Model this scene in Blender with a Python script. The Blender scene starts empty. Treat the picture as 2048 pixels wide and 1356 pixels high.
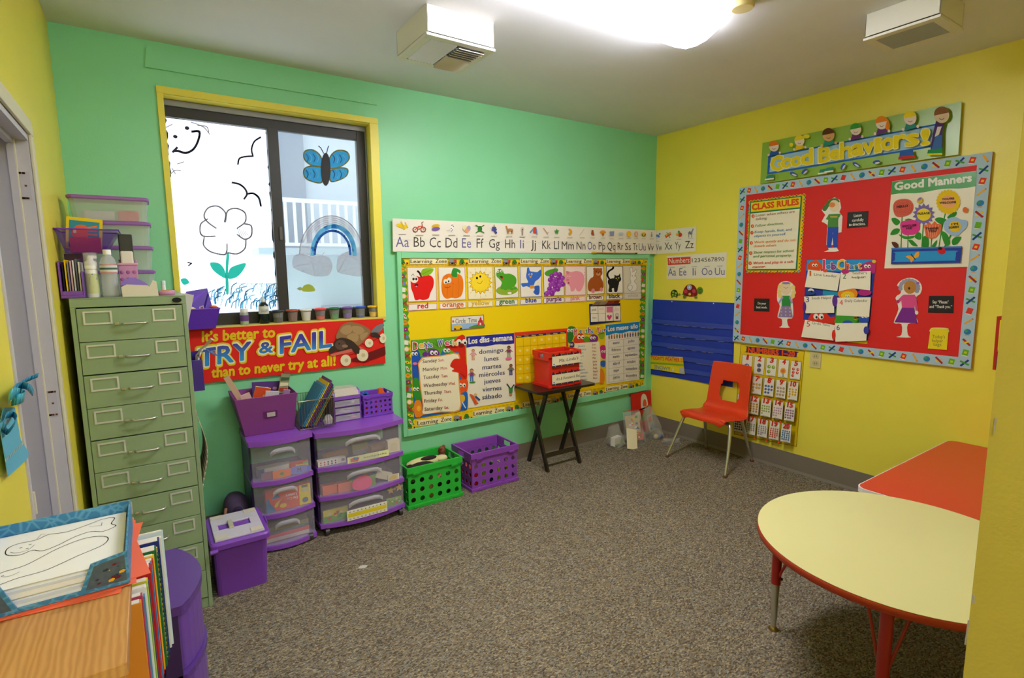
import bpy, bmesh, math, random
from mathutils import Vector, Matrix
random.seed(7)
SC = bpy.context.scene
COL = SC.collection
R = math.radians
# ------------------------------------------------------------------ camera
CAM = Vector((-3.90717, -3.42063, 1.53279))
CR = Vector((0.8278785, -0.56080523, -0.01070908))
CU = Vector((0.08133285, 0.10113173, 0.99154291))
CF = Vector((0.55497942, 0.82174805, -0.12933667))
FPX = 1074.2743
cd = bpy.data.cameras.new('camera')
cam = bpy.data.objects.new('camera', cd)
COL.objects.link(cam)
mw = Matrix.Identity(4)
for i in range(3):
    mw[i][0], mw[i][1], mw[i][2], mw[i][3] = CR[i], CU[i], -CF[i], CAM[i]
cam.matrix_world = mw
cd.sensor_fit = 'HORIZONTAL'
cd.sensor_width = 36
cd.lens = FPX / 2048 * 36
cd.clip_start = 0.02
SC.camera = cam
# ------------------------------------------------------------------ light, view
SC.view_settings.view_transform = 'Standard'
SC.view_settings.look = 'None'
SC.view_settings.gamma = 1
SC.view_settings.use_curve_mapping = False
SC.view_settings.exposure = 0.55
FIX_E = 30.0
HALL_FILL_E = 36.0
SKY_E = 1.7
wd = bpy.data.worlds.new('sky')
SC.world = wd
wd.use_nodes = True
wd.node_tree.nodes['Background'].inputs[0].default_value = (0.82, 0.91, 1.0, 1)
wd.node_tree.nodes['Background'].inputs[1].default_value = SKY_E

# ------------------------------------------------------------------ materials
def lin(c):
    c = c / 255
    return c / 12.92 if c <= .04045 else ((c + .055) / 1.055) ** 2.4
def rgb(h):
    return tuple(lin(int(h[i:i + 2], 16)) for i in (0, 2, 4)) + (1,)
MC = {}
def new(name):
    m = bpy.data.materials.new(name)
    m.use_nodes = True
    return m, m.node_tree, m.node_tree.nodes['Principled BSDF']
def c(h, rough=.6, metal=0, spec=.4, bump=0, bscale=200, var=0, coat=0):
    k = (h, rough, metal, spec, bump, bscale, var, coat)
    if k in MC: return MC[k]
    m, t, b = new('surface_' + h)
    b.inputs['Base Color'].default_value = rgb(h)
    b.inputs['Roughness'].default_value = rough
    b.inputs['Metallic'].default_value = metal
    b.inputs['Specular IOR Level'].default_value = spec
    if coat: b.inputs['Coat Weight'].default_value = coat
    if bump or var:
        tc = t.nodes.new('ShaderNodeTexCoord')
        n = t.nodes.new('ShaderNodeTexNoise')
        n.inputs['Scale'].default_value = bscale
        n.inputs['Detail'].default_value = 3
        t.links.new(tc.outputs['Object'], n.inputs['Vector'])
        if bump:
            bp = t.nodes.new('ShaderNodeBump')
            bp.inputs['Strength'].default_value = bump
            bp.inputs['Distance'].default_value = .002
            t.links.new(n.outputs['Fac'], bp.inputs['Height'])
            t.links.new(bp.outputs['Normal'], b.inputs['Normal'])
        if var:
            mx = t.nodes.new('ShaderNodeMixRGB')
            a = rgb(h)
            mx.inputs[1].default_value = tuple(min(1, x * (1 - var)) for x in a[:3]) + (1,)
            mx.inputs[2].default_value = tuple(min(1, x * (1 + var)) for x in a[:3]) + (1,)
            t.links.new(n.outputs['Fac'], mx.inputs[0])
            t.links.new(mx.outputs[0], b.inputs['Base Color'])
    MC[k] = m
    return m
def pl(h, rough=.35): return c(h, rough, spec=.5)          # moulded plastic
def pp(h): return c(h, .7, spec=.25)                       # paper and print
def see(h, amt=.7, rough=.2, name='clear_plastic'):
    """thin clear plastic: part of the light goes straight through"""
    k = ('see', h, amt, rough)
    if k in MC: return MC[k]
    m, t, b = new(name)
    b.inputs['Base Color'].default_value = rgb(h)
    b.inputs['Roughness'].default_value = rough
    tr = t.nodes.new('ShaderNodeBsdfTransparent')
    tr.inputs[0].default_value = (1, 1, 1, 1)
    mx = t.nodes.new('ShaderNodeMixShader')
    mx.inputs[0].default_value = amt
    t.links.new(b.outputs[0], mx.inputs[1])
    t.links.new(tr.outputs[0], mx.inputs[2])
    t.links.new(mx.outputs[0], t.nodes['Material Output'].inputs[0])
    MC[k] = m
    return m
def glow(h, e, name):
    m, t, b = new(name)
    b.inputs['Base Color'].default_value = (.8, .8, .8, 1)
    b.inputs['Emission Color'].default_value = rgb(h)
    b.inputs['Emission Strength'].default_value = e
    return m
WHITE = pp('e9e4d4'); CREAM = pp('efe6bf'); BLACK = pp('1c1a1a'); INK = pp('2b2a33')

# ------------------------------------------------------------------ mesh builder
MO = {}                                                     # world matrices of built objects
class MB:
    def __init__(s): s.v = []; s.f = []; s.i = []; s.sm = []; s.mats = []
    def mi(s, m):
        if m not in s.mats: s.mats.append(m)
        return s.mats.index(m)
    def add(s, vs, fs, m, sm=False):
        o = len(s.v); k = s.mi(m)
        s.v += [Vector(p) for p in vs]
        for f in fs: s.f.append([o + j for j in f]); s.i.append(k); s.sm.append(sm)
        return s
    def box(s, x0, x1, y0, y1, z0, z1, m, M=None):
        vs = [Vector((x, y, z)) for z in (z0, z1) for y in (y0, y1) for x in (x0, x1)]
        if M: vs = [M @ v for v in vs]
        return s.add(vs, [(0, 2, 3, 1), (4, 5, 7, 6), (0, 1, 5, 4), (2, 6, 7, 3), (0, 4, 6, 2), (1, 3, 7, 5)], m)
    def loft(s, rings, m, cap=True, closed=True, sm=False):
        n = len(rings[0]); vs = [p for r in rings for p in r]; fs = []
        for a in range(len(rings) - 1):
            for b in range(n if closed else n - 1):
                d = (b + 1) % n
                fs.append((a * n + b, a * n + d, (a + 1) * n + d, (a + 1) * n + b))
        s.add(vs, fs, m, sm)
        if cap:
            s.add(rings[0], [tuple(range(n))[::-1]], m); s.add(rings[-1], [tuple(range(n))], m)
        return s
    def tube(s, pts, r, m, n=8, cap=True, sm=True):
        pts = [Vector(p) for p in pts]; rings = []
        rr = r if isinstance(r, (list, tuple)) else [r] * len(pts)
        up = None
        for i, p in enumerate(pts):
            d = (pts[min(i + 1, len(pts) - 1)] - pts[max(i - 1, 0)]).normalized()
            if up is None:
                up = d.cross(Vector((0, 0, 1)))
                if up.length < .05: up = d.cross(Vector((1, 0, 0)))
            up = (up - d * up.dot(d)).normalized(); w = d.cross(up)
            rings.append([p + up * rr[i] * math.cos(6.28318 * k / n) + w * rr[i] * math.sin(6.28318 * k / n) for k in range(n)])
        return s.loft(rings, m, cap, True, sm)
    def lathe(s, prof, cx, cy, m, n=20, z=0, cap=True, sx=1, sy=1):
        rings = [[Vector((cx + sx * r * math.cos(6.28318 * k / n), cy + sy * r * math.sin(6.28318 * k / n), z + h)) for k in range(n)] for r, h in prof]
        return s.loft(rings, m, cap, True, True)
    def prism(s, poly, a, b, m, ax='z'):
        """polygon extruded along an axis from a to b; poly holds the two other coordinates in xyz order"""
        def p3(q, t): return {'z': (q[0], q[1], t), 'y': (q[0], t, q[1]), 'x': (t, q[0], q[1])}[ax]
        return s.loft([[Vector(p3(q, t)) for q in poly] for t in (a, b)], m)
    def bar(s, p, q, w, d, m, up=(0, 0, 1)):
        """rectangular bar from p to q, w across, d along up"""
        p = Vector(p); q = Vector(q); t = (q - p).normalized(); u = Vector(up); u = (u - t * u.dot(t)).normalized(); v = t.cross(u)
        return s.loft([[e + u * d / 2 * a + v * w / 2 * b for a, b in ((1, 1), (1, -1), (-1, -1), (-1, 1))] for e in (p, q)], m)
    def ball(s, ctr, r, m, n=12, k=8):
        ctr = Vector(ctr); rx, ry, rz = r if isinstance(r, (tuple, list)) else (r, r, r); rings = []
        for a in range(k + 1):
            t = math.pi * (a / k - .5); cr = max(math.cos(t), .02)
            rings.append([ctr + Vector((rx * cr * math.cos(6.28318 * b / n), ry * cr * math.sin(6.28318 * b / n), rz * math.sin(t))) for b in range(n)])
        return s.loft(rings, m, True, True, True)
    def xf(s, M):
        s.v = [M @ v for v in s.v]; return s
    def build(s, name, parent=None, local=False, bevel=0, subsurf=0, solid=0, base=False):
        me = bpy.data.meshes.new(name); o = bpy.data.objects.new(name, me)
        Mp = MO.get(parent, Matrix.Identity(4)) if parent else Matrix.Identity(4)
        vs = s.v if (local or not parent) else [Mp.inverted() @ v for v in s.v]
        lo = Vector([min(v[k] for v in vs) for k in range(3)]); hi = Vector([max(v[k] for v in vs) for k in range(3)])
        ctr = (lo + hi) / 2
        if not parent: ctr.z = lo.z
        me.from_pydata([v - ctr for v in vs], [], s.f)
        for m in s.mats: me.materials.append(m)
        me.polygons.foreach_set('material_index', s.i)
        me.polygons.foreach_set('use_smooth', s.sm)
        me.update()
        COL.objects.link(o); o.location = ctr
        if parent: o.parent = parent
        MO[o] = Mp @ Matrix.Translation(ctr)
        if solid:
            d = o.modifiers.new('solid', 'SOLIDIFY'); d.thickness = solid; d.offset = 0
        if bevel:
            d = o.modifiers.new('bevel', 'BEVEL'); d.width = bevel; d.segments = 2; d.limit_method = 'ANGLE'; d.angle_limit = R(40)
        if subsurf:
            d = o.modifiers.new('sub', 'SUBSURF'); d.levels = subsurf; d.render_levels = subsurf
        return o
def tag(o, label, cat, group=None):
    o['label'] = label; o['category'] = cat
    if group: o['group'] = group
    return o
def struct(o): o['kind'] = 'structure'; return o
def thing(name, label, cat, loc, rz=0, group=None, M=None):
    o = bpy.data.objects.new(name, None); COL.objects.link(o); o.empty_display_size = .05
    if M is None: M = Matrix.Translation(loc) @ Matrix.Rotation(rz, 4, 'Z')
    o.matrix_world = M; MO[o] = M.copy()
    return tag(o, label, cat, group)
def dup(o, loc=None, rz=None, label=None, group=None, parent=None):
    q = o.copy(); COL.objects.link(q)
    if parent: q.parent = parent
    if loc is not None: q.location = loc
    if rz is not None: q.rotation_euler = (0, 0, rz)
    if label: q['label'] = label
    if group: q['group'] = group
    for ch in list(o.children): dup(ch, parent=q)
    return q

# ------------------------------------------------------------------ photograph point -> point on a real plane
def hit(x, y, ax, val):
    d = CF + CR * ((x - 1024) / FPX) - CU * ((y - 678) / FPX)
    a = 'xyz'.index(ax)
    return CAM + d * ((val - CAM[a]) / d[a])
GREEN, YEL = ('y', 0.0, Vector((0, -1, 0))), ('x', 0.0, Vector((-1, 0, 0)))
def smooth(pts, n=5):
    out = []; k = len(pts)
    for i in range(k):
        p0, p1, p2, p3 = (Vector(pts[(i + j) % k]) for j in (-1, 0, 1, 2))
        for a in range(n):
            t = a / n
            out.append(tuple(.5 * (2 * p1 + (p2 - p0) * t + (2 * p0 - 5 * p1 + 4 * p2 - p3) * t * t + (3 * p1 - p0 - 3 * p2 + p3) * t ** 3)))
    return out
def spline(pts, n=6):
    out = []; k = len(pts)
    for i in range(k - 1):
        p0, p1, p2, p3 = (Vector(pts[min(max(i + j, 0), k - 1)]) for j in (-1, 0, 1, 2))
        for a in range(n):
            t = a / n
            out.append(tuple(.5 * (2 * p1 + (p2 - p0) * t + (2 * p0 - 5 * p1 + 4 * p2 - p3) * t * t + (3 * p1 - p0 - 3 * p2 + p3) * t ** 3)))
    return out + [tuple(pts[-1])]
GL = {}
def glyphs(txt, bold=0):
    """outline of a line of lettering as faces; a heavier weight is the same outline struck several times round a small circle"""
    if txt not in GL:
        cu = bpy.data.curves.new('lettering', 'FONT'); cu.body = txt; cu.resolution_u = 2
        ob = bpy.data.objects.new('lettering', cu); COL.objects.link(ob)
        dg = bpy.context.evaluated_depsgraph_get(); ev = ob.evaluated_get(dg); me = ev.to_mesh()
        vs = [(v.co.x, v.co.y) for v in me.vertices]; fs = [tuple(p.vertices) for p in me.polygons]
        ev.to_mesh_clear(); bpy.data.objects.remove(ob); bpy.data.curves.remove(cu)
        GL[txt] = (vs, fs)
    return GL[txt]
def strikes(b):
    if b < .004: return [(0, 0)]
    if b < .02: return [(-b, 0), (b, 0)]
    n = 8 if b < .045 else 16
    return [(0, 0)] + [(b * math.cos(6.28318 * k / n), b * math.sin(6.28318 * k / n)) for k in range(n)]
CAPH = max(v[1] for v in glyphs('H')[0])
class Sheet:
    """flat printed work on a wall plane; its drawing is given in the coordinates of an enlarged crop of the photograph"""
    def __init__(s, plane, crop=(0, 0, 1), lift=.002):
        s.pl = plane; s.cr = crop; s.mb = MB(); s.o = lift; s.step = .00012
    def P(s, x, y, o=None):
        x0, y0, k = s.cr
        return hit(x0 + x / k, y0 + y / k, s.pl[0], s.pl[1]) + s.pl[2] * (s.o if o is None else o)
    def base(s, q, m, th=.0012, edge=None):
        n = len(q)
        f = [s.P(x, y, s.o + th) for x, y in q]; b = [s.P(x, y, s.o) for x, y in q]
        s.mb.add(f, [tuple(range(n))], m); s.mb.add(b, [tuple(range(n))[::-1]], m)
        s.mb.add(f + b, [(i, (i + 1) % n, n + (i + 1) % n, n + i) for i in range(n)], edge or m)
        s.o += th + s.step
        return s
    def q(s, pts, m):
        s.mb.add([s.P(x, y) for x, y in pts], [tuple(range(len(pts)))], m); s.o += s.step; return s
    def r(s, x0, y0, x1, y1, m): return s.q([(x0, y0), (x1, y0), (x1, y1), (x0, y1)], m)
    def blob(s, pts, m, n=5): return s.q(smooth(pts, n), m)
    def el(s, cx, cy, rx, ry, m, a=0, n=18, t0=0, t1=360):
        ca, sa = math.cos(R(a)), math.sin(R(a)); ps = []
        full = abs(t1 - t0) >= 360
        for k in range(n + (0 if full else 1)):
            t = R(t0 + (t1 - t0) * k / n); u, v = rx * math.cos(t), ry * math.sin(t)
            ps.append((cx + u * ca - v * sa, cy + u * sa + v * ca))
        return s.q(ps, m)
    def line(s, pts, w, m, cl=False):
        if cl: pts = list(pts) + [pts[0]]
        for (xa, ya), (xb, yb) in zip(pts[:-1], pts[1:]):
            L = math.hypot(xb - xa, yb - ya) or 1; u, v = (xb - xa) / L * w / 2, (yb - ya) / L * w / 2
            s.mb.add([s.P(x, y) for x, y in ((xa - u - v, ya - v + u), (xb + u - v, yb + v + u), (xb + u + v, yb + v - u), (xa - u + v, ya - v - u))], [(0, 1, 2, 3)], m)
        s.o += s.step; return s
    def frame(s, q, w, m): return s.line(q, w, m, True)
    def t(s, txt, x0, y0, x1, y1, h, m, bold=0, lean=0, h1=None):
        """lettering from baseline start to baseline end, h = height of a capital"""
        vs, fs = glyphs(txt)
        if not vs: return s
        a = min(v[0] for v in vs); b = max(v[0] for v in vs)
        for n, (du, dv) in enumerate(strikes(bold)):
            pts = []
            for u, v in vs:
                k = (u - a) / (b - a); w = (v + dv) / CAPH; hh = h + ((h1 or h) - h) * k
                pts.append(s.P(x0 + (x1 - x0) * k + w * lean + du * h / CAPH, y0 + (y1 - y0) * k - w * hh))
            s.mb.add(pts, fs, m); s.o += .00004
        s.o += s.step
        return s
    def star(s, cx, cy, r, m, n=5, inner=.45, a=-90):
        return s.q([(cx + (r if k % 2 == 0 else r * inner) * math.cos(R(a + 180 * k / n)), cy + (r if k % 2 == 0 else r * inner) * math.sin(R(a + 180 * k / n))) for k in range(2 * n)], m)
    def eyes(s, x, y, r, d=None):
        d = d or r * 2.1
        for k in (-.5, .5):
            s.el(x + d * k, y, r, r * 1.15, WHITE); s.el(x + d * k + r * .25, y + r * .3, r * .45, r * .5, BLACK)
        return s
    def build(s, name, label=None, cat=None, group=None, parent=None):
        o = s.mb.build(name, parent)
        if label: tag(o, label, cat, group)
        return o
# ================================================================== the room shell
XL, H, YF = -4.193, 2.70, -5.6
def wall_paint(h, name):
    m, t, b = new(name)
    tc = t.nodes.new('ShaderNodeTexCoord'); n = t.nodes.new('ShaderNodeTexNoise'); n2 = t.nodes.new('ShaderNodeTexNoise')
    n.inputs['Scale'].default_value = 3; n.inputs['Detail'].default_value = 4
    n2.inputs['Scale'].default_value = 160; n2.inputs['Detail'].default_value = 3
    mx = t.nodes.new('ShaderNodeMixRGB'); a = rgb(h)
    mx.inputs[1].default_value = tuple(x * .95 for x in a[:3]) + (1,); mx.inputs[2].default_value = tuple(min(1, x * 1.05) for x in a[:3]) + (1,)
    bp = t.nodes.new('ShaderNodeBump'); bp.inputs['Strength'].default_value = .25; bp.inputs['Distance'].default_value = .002
    for x in (n, n2): t.links.new(tc.outputs['Object'], x.inputs['Vector'])
    t.links.new(n.outputs['Fac'], mx.inputs[0]); t.links.new(mx.outputs[0], b.inputs['Base Color'])
    t.links.new(n2.outputs['Fac'], bp.inputs['Height']); t.links.new(bp.outputs['Normal'], b.inputs['Normal'])
    b.inputs['Roughness'].default_value = .38; b.inputs['Specular IOR Level'].default_value = .4
    return m
M_GREEN = wall_paint('88d8a2', 'green_wall_paint'); M_YEL = wall_paint('ecde4e', 'yellow_wall_paint'); M_CEIL = wall_paint('e4e5ec', 'ceiling_paint'); M_PART = wall_paint('c0b060', 'shaded_yellow_paint')  # partition gets the same yellow darkened, shade put into its colour
M_CEIL.node_tree.nodes['Principled BSDF'].inputs['Roughness'].default_value = .8
def carpet():
    m, t, b = new('carpet_loops')
    tc = t.nodes.new('ShaderNodeTexCoord'); mp = t.nodes.new('ShaderNodeMapping'); mp.inputs['Scale'].default_value = (120, 205, 100)
    v = t.nodes.new('ShaderNodeTexVoronoi'); v.inputs['Scale'].default_value = 1; v.inputs['Randomness'].default_value = .75
    t.links.new(tc.outputs['Object'], mp.inputs[0]); t.links.new(mp.outputs[0], v.inputs['Vector'])
    cr = t.nodes.new('ShaderNodeValToRGB'); cr.color_ramp.interpolation = 'LINEAR'
    e = cr.color_ramp.elements; e[0].position = 0; e[0].color = rgb('544c45'); e[1].position = 1; e[1].color = rgb('b8a684')
    for p, h in ((.3, '756854'), (.55, '948366'), (.75, '7d7f7b')): e.new(p).color = rgb(h)
    sp = t.nodes.new('ShaderNodeSeparateColor'); t.links.new(v.outputs['Color'], sp.inputs[0]); t.links.new(sp.outputs[0], cr.inputs[0])
    n = t.nodes.new('ShaderNodeTexNoise'); n.inputs['Scale'].default_value = 2.2; n.inputs['Detail'].default_value = 5; t.links.new(tc.outputs['Object'], n.inputs['Vector'])
    mx = t.nodes.new('ShaderNodeMixRGB'); mx.blend_type = 'MULTIPLY'; mx.inputs[0].default_value = .25
    t.links.new(cr.outputs[0], mx.inputs[1]); t.links.new(n.outputs['Fac'], mx.inputs[2]); t.links.new(mx.outputs[0], b.inputs['Base Color'])
    bp = t.nodes.new('ShaderNodeBump'); bp.inputs['Strength'].default_value = .8; bp.inputs['Distance'].default_value = .004; bp.invert = True
    t.links.new(v.outputs['Distance'], bp.inputs['Height']); t.links.new(bp.outputs['Normal'], b.inputs['Normal'])
    b.inputs['Roughness'].default_value = .95; b.inputs['Specular IOR Level'].default_value = .1
    return m
struct(MB().box(XL - .16, .16, YF, .16, -.08, 0, carpet()).build('floor'))
struct(MB().box(XL - .16, .16, YF, .16, H, H + .1, M_CEIL).build('ceiling'))
WX0, WX1, WZ0, WZ1 = -3.774, -2.655, 1.226, 2.451          # window opening
w = MB()
w.box(XL - .16, WX0, 0, .16, 0, H, M_GREEN).box(WX1, .16, 0, .16, 0, H, M_GREEN)
w.box(WX0, WX1, 0, .16, 0, WZ0, M_GREEN).box(WX0, WX1, 0, .16, WZ1, H, M_GREEN)
struct(w.build('wall_back'))
struct(MB().box(0, .16, YF, 0, 0, H, M_YEL).build('wall_right'))
DY0, DY1, DZ = -1.66, -1.03, 1.985                          # doorway in the left wall
w = MB().box(XL - .16, XL, YF, DY0 - .02, 0, H, M_YEL).box(XL - .16, XL, DY1 + .02, 0, 0, H, M_YEL).box(XL - .16, XL, DY0 - .02, DY1 + .02, DZ, H, M_YEL)
struct(w.build('wall_left'))
struct(MB().box(XL - .16, .16, YF - .16, YF, 0, H, M_YEL).build('wall_front'))
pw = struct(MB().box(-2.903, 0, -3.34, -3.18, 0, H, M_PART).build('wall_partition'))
for q in ([(1944, 1188), (1950, 1190), (1949, 1200), (1952, 1208), (1943, 1204)], [(1936, 1240), (1940, 1240), (1932, 1290), (1929, 1288)], [(1990, 835), (1994, 836), (1988, 870), (1986, 868)]):
    s = Sheet(('x', -2.903, Vector((-1, 0, 0))), lift=.0004)
    s.base(q, c('a9a3b5', .7), .0006); s.build('paint_chip', parent=pw)
M_BASE = c('7d7466', .45, var=.06, bscale=6)
def cove(h0, t=.012): return [(0, 0), (-t - .003, 0), (-t - .001, .006), (-t * .6, .02), (-t * .5, h0), (0, h0)]
struct(MB().prism([(y, z) for y, z in cove(.141)], XL, 0, M_BASE, 'x').build('baseboard_back'))
struct(MB().prism([(x, z) for x, z in cove(.141)], -3.18, -.001, M_BASE, 'y').build('baseboard_right'))
struct(MB().prism([(XL - x, z) for x, z in cove(.141)], DY1 + .07, -.02, M_BASE, 'y').build('baseboard_left'))
# painted-over plank above the window
s = Sheet(GREEN, lift=0)
s.base([(292, 97), (755, 190), (753, 211), (290, 135)], M_GREEN, .012)
struct(s.build('trim_1'))
# door frame in the left wall
M_JAMB = c('c3c0c6', .5, var=.05, bscale=9); M_CRM = c('d8d2b4', .5)
d = MB()
d.box(XL - .15, XL + .004, DY1, DY1 + .02, 0, DZ - .02, M_JAMB).box(XL - .15, XL + .004, DY0 - .02, DY0, 0, DZ - .02, M_JAMB).box(XL - .15, XL + .004, DY0 - .02, DY1 + .02, DZ - .02, DZ, M_JAMB)
door = struct(d.build('door_1'))
st = MB().box(XL - .05, XL - .032, DY1 - .014, DY1, 0, DZ - .02, M_JAMB).box(XL - .05, XL - .032, DY0, DY1 - .014, DZ - .034, DZ - .02, M_JAMB)
st.box(XL - .032, XL - .029, DY1 - .014, DY1, 0, DZ - .02, M_CRM)
st.build('door_stop', door)
k = MB().box(XL + .0045, XL + .014, DY1 + .004, DY1 + .045, 0, DZ, M_CRM).box(XL + .0045, XL + .014, DY0 - .02, DY1 + .045, DZ, DZ + .05, M_CRM)
k.build('door_casing', door, bevel=.003)
MB().box(XL - .15, XL - .105, DY0 + .003, DY1 - .003, .01, DZ - .023, c('b4b0bf', .5)).build('door_leaf', door)
MB().box(XL - .012, XL + .008, DY0 - .002, DY0 + .006, .925, .985, M_CRM).build('strike_plate', door, bevel=.002)
RUST = c('6b3f2a', .9, var=.4, bscale=60)
for z in (1.82, 1.09):
    hp = MB().box(XL - .027, XL - .003, DY1 - .0015, DY1, z - .045, z + .045, c('bdb9c2', .5)).build('hinge_plate', door)
    ru = MB()
    for dz in (-.04, 0, .04):
        for q in range(5 if dz else 1):
            x = XL - .015 + (random.uniform(-.012, .01) if dz else 0)
            ru.box(x - .003, x + .003, DY1 - .0022, DY1 - .0015, z + dz - .003, z + dz + .003, RUST)
    ru.build('rust', hp)
# ================================================================== ceiling lights
def light_fixture(x0, x1, y0, y1, e, label, h='f6f4fa'):
    t = thing('ceiling_light', label, 'light', ((x0 + x1) / 2, (y0 + y1) / 2, H))
    g = glow(h, e, 'lit_diffuser'); wm = c('f0ede2', .4)
    ym = (y0 + y1) / 2; w = (y1 - y0) / 2
    prof = [(ym - w, H - .012), (ym - w, H - .026), (ym - w * .86, H - .055), (ym - w * .4, H - .084), (ym, H - .09), (ym + w * .4, H - .084), (ym + w * .86, H - .055), (ym + w, H - .026), (ym + w, H - .012)]
    sd = glow(h, e * .4, 'lit_diffuser_edge')
    MB().prism(prof[1:-1], x0 + .004, x1 - .004, g, 'x').build('diffuser', t)
    for q in (prof[:2], prof[-2:]): MB().loft([[(x, y, z) for x in (x0 + .004, x1 - .004)] for y, z in q], sd, False, False).build('diffuser_edge', t)
    MB().box(x0, x1, y0 + .02, y1 - .02, H - .012, H, wm).build('housing', t)
    for x in (x0, x1 - .004): MB().prism([(ym + (y - ym) * 1.01, z) for y, z in prof], x, x + .004, sd, 'x').build('end_cap', t)
    return t
light_fixture(-2.80, -1.575, -1.755, -1.465, FIX_E, 'long lit fluorescent fixture on the ceiling between the two white vents')
light_fixture(-3.75, -2.53, -4.75, -4.46, HALL_FILL_E, 'lit fluorescent fixture on the hall ceiling behind the doorway, out of view', 'e4ecff')  # added unseen fill lamp, brightens the room from behind the camera
tag(MB().lathe([(.045, 0), (.05, .006), (.05, .022), (.046, .026)], -1.6, -1.875, c('d9c98f', .5), 24, H - .026).build('ceiling_disc', bevel=.002), 'small beige round disc on the ceiling past the light fixture', 'ceiling fitting')
# ================================================================== air vents
def vent(x0, x1, y0, y1, zb, label, kind):
    t = thing('air_vent', label, 'vent', ((x0 + x1) / 2, (y0 + y1) / 2, H), group=None)
    wm = c('e3e1d8', .4); gm = c('e4e6ec', .4)
    zc = zb + .022; b = MB()
    b.box(x0, x1, y0, y0 + .006, zc, H, wm).box(x0, x1, y1 - .006, y1, zc, H, wm).box(x0, x0 + .006, y0, y1, zc, H, wm).box(x1 - .006, x1, y0, y1, zc, H, wm)
    b.box(x0, x1, y0, y1, zc + .02, zc + .024, c('55565a', .6))
    b.build('duct_box', t, bevel=.002)
    f = MB(); e = .035; a, d = zb + .004, zb + .016
    f.box(x0 - .004, x1 + .004, y0 - .004, y0 + e, a, d, wm).box(x0 - .004, x1 + .004, y1 - e, y1 + .004, a, d, wm)
    f.box(x0 - .004, x0 + e, y0 + e, y1 - e, a, d, wm).box(x1 - e, x1 + .004, y0 + e, y1 - e, a, d, wm)
    f.build('grille_frame', t, bevel=.002)
    ix0, ix1, iy0, iy1 = x0 + e, x1 - e, y0 + e, y1 - e
    if kind == 1:
        xm = ix0 + (ix1 - ix0) * .52
        for k in range(8):
            x = ix0 + .012 + k * (xm - ix0 - .012) / 8
            m = Matrix.Translation((x, (iy0 + iy1) / 2, zb + .006)) @ Matrix.Rotation(R(24), 4, 'Y')
            MB().box(-.0078, .0078, iy0 - (iy0 + iy1) / 2, iy1 - (iy0 + iy1) / 2, -.0008, .0008, gm, m).build('louvre', t)
        for k in range(12):
            y = iy0 + .012 + k * (iy1 - iy0 - .014) / 11; s = 1 if k < 6 else -1
            m = Matrix.Translation(((xm + ix1) / 2, y, zb + .003)) @ Matrix.Rotation(R(40) * s, 4, 'X')
            MB().box(-(ix1 - xm) / 2, (ix1 - xm) / 2, -.014, .014, -.0008, .0008, gm, m).build('louvre', t)
    else:
        g = MB(); n = 26
        for k in range(n):
            x = ix0 + (k + .5) * (ix1 - ix0) / n
            g.box(x - .0015, x + .0015, iy0, iy1, a, d, c('bfc1c6', .4))
        g.build('grille', t)
        MB().box(ix0, ix1, iy0, iy1, d, d + .002, c('8f9096', .6)).build('filter', t)
vent(-2.785, -2.432, -1.112, -.768, 2.565, 'square white ceiling vent with tilted metal louvres, over the window side', 1)
vent(-1.005, -.742, -2.42, -2.125, 2.578, 'white ceiling vent with a fine grille, near the yellow wall', 2)
# ================================================================== the window
win = struct(MB().box(WX0, WX1, .131, .155, WZ0 + .0, WZ0 + .03, c('2e2d2c', .45)).build('window_1'))
tr = MB(); a = .034
tr.box(WX0 - .012, WX0 + a * .5, -.012, .0, WZ0 + .002, WZ1, M_YEL).box(WX1 - a * .3, WX1 + .045, -.012, 0, WZ0 + .002, WZ1, M_YEL).box(WX0 - .012, WX1 + .045, -.012, 0, WZ1, WZ1 + a, M_YEL)
tr.box(WX0 + .0005, WX1 - .0005, 0, .075, WZ1 - .004, WZ1, M_YEL).box(WX0, WX0 + .004, 0, .09, WZ0 + .002, WZ1 - .004, M_YEL).box(WX1 - .004, WX1, 0, .08, WZ0 + .002, WZ1 - .004, M_YEL)
tr.build('window_trim', win, bevel=.003)
MB().box(WX0 - .012, WX1 + .045, -.014, -.0003, WZ0 - .02, WZ0 + .002, c('d2c25e', .45)).box(WX0 + .0003, WX1 - .0003, -.0003, .088, WZ0, WZ0 + .002, c('d2c25e', .45)).build('window_sill', win, bevel=.004)
DKF = c('2e2d2c', .45, var=.15, bscale=30); GRY = c('8f93a0', .4)
fr = MB(); y0, y1 = .09, .13
fr.box(WX0 + .005, WX1 - .014, .076, .15, WZ1 - .0352, WZ1 - .0045, GRY)
fr.box(WX0 + .018, WX1 - .065, y0, y1, WZ1 - .09, WZ1 - .0355, DKF).box(WX0 + .018, WX1 - .065, y0, y1, WZ0, WZ0 + .07, DKF).box(WX0 + .0005, WX0 + .0178, y0, y1, WZ0, WZ1 - .0355, DKF)
fr.box(WX1 - .0122, WX1 - .0045, .082, .15, WZ0 + .002, WZ1 - .005, GRY).box(WX1 - .0648, WX1 - .0125, y0, y1, WZ0, WZ1 - .0355, DKF)
fr.build('window_frame', win, bevel=.002)
MB().box(-3.252, -3.192, .08, .125, WZ0 + .02, WZ1 - .08, DKF).build('meeting_stile', win, bevel=.002)
MB().box(-3.222, -3.205, .07, .08, 1.72, 1.80, c('5b5856', .4)).build('window_latch', win, bevel=.002)
GLASS = see('e8eef2', .94, .05, 'window_glass')
MB().box(WX0 + .015, -3.25, .112, .114, WZ0 + .06, WZ1 - .085, GLASS).build('window_pane', win)
HAZE = see('c9d2de', .80, .4, 'hazy_window_glass')
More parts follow.
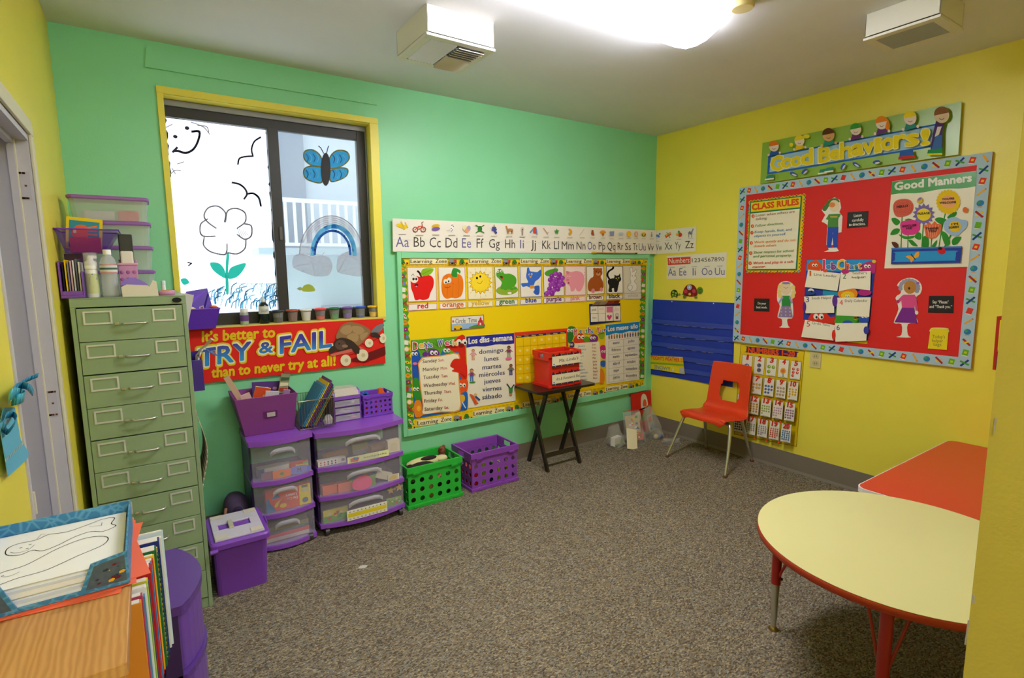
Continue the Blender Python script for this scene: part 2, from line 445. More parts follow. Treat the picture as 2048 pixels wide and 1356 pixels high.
MB().box(-3.195, WX1 - .06, .104, .106, WZ0 + .06, WZ1 - .085, HAZE).build('window_pane', win)
def stain(h, op, name='window_paint'):
    """paint on glass: lets coloured daylight through, and is matt on the room side"""
    k = ('stain', h, op)
    if k in MC: return MC[k]
    m, t, b = new(name); b.inputs['Base Color'].default_value = rgb(h); b.inputs['Roughness'].default_value = .6
    tr = t.nodes.new('ShaderNodeBsdfTransparent'); q = rgb(h); tr.inputs[0].default_value = q
    mx = t.nodes.new('ShaderNodeMixShader'); mx.inputs[0].default_value = 1 - op
    t.links.new(b.outputs[0], mx.inputs[1]); t.links.new(tr.outputs[0], mx.inputs[2]); t.links.new(mx.outputs[0], t.nodes['Material Output'].inputs[0])
    MC[k] = m; return m
WC = (280, 80, 2.3385)
def painting(name, y=.1115): 
    s = Sheet(('y', y, Vector((0, -1, 0))), WC, .0004); s.nm = name; return s
NAVY = stain('15123a', .9); GREYL = stain('a09ca4', .75); GREYF = stain('d4d6de', .4); TEAL = stain('1fae9c', .6); BLUE = stain('1a9fd8', .75); LBLUE = stain('6fc4ea', .7)
s = painting('smiling_sun_painting')
s.el(165, 452, 11, 8, NAVY, 15).el(220, 412, 11, 9, NAVY, 20)
s.line(spline([(160, 520), (180, 520), (215, 528), (250, 510), (272, 470), (277, 430), (245, 428)]), 11, NAVY).line([(155, 522), (172, 505)], 11, NAVY)
for q in ([(240, 385), (270, 395), (300, 410), (325, 440)], [(270, 400), (310, 405), (322, 430)], [(140, 630), (165, 610), (190, 612)], [(150, 600), (165, 625)], [(175, 580), (205, 570)], [(120, 410), (150, 395)]): s.line(spline(q), 5, stain('b5b3b8', .6))
s.build(s.nm, parent=win)
s = painting('bird_painting'); s.line(spline([(458, 580), (465, 555), (490, 546), (528, 543)]), 8, NAVY).line(spline([(528, 543), (522, 510), (535, 475), (562, 456)]), 8, NAVY); s.build(s.nm, parent=win)
s = painting('bird_painting'); s.line(spline([(433, 667), (465, 675), (490, 695), (500, 720), (488, 742)]), 9, NAVY).line(spline([(500, 720), (530, 718), (555, 738), (565, 775)]), 9, NAVY).line([(225, 1040), (240, 1045), (228, 1055)], 6, NAVY); s.build(s.nm, parent=win)
s = painting('flower_painting')
for q in ([(395, 850), (400, 810), (365, 778), (320, 785), (300, 820), (315, 850), (355, 880)], [(315, 838), (285, 860), (282, 900), (300, 918), (350, 918)], [(300, 925), (298, 960), (330, 990), (390, 1004), (405, 990), (407, 955)], [(400, 850), (410, 800), (450, 788), (490, 808), (492, 850), (455, 880)], [(490, 860), (520, 870), (520, 915), (490, 932), (455, 910)], [(495, 935), (490, 975), (455, 1000), (412, 995)]): s.line(spline(q), 7, GREYL)
for k in range(5): s.line([(455 + k * 9, 880 + k * 4), (470 + k * 9, 925 - k * 3)], 3, stain('9d9aa0', .5))
s.blob([(405, 1000), (417, 1005), (412, 1080), (415, 1180), (402, 1180), (400, 1080)], TEAL)
s.blob([(400, 1115), (345, 1080), (328, 1042), (370, 1045), (395, 1075)], TEAL).blob([(412, 1115), (420, 1070), (460, 1050), (495, 1045), (480, 1080), (450, 1110)], TEAL)
s.blob([(190, 1120), (215, 1115), (230, 1135), (205, 1145)], TEAL)
s.build(s.nm, parent=win)
s = painting('grass_painting'); rg = random.Random(3)
for k in range(95):
    x = rg.uniform(185, 650); y = 1232 - rg.random() * (30 + 55 * min(1, (x - 150) / 260)); L = rg.uniform(20, 60)
    m = (stain('3fa0cc', .6), stain('7fc9e6', .6), stain('2a86b0', .7), stain('b9dff0', .5))[rg.randrange(4)]
    s.line(spline([(x, y + L * .7), (x + rg.uniform(-6, 10), y), (x + rg.uniform(5, 30), y - L * .3)], 3), 5, m)
for k in range(9): s.line(spline([(450 + k * 20, 1180), (460 + k * 20, 1140), (490 + k * 20, 1150), (478 + k * 20, 1190)], 3), 4, stain('d5ecf5', .5))
s.build(s.nm, parent=win)
s = painting('edge_paint'); jag = []; rg = random.Random(5)
for k in range(26): jag.append((112 + k * 18.8, 358 + k * 1.9 + rg.uniform(-5, 6)))
s.q([(105, 332), (600, 392)] + jag[::-1], stain('1e2233', .97))
jag = [(119 + k * 1.55 + rg.uniform(-6, 7), 355 + k * 20) for k in range(42)]
s.q([(98, 340), (170, 1200)] + jag[::-1], stain('1e2233', .97))
jag = [(588 + k * 1.3 + rg.uniform(-6, 5), 395 + k * 20) for k in range(42)]
s.q([(606, 392), (665, 1235)] + jag[::-1], stain('1e2233', .97))
s.build(s.nm, parent=win)
s = painting('butterfly_painting', .1035); OUT = stain('8a8a3c', .8)
wings = ([(848, 590), (800, 585), (768, 555), (772, 520), (810, 515), (845, 545)], [(890, 600), (888, 550), (920, 518), (965, 522), (978, 555), (945, 588)], [(850, 600), (800, 590), (768, 605), (770, 640), (800, 660), (850, 665)], [(892, 612), (935, 598), (970, 605), (965, 635), (930, 655), (892, 660)])
for q in wings: s.blob(q, BLUE)
for q in wings: s.line(smooth(q), 6, OUT, True)
for q in wings:
    x = sum(a for a, b in q) / 6; y = sum(b for a, b in q) / 6
    for k in range(4): s.line(spline([(x - 30 + k * 16, y - 18), (x - 20 + k * 16, y), (x - 26 + k * 16, y + 18)], 3), 4, (stain('0a5f9c', .85), stain('7fd0f2', .6))[k % 2])
s.el(868, 605, 23, 78, stain('121016', .95)).line([(858, 530), (845, 505), (835, 497)], 4, NAVY).line([(872, 530), (878, 505), (882, 497)], 4, NAVY); s.build(s.nm, parent=win)
def arc(cx, cy, rx, ry, n=18): return [(cx - rx * math.cos(math.pi * k / n), cy - ry * math.sin(math.pi * k / n)) for k in range(n + 1)]
s = painting('rainbow_painting', .1035)
s.q(arc(893, 1000, 145, 178) + arc(893, 1000, 95, 128)[::-1], stain('dcdee6', .4)).line(arc(893, 1000, 147, 178), 4, GREYL)
for k in range(5): s.line(arc(893, 1000, 135 - k * 9, 168 - k * 9)[2 + k:-3], 2, stain('b5a9a0', .6))
s.line(arc(905, 1000, 98, 128), 20, LBLUE).line(arc(900, 1000, 83, 108), 11, stain('1560b8', .85)); s.build(s.nm, parent=win)
for q in ([(720, 1010), (760, 1000), (800, 1012), (850, 1008), (885, 1020), (900, 1060), (880, 1100), (820, 1105), (760, 1085), (715, 1060)], [(930, 1010), (970, 990), (1020, 995), (1065, 1020), (1070, 1070), (1040, 1105), (980, 1100), (925, 1085), (920, 1045)]):
    s = painting('cloud_painting', .1035); s.blob(q, GREYF)
    for k in range(9):
        a, b = q[k % len(q)]; d, e = q[(k * 3 + 4) % len(q)]
        s.line(spline([(a, b), ((a + d) / 2 + 12, (b + e) / 2 - 14), (d, e)], 4), 3, stain('d9d9de', .5))
    s.build(s.nm, parent=win)
s = painting('turtle_painting', .1035); s.blob([(760, 1175), (765, 1150), (790, 1142), (812, 1155), (815, 1175)], stain('a9b43a', .75)).el(748, 1163, 10, 8, stain('a9b43a', .75)).line([(735, 1163), (748, 1163)], 4, GREYL); s.build(s.nm, parent=win)
# the house across the yard, seen through the glass
bm = c('c3cad8', .8, var=.05, bscale=2); bd = c('8c95a8', .8)
bt = thing('neighbouring_building', 'pale building with a white balcony railing seen through the window glass', 'building', (-1.6, 2.6, 0))
MB().box(-2.74, .4, 2.6, 3.4, -.4, 6, bm).build('wall', bt)
MB().box(-2.78, -2.45, 2.55, 2.6, 1.72, 4.4, bd).build('wall_panel', bt)
MB().box(-3.0, -1.9, 2.2, 2.6, 1.70, 1.76, c('b4bccb', .8)).build('balcony_floor', bt)
r = MB(); wm = c('f2f4f8', .5)
r.box(-3.0, -1.9, 2.2, 2.23, 2.2, 2.24, wm).box(-3.0, -1.9, 2.2, 2.23, 1.78, 1.81, wm)
for k in range(14): r.box(-3.0 + k * .084, -2.975 + k * .084, 2.203, 2.222, 1.8105, 2.1995, wm)
r.build('railing', bt)
MB().box(-2.4, .4, 2.3, 2.6, .2, .98, c('77806f', .9)).build('planter_wall', bt)
MB().box(-2.35, .3, 2.28, 2.6, 1.1, 1.16, c('8f979c', .9)).build('ledge', bt)
# ================================================================== things on the sill
SZ = WZ0 + .002
def at(x, y=.035): return hit(x, 630, 'y', y).x
def paint_cup(x, lid, paint, level, label):
    t = thing('paint_cup', label, 'paint cup', (x, .036, SZ), group='paint cups on the window sill')
    prof = [(.024, 0), (.026, .002), (.031, .062), (.0315, .064)]
    MB().lathe(prof, 0, 0, see('e6e8ec', .8, .2, 'clear_cup'), 24, 0).build('cup', t, local=True)
    if level: MB().lathe([(.0225, 0), (.0225 + .008 * level, .06 * level)], 0, 0, pl(paint, .3), 20, .0025).build('paint', t, local=True)
    MB().lathe([(.033, 0), (.036, .001), (.036, .011), (.031, .013), (.031, .010), (.001, .010)], 0, 0, pl(lid), 24, .062, cap=False).build('lid', t, local=True)
for px_, lid, pt, lv, nm in ((556, '23262e', '15161c', .45, 'black'), (585, 'b8512f', '6b3420', .9, 'brown'), (612, 'e9e8e4', 'd9d8d2', .95, 'white'), (641, 'e23a36', 'd83028', .35, 'red'), (669, '1d6b3c', '1c8a45', .5, 'green'), (695, '6d4aa0', '6a45b0', .5, 'purple'), (721, '1f4fb4', '20409a', .25, 'blue'), (747, 'edb912', 'f0c012', .5, 'yellow')):
    paint_cup(at(px_), lid, pt, lv, 'clear paint cup with %s lid and %s paint on the window sill' % (nm, nm))
t = thing('glitter_bottle', 'small clear bottle of green glitter with white cap on the window sill', 'bottle', (at(488), .03, SZ))
MB().lathe([(.021, 0), (.023, .003), (.023, .066), (.019, .074)], 0, 0, see('dfe6df', .55, .2, 'clear_bottle'), 20).build('bottle', t, local=True)
MB().lathe([(.0205, 0), (.0205, .05)], 0, 0, c('3fae3a', .5, var=.5, bscale=400), 16, .003).build('glitter', t, local=True)
MB().lathe([(.021, 0), (.021, .021), (.02, .022)], 0, 0, pl('eceae6'), 20, .072).build('cap', t, local=True)
MB().lathe([(.0235, 0), (.0235, .034)], 0, 0, pp('6c4a86'), 20, .022, cap=False).build('bottle_label', t, local=True)
t = thing('paint_bottle', 'tall black bottle of paint with white label on the window sill', 'bottle', (at(528), .034, SZ))
MB().lathe([(.026, 0), (.028, .003), (.028, .1), (.024, .113), (.012, .124), (.011, .128)], 0, 0, pl('12221c', .25), 24).build('bottle', t, local=True)
MB().lathe([(.013, 0), (.013, .018), (.008, .02), (.006, .034)], 0, 0, pl('cfd6d2'), 16, .126).build('cap', t, local=True)
MB().lathe([(.0285, 0), (.0285, .045)], 0, 0, pp('d9dad6'), 24, .058, cap=False).build('bottle_label', t, local=True)
s = MB()
for txt, z in (('WASHABLE', .09), ('PAINT', .078)):
    vs, fs = glyphs(txt); w_ = max(v[0] for v in vs); k = .034 / w_
    s.add([((u * k - .017) * 1, -math.sqrt(max(0, .0289 ** 2 - (u * k - .017) ** 2)), v * k * 1.3 + z - .012) for u, v in vs], fs, INK)
s.build('bottle_lettering', t, local=True)
# ================================================================== the green wall's bulletin board
ZA = (780, 430, 3.793); ZB = (790, 620, 3.864); ZC = (800, 640, 6.458); ZD = (1020, 590, 6.779)
bx0, bx1, bz0, bz1 = -2.545, -.055, .40, 1.66
def board_edge():
    a = hit(783.4, 504, 'y', 0); b = hit(811, 873, 'y', 0); e = hit(1290.7, 778, 'y', 0)
    return (a.x + b.x) / 2, e.x - .002, (b.z + e.z) / 2, a.z
bx0, bx1, bz0, bz1 = board_edge()
pa = hit(794.5, 514.7, 'y', 0); pb = hit(1287.8, 770, 'y', 0); pc = hit(813.6, 860.7, 'y', 0)
px0, px1, pz0, pz1 = (pa.x + pc.x) / 2, pb.x, (pb.z + pc.z) / 2, pa.z
bb = thing('bulletin_board', 'large wall board with yellow backing paper in a green painted wooden frame', 'bulletin board', ((bx0 + bx1) / 2, 0, bz0))
f = MB()
f.box(bx0, px0 + .006, -.028, -.0006, bz0, bz1, M_GREEN).box(px1 - .006, bx1, -.028, -.0006, bz0, bz1, M_GREEN).box(px0 + .006, px1 - .006, -.028, -.0006, pz1 - .006, bz1, M_GREEN).box(px0 + .006, px1 - .006, -.03, -.0006, bz0, pz0 + .006, M_GREEN)
f.build('frame', bb, bevel=.003)
BY = ('y', -.012, Vector((0, -1, 0)))
p = MB(); n = 40; rg = random.Random(2)
rows = []
for j in range(13):
    rows.append([(px0 + .006 + (px1 - px0 - .012) * i / n, -.0095 - .0012 * math.sin(i * .9 + j * 1.7) * math.sin(j * .8 + .3 * i), pz0 + .006 + (pz1 - pz0 - .012) * j / 12) for i in range(n + 1)])
YPAP = c('f2d200', .6, spec=.3)
for j in range(12):
    p.add(rows[j] + rows[j + 1], [(i, i + 1, n + 2 + i, n + 1 + i) for i in range(n)], YPAP, True)
p.box(px0 + .006, px1 - .006, -.006, -.0006, pz0 + .006, pz1 - .006, YPAP)
p.build('backing_paper', bb)
# border strips
YB = pp('f0cf1c'); YB2 = pp('e8b800'); DG = pp('2f7d23'); TG = pp('8f8f90'); RD = pp('c8322a'); OR = pp('e8811c')
def trucks(s, x, y, k):
    s.el(x + 18 * k, y - 14 * k, 18 * k, 18 * k, DG).r(x, y - 12 * k, x + 40 * k, y - 2 * k, DG).el(x + 10 * k, y, 8 * k, 8 * k, BLACK).el(x + 30 * k, y, 8 * k, 8 * k, BLACK).el(x + 10 * k, y, 3 * k, 3 * k, WHITE).el(x + 30 * k, y, 3 * k, 3 * k, WHITE).r(x + 48 * k, y - 10 * k, x + 62 * k, y - 2 * k, OR).el(x + 58 * k, y + 1 * k, 6 * k, 6 * k, BLACK)
def mixer(s, x, y, k):
    s.el(x + 22 * k, y - 20 * k, 22 * k, 16 * k, TG).r(x + 42 * k, y - 28 * k, x + 60 * k, y - 4 * k, RD).r(x + 2 * k, y - 8 * k, x + 60 * k, y - 3 * k, pp('6b5b50')).el(x + 10 * k, y, 8 * k, 8 * k, BLACK).el(x + 28 * k, y, 8 * k, 8 * k, BLACK).el(x + 50 * k, y, 8 * k, 8 * k, BLACK).el(x + 10 * k, y, 3 * k, 3 * k, WHITE).el(x + 50 * k, y, 3 * k, 3 * k, WHITE)
def band(s, a, b):
    """pale wash behind the lettering"""
    s.q([a[0], a[1], b[1], b[0]], pp('f1e3b0'))
s = Sheet(BY, ZA, .0005)
s.base([(55, 322), (1945, 328), (1943, 376), (60, 384)], YB, .0008)
for k in range(60): s.el(75 + k * 32, 381 - k * .1, 14, 7, YB2, n=8)
LT = (152, 425, 365, 28), (597, 838, 364, 28), (988, 1200, 363, 27), (1333, 1522, 363, 25), (1640, 1810, 363, 23)
for a, b, y, h in LT: band(s, ((a - 6, y - h - 8), (a - 6, y + 8)), ((b + 4, y - h - 6), (b + 4, y + 6)))
for a, b, y, h in LT:
    s.t('Learning', a, y, a + (b - a) * .6, y, h, BLACK, .012).t('Zone', a + (b - a) * .69, y - 1, b, y - 1, h, BLACK, .012)
s.t('Le', 1918, 361, 1940, 361, 19, BLACK, .012)
for x, k in ((68, 1), (522, .95), (922, .85), (1275, .8), (1588, .68), (1868, .66)): trucks(s, x, 367, k)
for x, k in ((437, 1), (848, .92), (1207, .86), (1530, .72), (1817, .62)): mixer(s, x, 367, k)
s.build('border_strip', parent=bb)
s = Sheet(BY, ZB, .0005)
s.base([(88, 866), (1918, 540), (1918, 588), (92, 922)], YB, .0008)
for k in range(60): s.el(100 + k * 30.6, 868 - k * 5.47, 13, 6, YB2, -10, 8)
LT = (170, 432, 890, 852, 32), (603, 838, 815, 782, 30), (985, 1195, 746, 712, 28), (1335, 1505, 676, 650, 25), (1625, 1788, 622, 598, 23)
for a, b, y, y1, h in LT: band(s, ((a - 6, y - h - 6), (a - 6, y + 8)), ((b + 4, y1 - h - 6), (b + 4, y1 + 8)))
for a, b, y, y1, h in LT:
    m = lambda k: (a + (b - a) * k, y + (y1 - y) * k)
    s.t('Learning', *m(0), *m(.6), h, BLACK, .012).t('Zone', *m(.69), *m(1), h, BLACK, .012)
s.t('Le', 1890, 577, 1912, 573, 19, BLACK, .012)
for x, y, k in ((92, 905, .9), (530, 830, .95), (920, 756, .85), (1265, 692, .75), (1572, 636, .66), (1848, 583, .6)): trucks(s, x, y, k)
for x, y, k in ((447, 845, 1), (850, 772, .88), (1205, 704, .8), (1515, 646, .7), (1797, 592, .62)): mixer(s, x, y, k)
s.build('border_strip', parent=bb)
def side_border(x0, y0, x1, y1, w, n, flip):
    s = Sheet(BY, (0, 0, 1), .0012); GB = pp('4f9d1f')
    d = -1 if flip else 1; pts = []
    for k in range(n * 4 + 1):
        t = k / (n * 4); pts.append((x0 + (x1 - x0) * t + d * (w + 1.6 * math.cos(k * math.pi / 2)), y0 + (y1 - y0) * t))
    s.base([(x0, y0)] + pts + [(x1, y1)], GB, .0006)
    for k in range(n):
        t = (k + .5) / n; x = x0 + (x1 - x0) * t + d * w * .5; y = y0 + (y1 - y0) * t; r = w * .36; j = k % 8; q = lambda a, b, cc, e: s.q([(x - r * a, y - r * b), (x + r * cc, y - r), (x + r, y + r * e), (x - r * .8, y + r)], m)
        if j == 0: s.el(x, y, r, r, pp('e8931c')).el(x - r * .3, y - r * .2, r * .15, r * .2, BLACK).el(x + r * .3, y - r * .2, r * .15, r * .2, BLACK)
        elif j == 1: m = pp('8b2b78'); s.q([(x - r, y - r * .6), (x + r * .6, y - r), (x + r, y + r * .6), (x - r * .5, y + r)], m).el(x, y, r * .25, r * .25, pp('f0a030'))
        elif j == 2: s.r(x - r, y - r, x, y, RD).r(x, y - r * .3, x + r, y + r, pp('6f7fc0')).r(x - r, y + r * .2, x - r * .2, y + r, RD)
        elif j == 3: s.q([(x - r * .7, y - r), (x + r, y - r * .7), (x + r * .8, y + r), (x - r, y + r * .8)], WHITE)
        elif j == 4: s.el(x, y, r * 1.1, r * 1.1, pp('d9a528')).el(x, y, r * .8, r * .8, pp('f3d9c9'))
        elif j == 5: s.line([(x - r, y - r), (x + r, y + r)], r * .6, RD).line([(x - r, y + r), (x + r, y - r * .6)], r * .5, pp('8a3b28'))
        elif j == 6: s.el(x, y, r * 1.1, r * .5, pp('ecc81e'), 25).el(x, y, r * .25, r * .25, BLACK)
        else: s.q([(x - r * .9, y - r), (x, y - r), (x + r * .9, y + r), (x - r * .1, y + r)], WHITE).line([(x - r * .3, y - r * .4), (x + r * .3, y + r * .4)], r * .4, RD)
    s.build('border_strip', parent=bb)
side_border(797, 533, 813.5, 850, 14, 24, False)
side_border(1292, 531, 1288, 758, 10, 20, True)
# colour cards
PB = pp('3f3a36')
def lid_(x): return 657 - (x - 240) * .0411          # lower edge of the pictures across the row
def lab(x): return 672 - (x - 240) * .045, 722 - (x - 240) * .0545
EDGE = {'red': 'd0302a', 'orange': 'd9741c', 'yellow': 'dcb400', 'green': '2f6b25', 'blue': '2f3f7a', 'purple': '5a2f5a', 'pink': 'e08f9a', 'brown': '4a3326', 'black': '2a2626', 'white': 'd8d4c8'}
TXT = dict(EDGE, green='2e7a2c', blue='2b3f9a', purple='7a2a78', pink='e08a98', brown='7a2e22', yellow='d9b018')
CARDS = (('red', 125, 347, 137, 357), ('orange', 362, 568, 374, 576), ('yellow', 583, 777, 590, 778), ('green', 789, 969, 797, 970), ('blue', 981, 1148, 985, 1150), ('purple', 1158, 1318, 1161, 1322), ('pink', 1323, 1480, 1325, 1480), ('brown', 1485, 1622, 1487, 1622), ('black', 1635, 1766, 1636, 1764), ('white', 1771, 1900, 1776, 1902))
PIC = {'red': 'smiling apple', 'orange': 'pumpkin with a face', 'yellow': 'sun with a face', 'green': 'frog on a lily pad', 'blue': 'blue bird', 'purple': 'bunch of grapes', 'pink': 'pink pig', 'brown': 'brown bear', 'black': 'black cat', 'white': 'white rabbit in outline'}
def art(n, s):
    if n == 'red':
        R1 = pp('e0160f'); s.blob([(155, 520), (158, 480), (190, 462), (232, 470), (270, 455), (310, 462), (330, 495), (326, 545), (305, 590), (290, 632), (250, 645), (225, 640), (190, 645), (175, 600), (160, 560)], R1)
        s.line(spline([(235, 468), (222, 440), (210, 428)]), 14, pp('7a3a1c')).blob([(232, 455), (245, 412), (290, 402), (328, 410), (310, 445), (270, 462)], pp('86b81c')).line([(235, 452), (315, 415)], 3, pp('5f9010'))
        s.el(182, 488, 30, 27, WHITE).el(176, 486, 9, 10, BLACK).el(197, 486, 8, 10, BLACK).blob([(185, 528), (210, 522), (206, 545), (192, 548)], pp('5a1010')).el(198, 542, 8, 5, pp('e88aa0')).line(spline([(160, 462), (172, 448), (180, 458)]), 3, BLACK)
    elif n == 'orange':
        s.blob([(388, 530), (400, 470), (440, 445), (475, 450), (510, 445), (545, 470), (555, 540), (540, 610), (500, 632), (465, 628), (425, 635), (395, 600)], pp('e8780c'))
        for x in (430, 470, 515): s.line(spline([(x, 455), (x + 6, 540), (x, 625)]), 2, pp('c25f08'))
        s.blob([(465, 462), (470, 415), (490, 402), (530, 420), (528, 445), (508, 432), (505, 470)], pp('2f8f2a')).el(420, 505, 16, 20, WHITE).el(446, 495, 17, 21, WHITE).el(422, 512, 6, 8, BLACK).el(442, 503, 6, 8, BLACK).line(spline([(412, 545), (435, 552), (455, 540)]), 4, pp('a83a10')).el(475, 520, 9, 7, pp('ef5a30'))
    elif n == 'yellow':
        s.star(683, 512, 88, pp('f4d01c'), 16, .78).line([(683 + 88 * (1 if k % 2 == 0 else .78) * math.cos(R(-90 + 180 * k / 16)), 512 + 88 * (1 if k % 2 == 0 else .78) * math.sin(R(-90 + 180 * k / 16))) for k in range(32)], 3, pp('b8860c'), True)
        s.el(683, 512, 64, 66, pp('f7d92e')).el(657, 478, 8, 10, BLACK).el(682, 466, 7, 9, BLACK).line(spline([(660, 512), (682, 522), (698, 500)]), 3, pp('a86a10'))
        for k in range(16):
            a = R(k * 22.5); s.line([(683 + 98 * math.cos(a), 512 + 100 * math.sin(a)), (683 + 112 * math.cos(a), 512 + 114 * math.sin(a))], 2, pp('c9a020'))
    elif n == 'green':
        G1, G2 = pp('4fa524'), pp('8fae30'); s.el(885, 570, 84, 38, G2, -4).el(905, 592, 16, 9, WHITE)
        s.blob([(810, 420), (832, 408), (852, 418), (866, 445), (905, 445), (945, 465), (957, 500), (945, 535), (915, 555), (870, 560), (835, 552), (845, 515), (830, 490), (805, 462)], G1)
        for k in range(5): s.el(850 + k * 24, 556 + (k % 2) * 6, 14, 9, G1)
        s.el(815, 428, 10, 11, WHITE).el(842, 424, 10, 11, WHITE).el(816, 430, 4, 5, BLACK).el(844, 426, 4, 5, BLACK).blob([(828, 465), (850, 465), (852, 488), (840, 480)], pp('5a1a10')).el(847, 482, 7, 6, RD)
    elif n == 'blue':
        B1 = pp('3a6fd0'); s.blob([(1038, 402), (1052, 400), (1060, 425), (1085, 430), (1115, 432), (1140, 415), (1145, 455), (1125, 485), (1100, 505), (1088, 530), (1062, 550), (1035, 540), (1005, 545), (992, 520), (1020, 515), (1045, 510), (1030, 470), (1035, 430)], B1)
        s.blob([(1085, 545), (1125, 535), (1133, 560), (1128, 600), (1105, 605), (1085, 585), (1095, 565)], pp('2f5fb8')).q([(1058, 535), (1088, 530), (1095, 555), (1062, 560)], pp('e89a1c')).el(1054, 452, 6, 8, WHITE).el(1073, 450, 6, 8, WHITE).el(1055, 454, 3, 4, BLACK).el(1073, 452, 3, 4, BLACK).q([(1052, 465), (1074, 463), (1064, 480)], pp('e89a1c'))
    elif n == 'purple':
        s.blob([(1170, 440), (1195, 420), (1230, 410), (1265, 405), (1272, 425), (1240, 440), (1215, 462), (1185, 462)], pp('4f9d2a')).line([(1235, 440), (1250, 400)], 5, pp('5f7a28'))
        for k, (x, y) in enumerate(((1225, 462), (1255, 445), (1285, 452), (1305, 478), (1275, 478), (1243, 488), (1212, 492), (1232, 518), (1262, 512), (1293, 505), (1307, 525), (1281, 535), (1250, 545), (1216, 528), (1206, 560), (1237, 572), (1268, 562), (1200, 585), (1225, 596), (1184, 596))): s.el(x, y, 19, 19, (pp('8a2a9c'), pp('a33fb4'))[k % 2]).el(x - 5, y - 6, 5, 4, pp('c77ad2'))
    elif n == 'pink':
        P1 = pp('ee9aa6'); s.blob([(1332, 450), (1345, 428), (1372, 432), (1415, 425), (1455, 440), (1472, 480), (1465, 535), (1440, 578), (1415, 575), (1405, 555), (1392, 575), (1370, 578), (1362, 540), (1338, 520), (1328, 485)], P1).blob([(1335, 445), (1335, 425), (1358, 432), (1352, 448)], pp('e07f90')).line(spline([(1468, 460), (1478, 445), (1470, 435)]), 4, P1).el(1345, 470, 5, 6, WHITE).el(1362, 470, 5, 6, WHITE).el(1346, 472, 2.5, 3, BLACK).el(1362, 472, 2.5, 3, BLACK).el(1345, 492, 12, 9, pp('e07f90')).el(1352, 515, 6, 7, pp('a83a50'))
    elif n == 'brown':
        B1 = pp('a85418'); s.el(1548, 410, 10, 10, B1).el(1597, 412, 10, 10, B1).blob([(1542, 420), (1570, 402), (1602, 415), (1608, 445), (1595, 470), (1612, 505), (1615, 550), (1590, 575), (1545, 580), (1505, 575), (1498, 525), (1515, 485), (1540, 465)], B1).el(1577, 448, 17, 12, pp('c98a4c')).el(1577, 440, 5, 4, BLACK).el(1562, 428, 3, 4, BLACK).el(1590, 428, 3, 4, BLACK).el(1538, 575, 14, 18, pp('e08a90')).el(1600, 565, 12, 16, pp('e08a90'))
    elif n == 'black':
        s.line(spline([(1665, 490), (1648, 460), (1655, 430), (1685, 408), (1690, 398)]), 13, BLACK).blob([(1655, 490), (1690, 480), (1720, 490), (1735, 510), (1728, 545), (1720, 580), (1700, 582), (1695, 555), (1680, 560), (1682, 582), (1655, 580), (1660, 540), (1650, 515)], BLACK).el(1723, 485, 28, 26, BLACK).q([(1700, 470), (1700, 452), (1716, 464)], BLACK).q([(1728, 462), (1742, 442), (1745, 468)], BLACK).el(1713, 480, 5, 5, pp('c9d24a')).el(1732, 477, 5, 5, pp('c9d24a')).el(1723, 492, 4, 3, pp('d08a98'))
    else:
        G = pp('9d9a92'); s.blob([(1822, 440), (1815, 410), (1832, 395), (1845, 430), (1862, 412), (1868, 430), (1855, 450), (1868, 480), (1850, 502), (1870, 530), (1865, 570), (1820, 578), (1800, 550), (1805, 528), (1825, 515), (1818, 480)], pp('efeadf'))
        s.line(smooth([(1822, 440), (1815, 410), (1832, 395), (1845, 430), (1862, 412), (1868, 430), (1855, 450), (1868, 480), (1850, 502), (1870, 530), (1865, 570), (1820, 578), (1800, 550), (1805, 528), (1825, 515), (1818, 480)], 3), 3, G, True).el(1838, 425, 4, 14, pp('e6b7b7')).el(1835, 462, 3, 4, BLACK).el(1855, 462, 3, 4, BLACK).el(1845, 475, 4, 3, pp('e6b7b7')).line(smooth([(1800, 548), (1815, 530), (1835, 540), (1830, 565), (1810, 570)], 3), 3, G, True)
for n, a, b, la, lb in CARDS:
    t = thing('color_card', 'card with a %s and the word %s on the board' % (PIC[n], n), 'card', hit(780 + (a + b) / 2 / 3.793, 430 + lid_((a + b) / 2) / 3.793, 'y', 0), group='colour cards in a row')
    m = pp(EDGE[n]); CW = pp('efe9da') if n not in ('pink', 'white', 'yellow') else pp({'pink': 'f3ddd2', 'white': 'dcd6c4', 'yellow': 'f2e9c4'}[n])
    top = 394 - (a - 125) * .004; s = Sheet(BY, ZA, .003)
    q = [(a, top), (b, top - 1), (b + 8 - (a - 125) * .004, lid_(b)), (a + 10 - (a - 125) * .004, lid_(a))]
    s.base(q, CW); s.frame([(x + (3 if k in (0, 3) else -3), y + (3 if k < 2 else -3)) for k, (x, y) in enumerate(q)], 3.5, m); art(n, s); s.build('picture_panel', parent=t)
    s = Sheet(BY, ZA, .003); u, v = lab(la), lab(lb)
    q = [(la, u[0]), (lb, v[0]), (lb, v[1]), (la, u[1])] if n != 'white' else [(la - 2, 597), (lb, 592), (lb, 634), (la, 638)]
    s.base(q, CW); s.frame([(x + (3 if k in (0, 3) else -3), y + (3 if k < 2 else -3)) for k, (x, y) in enumerate(q)], 3, m)
    xm = (la + lb) / 2; wd_ = {'red': 78, 'orange': 160, 'yellow': 136, 'green': 114, 'blue': 82, 'purple': 112, 'pink': 68, 'brown': 92, 'black': 82, 'white': 78}[n]
    yb = (q[2][1] + q[3][1]) / 2 - 14; hh = 40 - (xm - 240) * .008
    s.t(n, xm - wd_ / 2, yb + 2, xm + wd_ / 2, yb - 2, hh, pp(TXT[n]) if n != 'white' else pp('c4beb0'), .03); s.build('word_strip', parent=t)
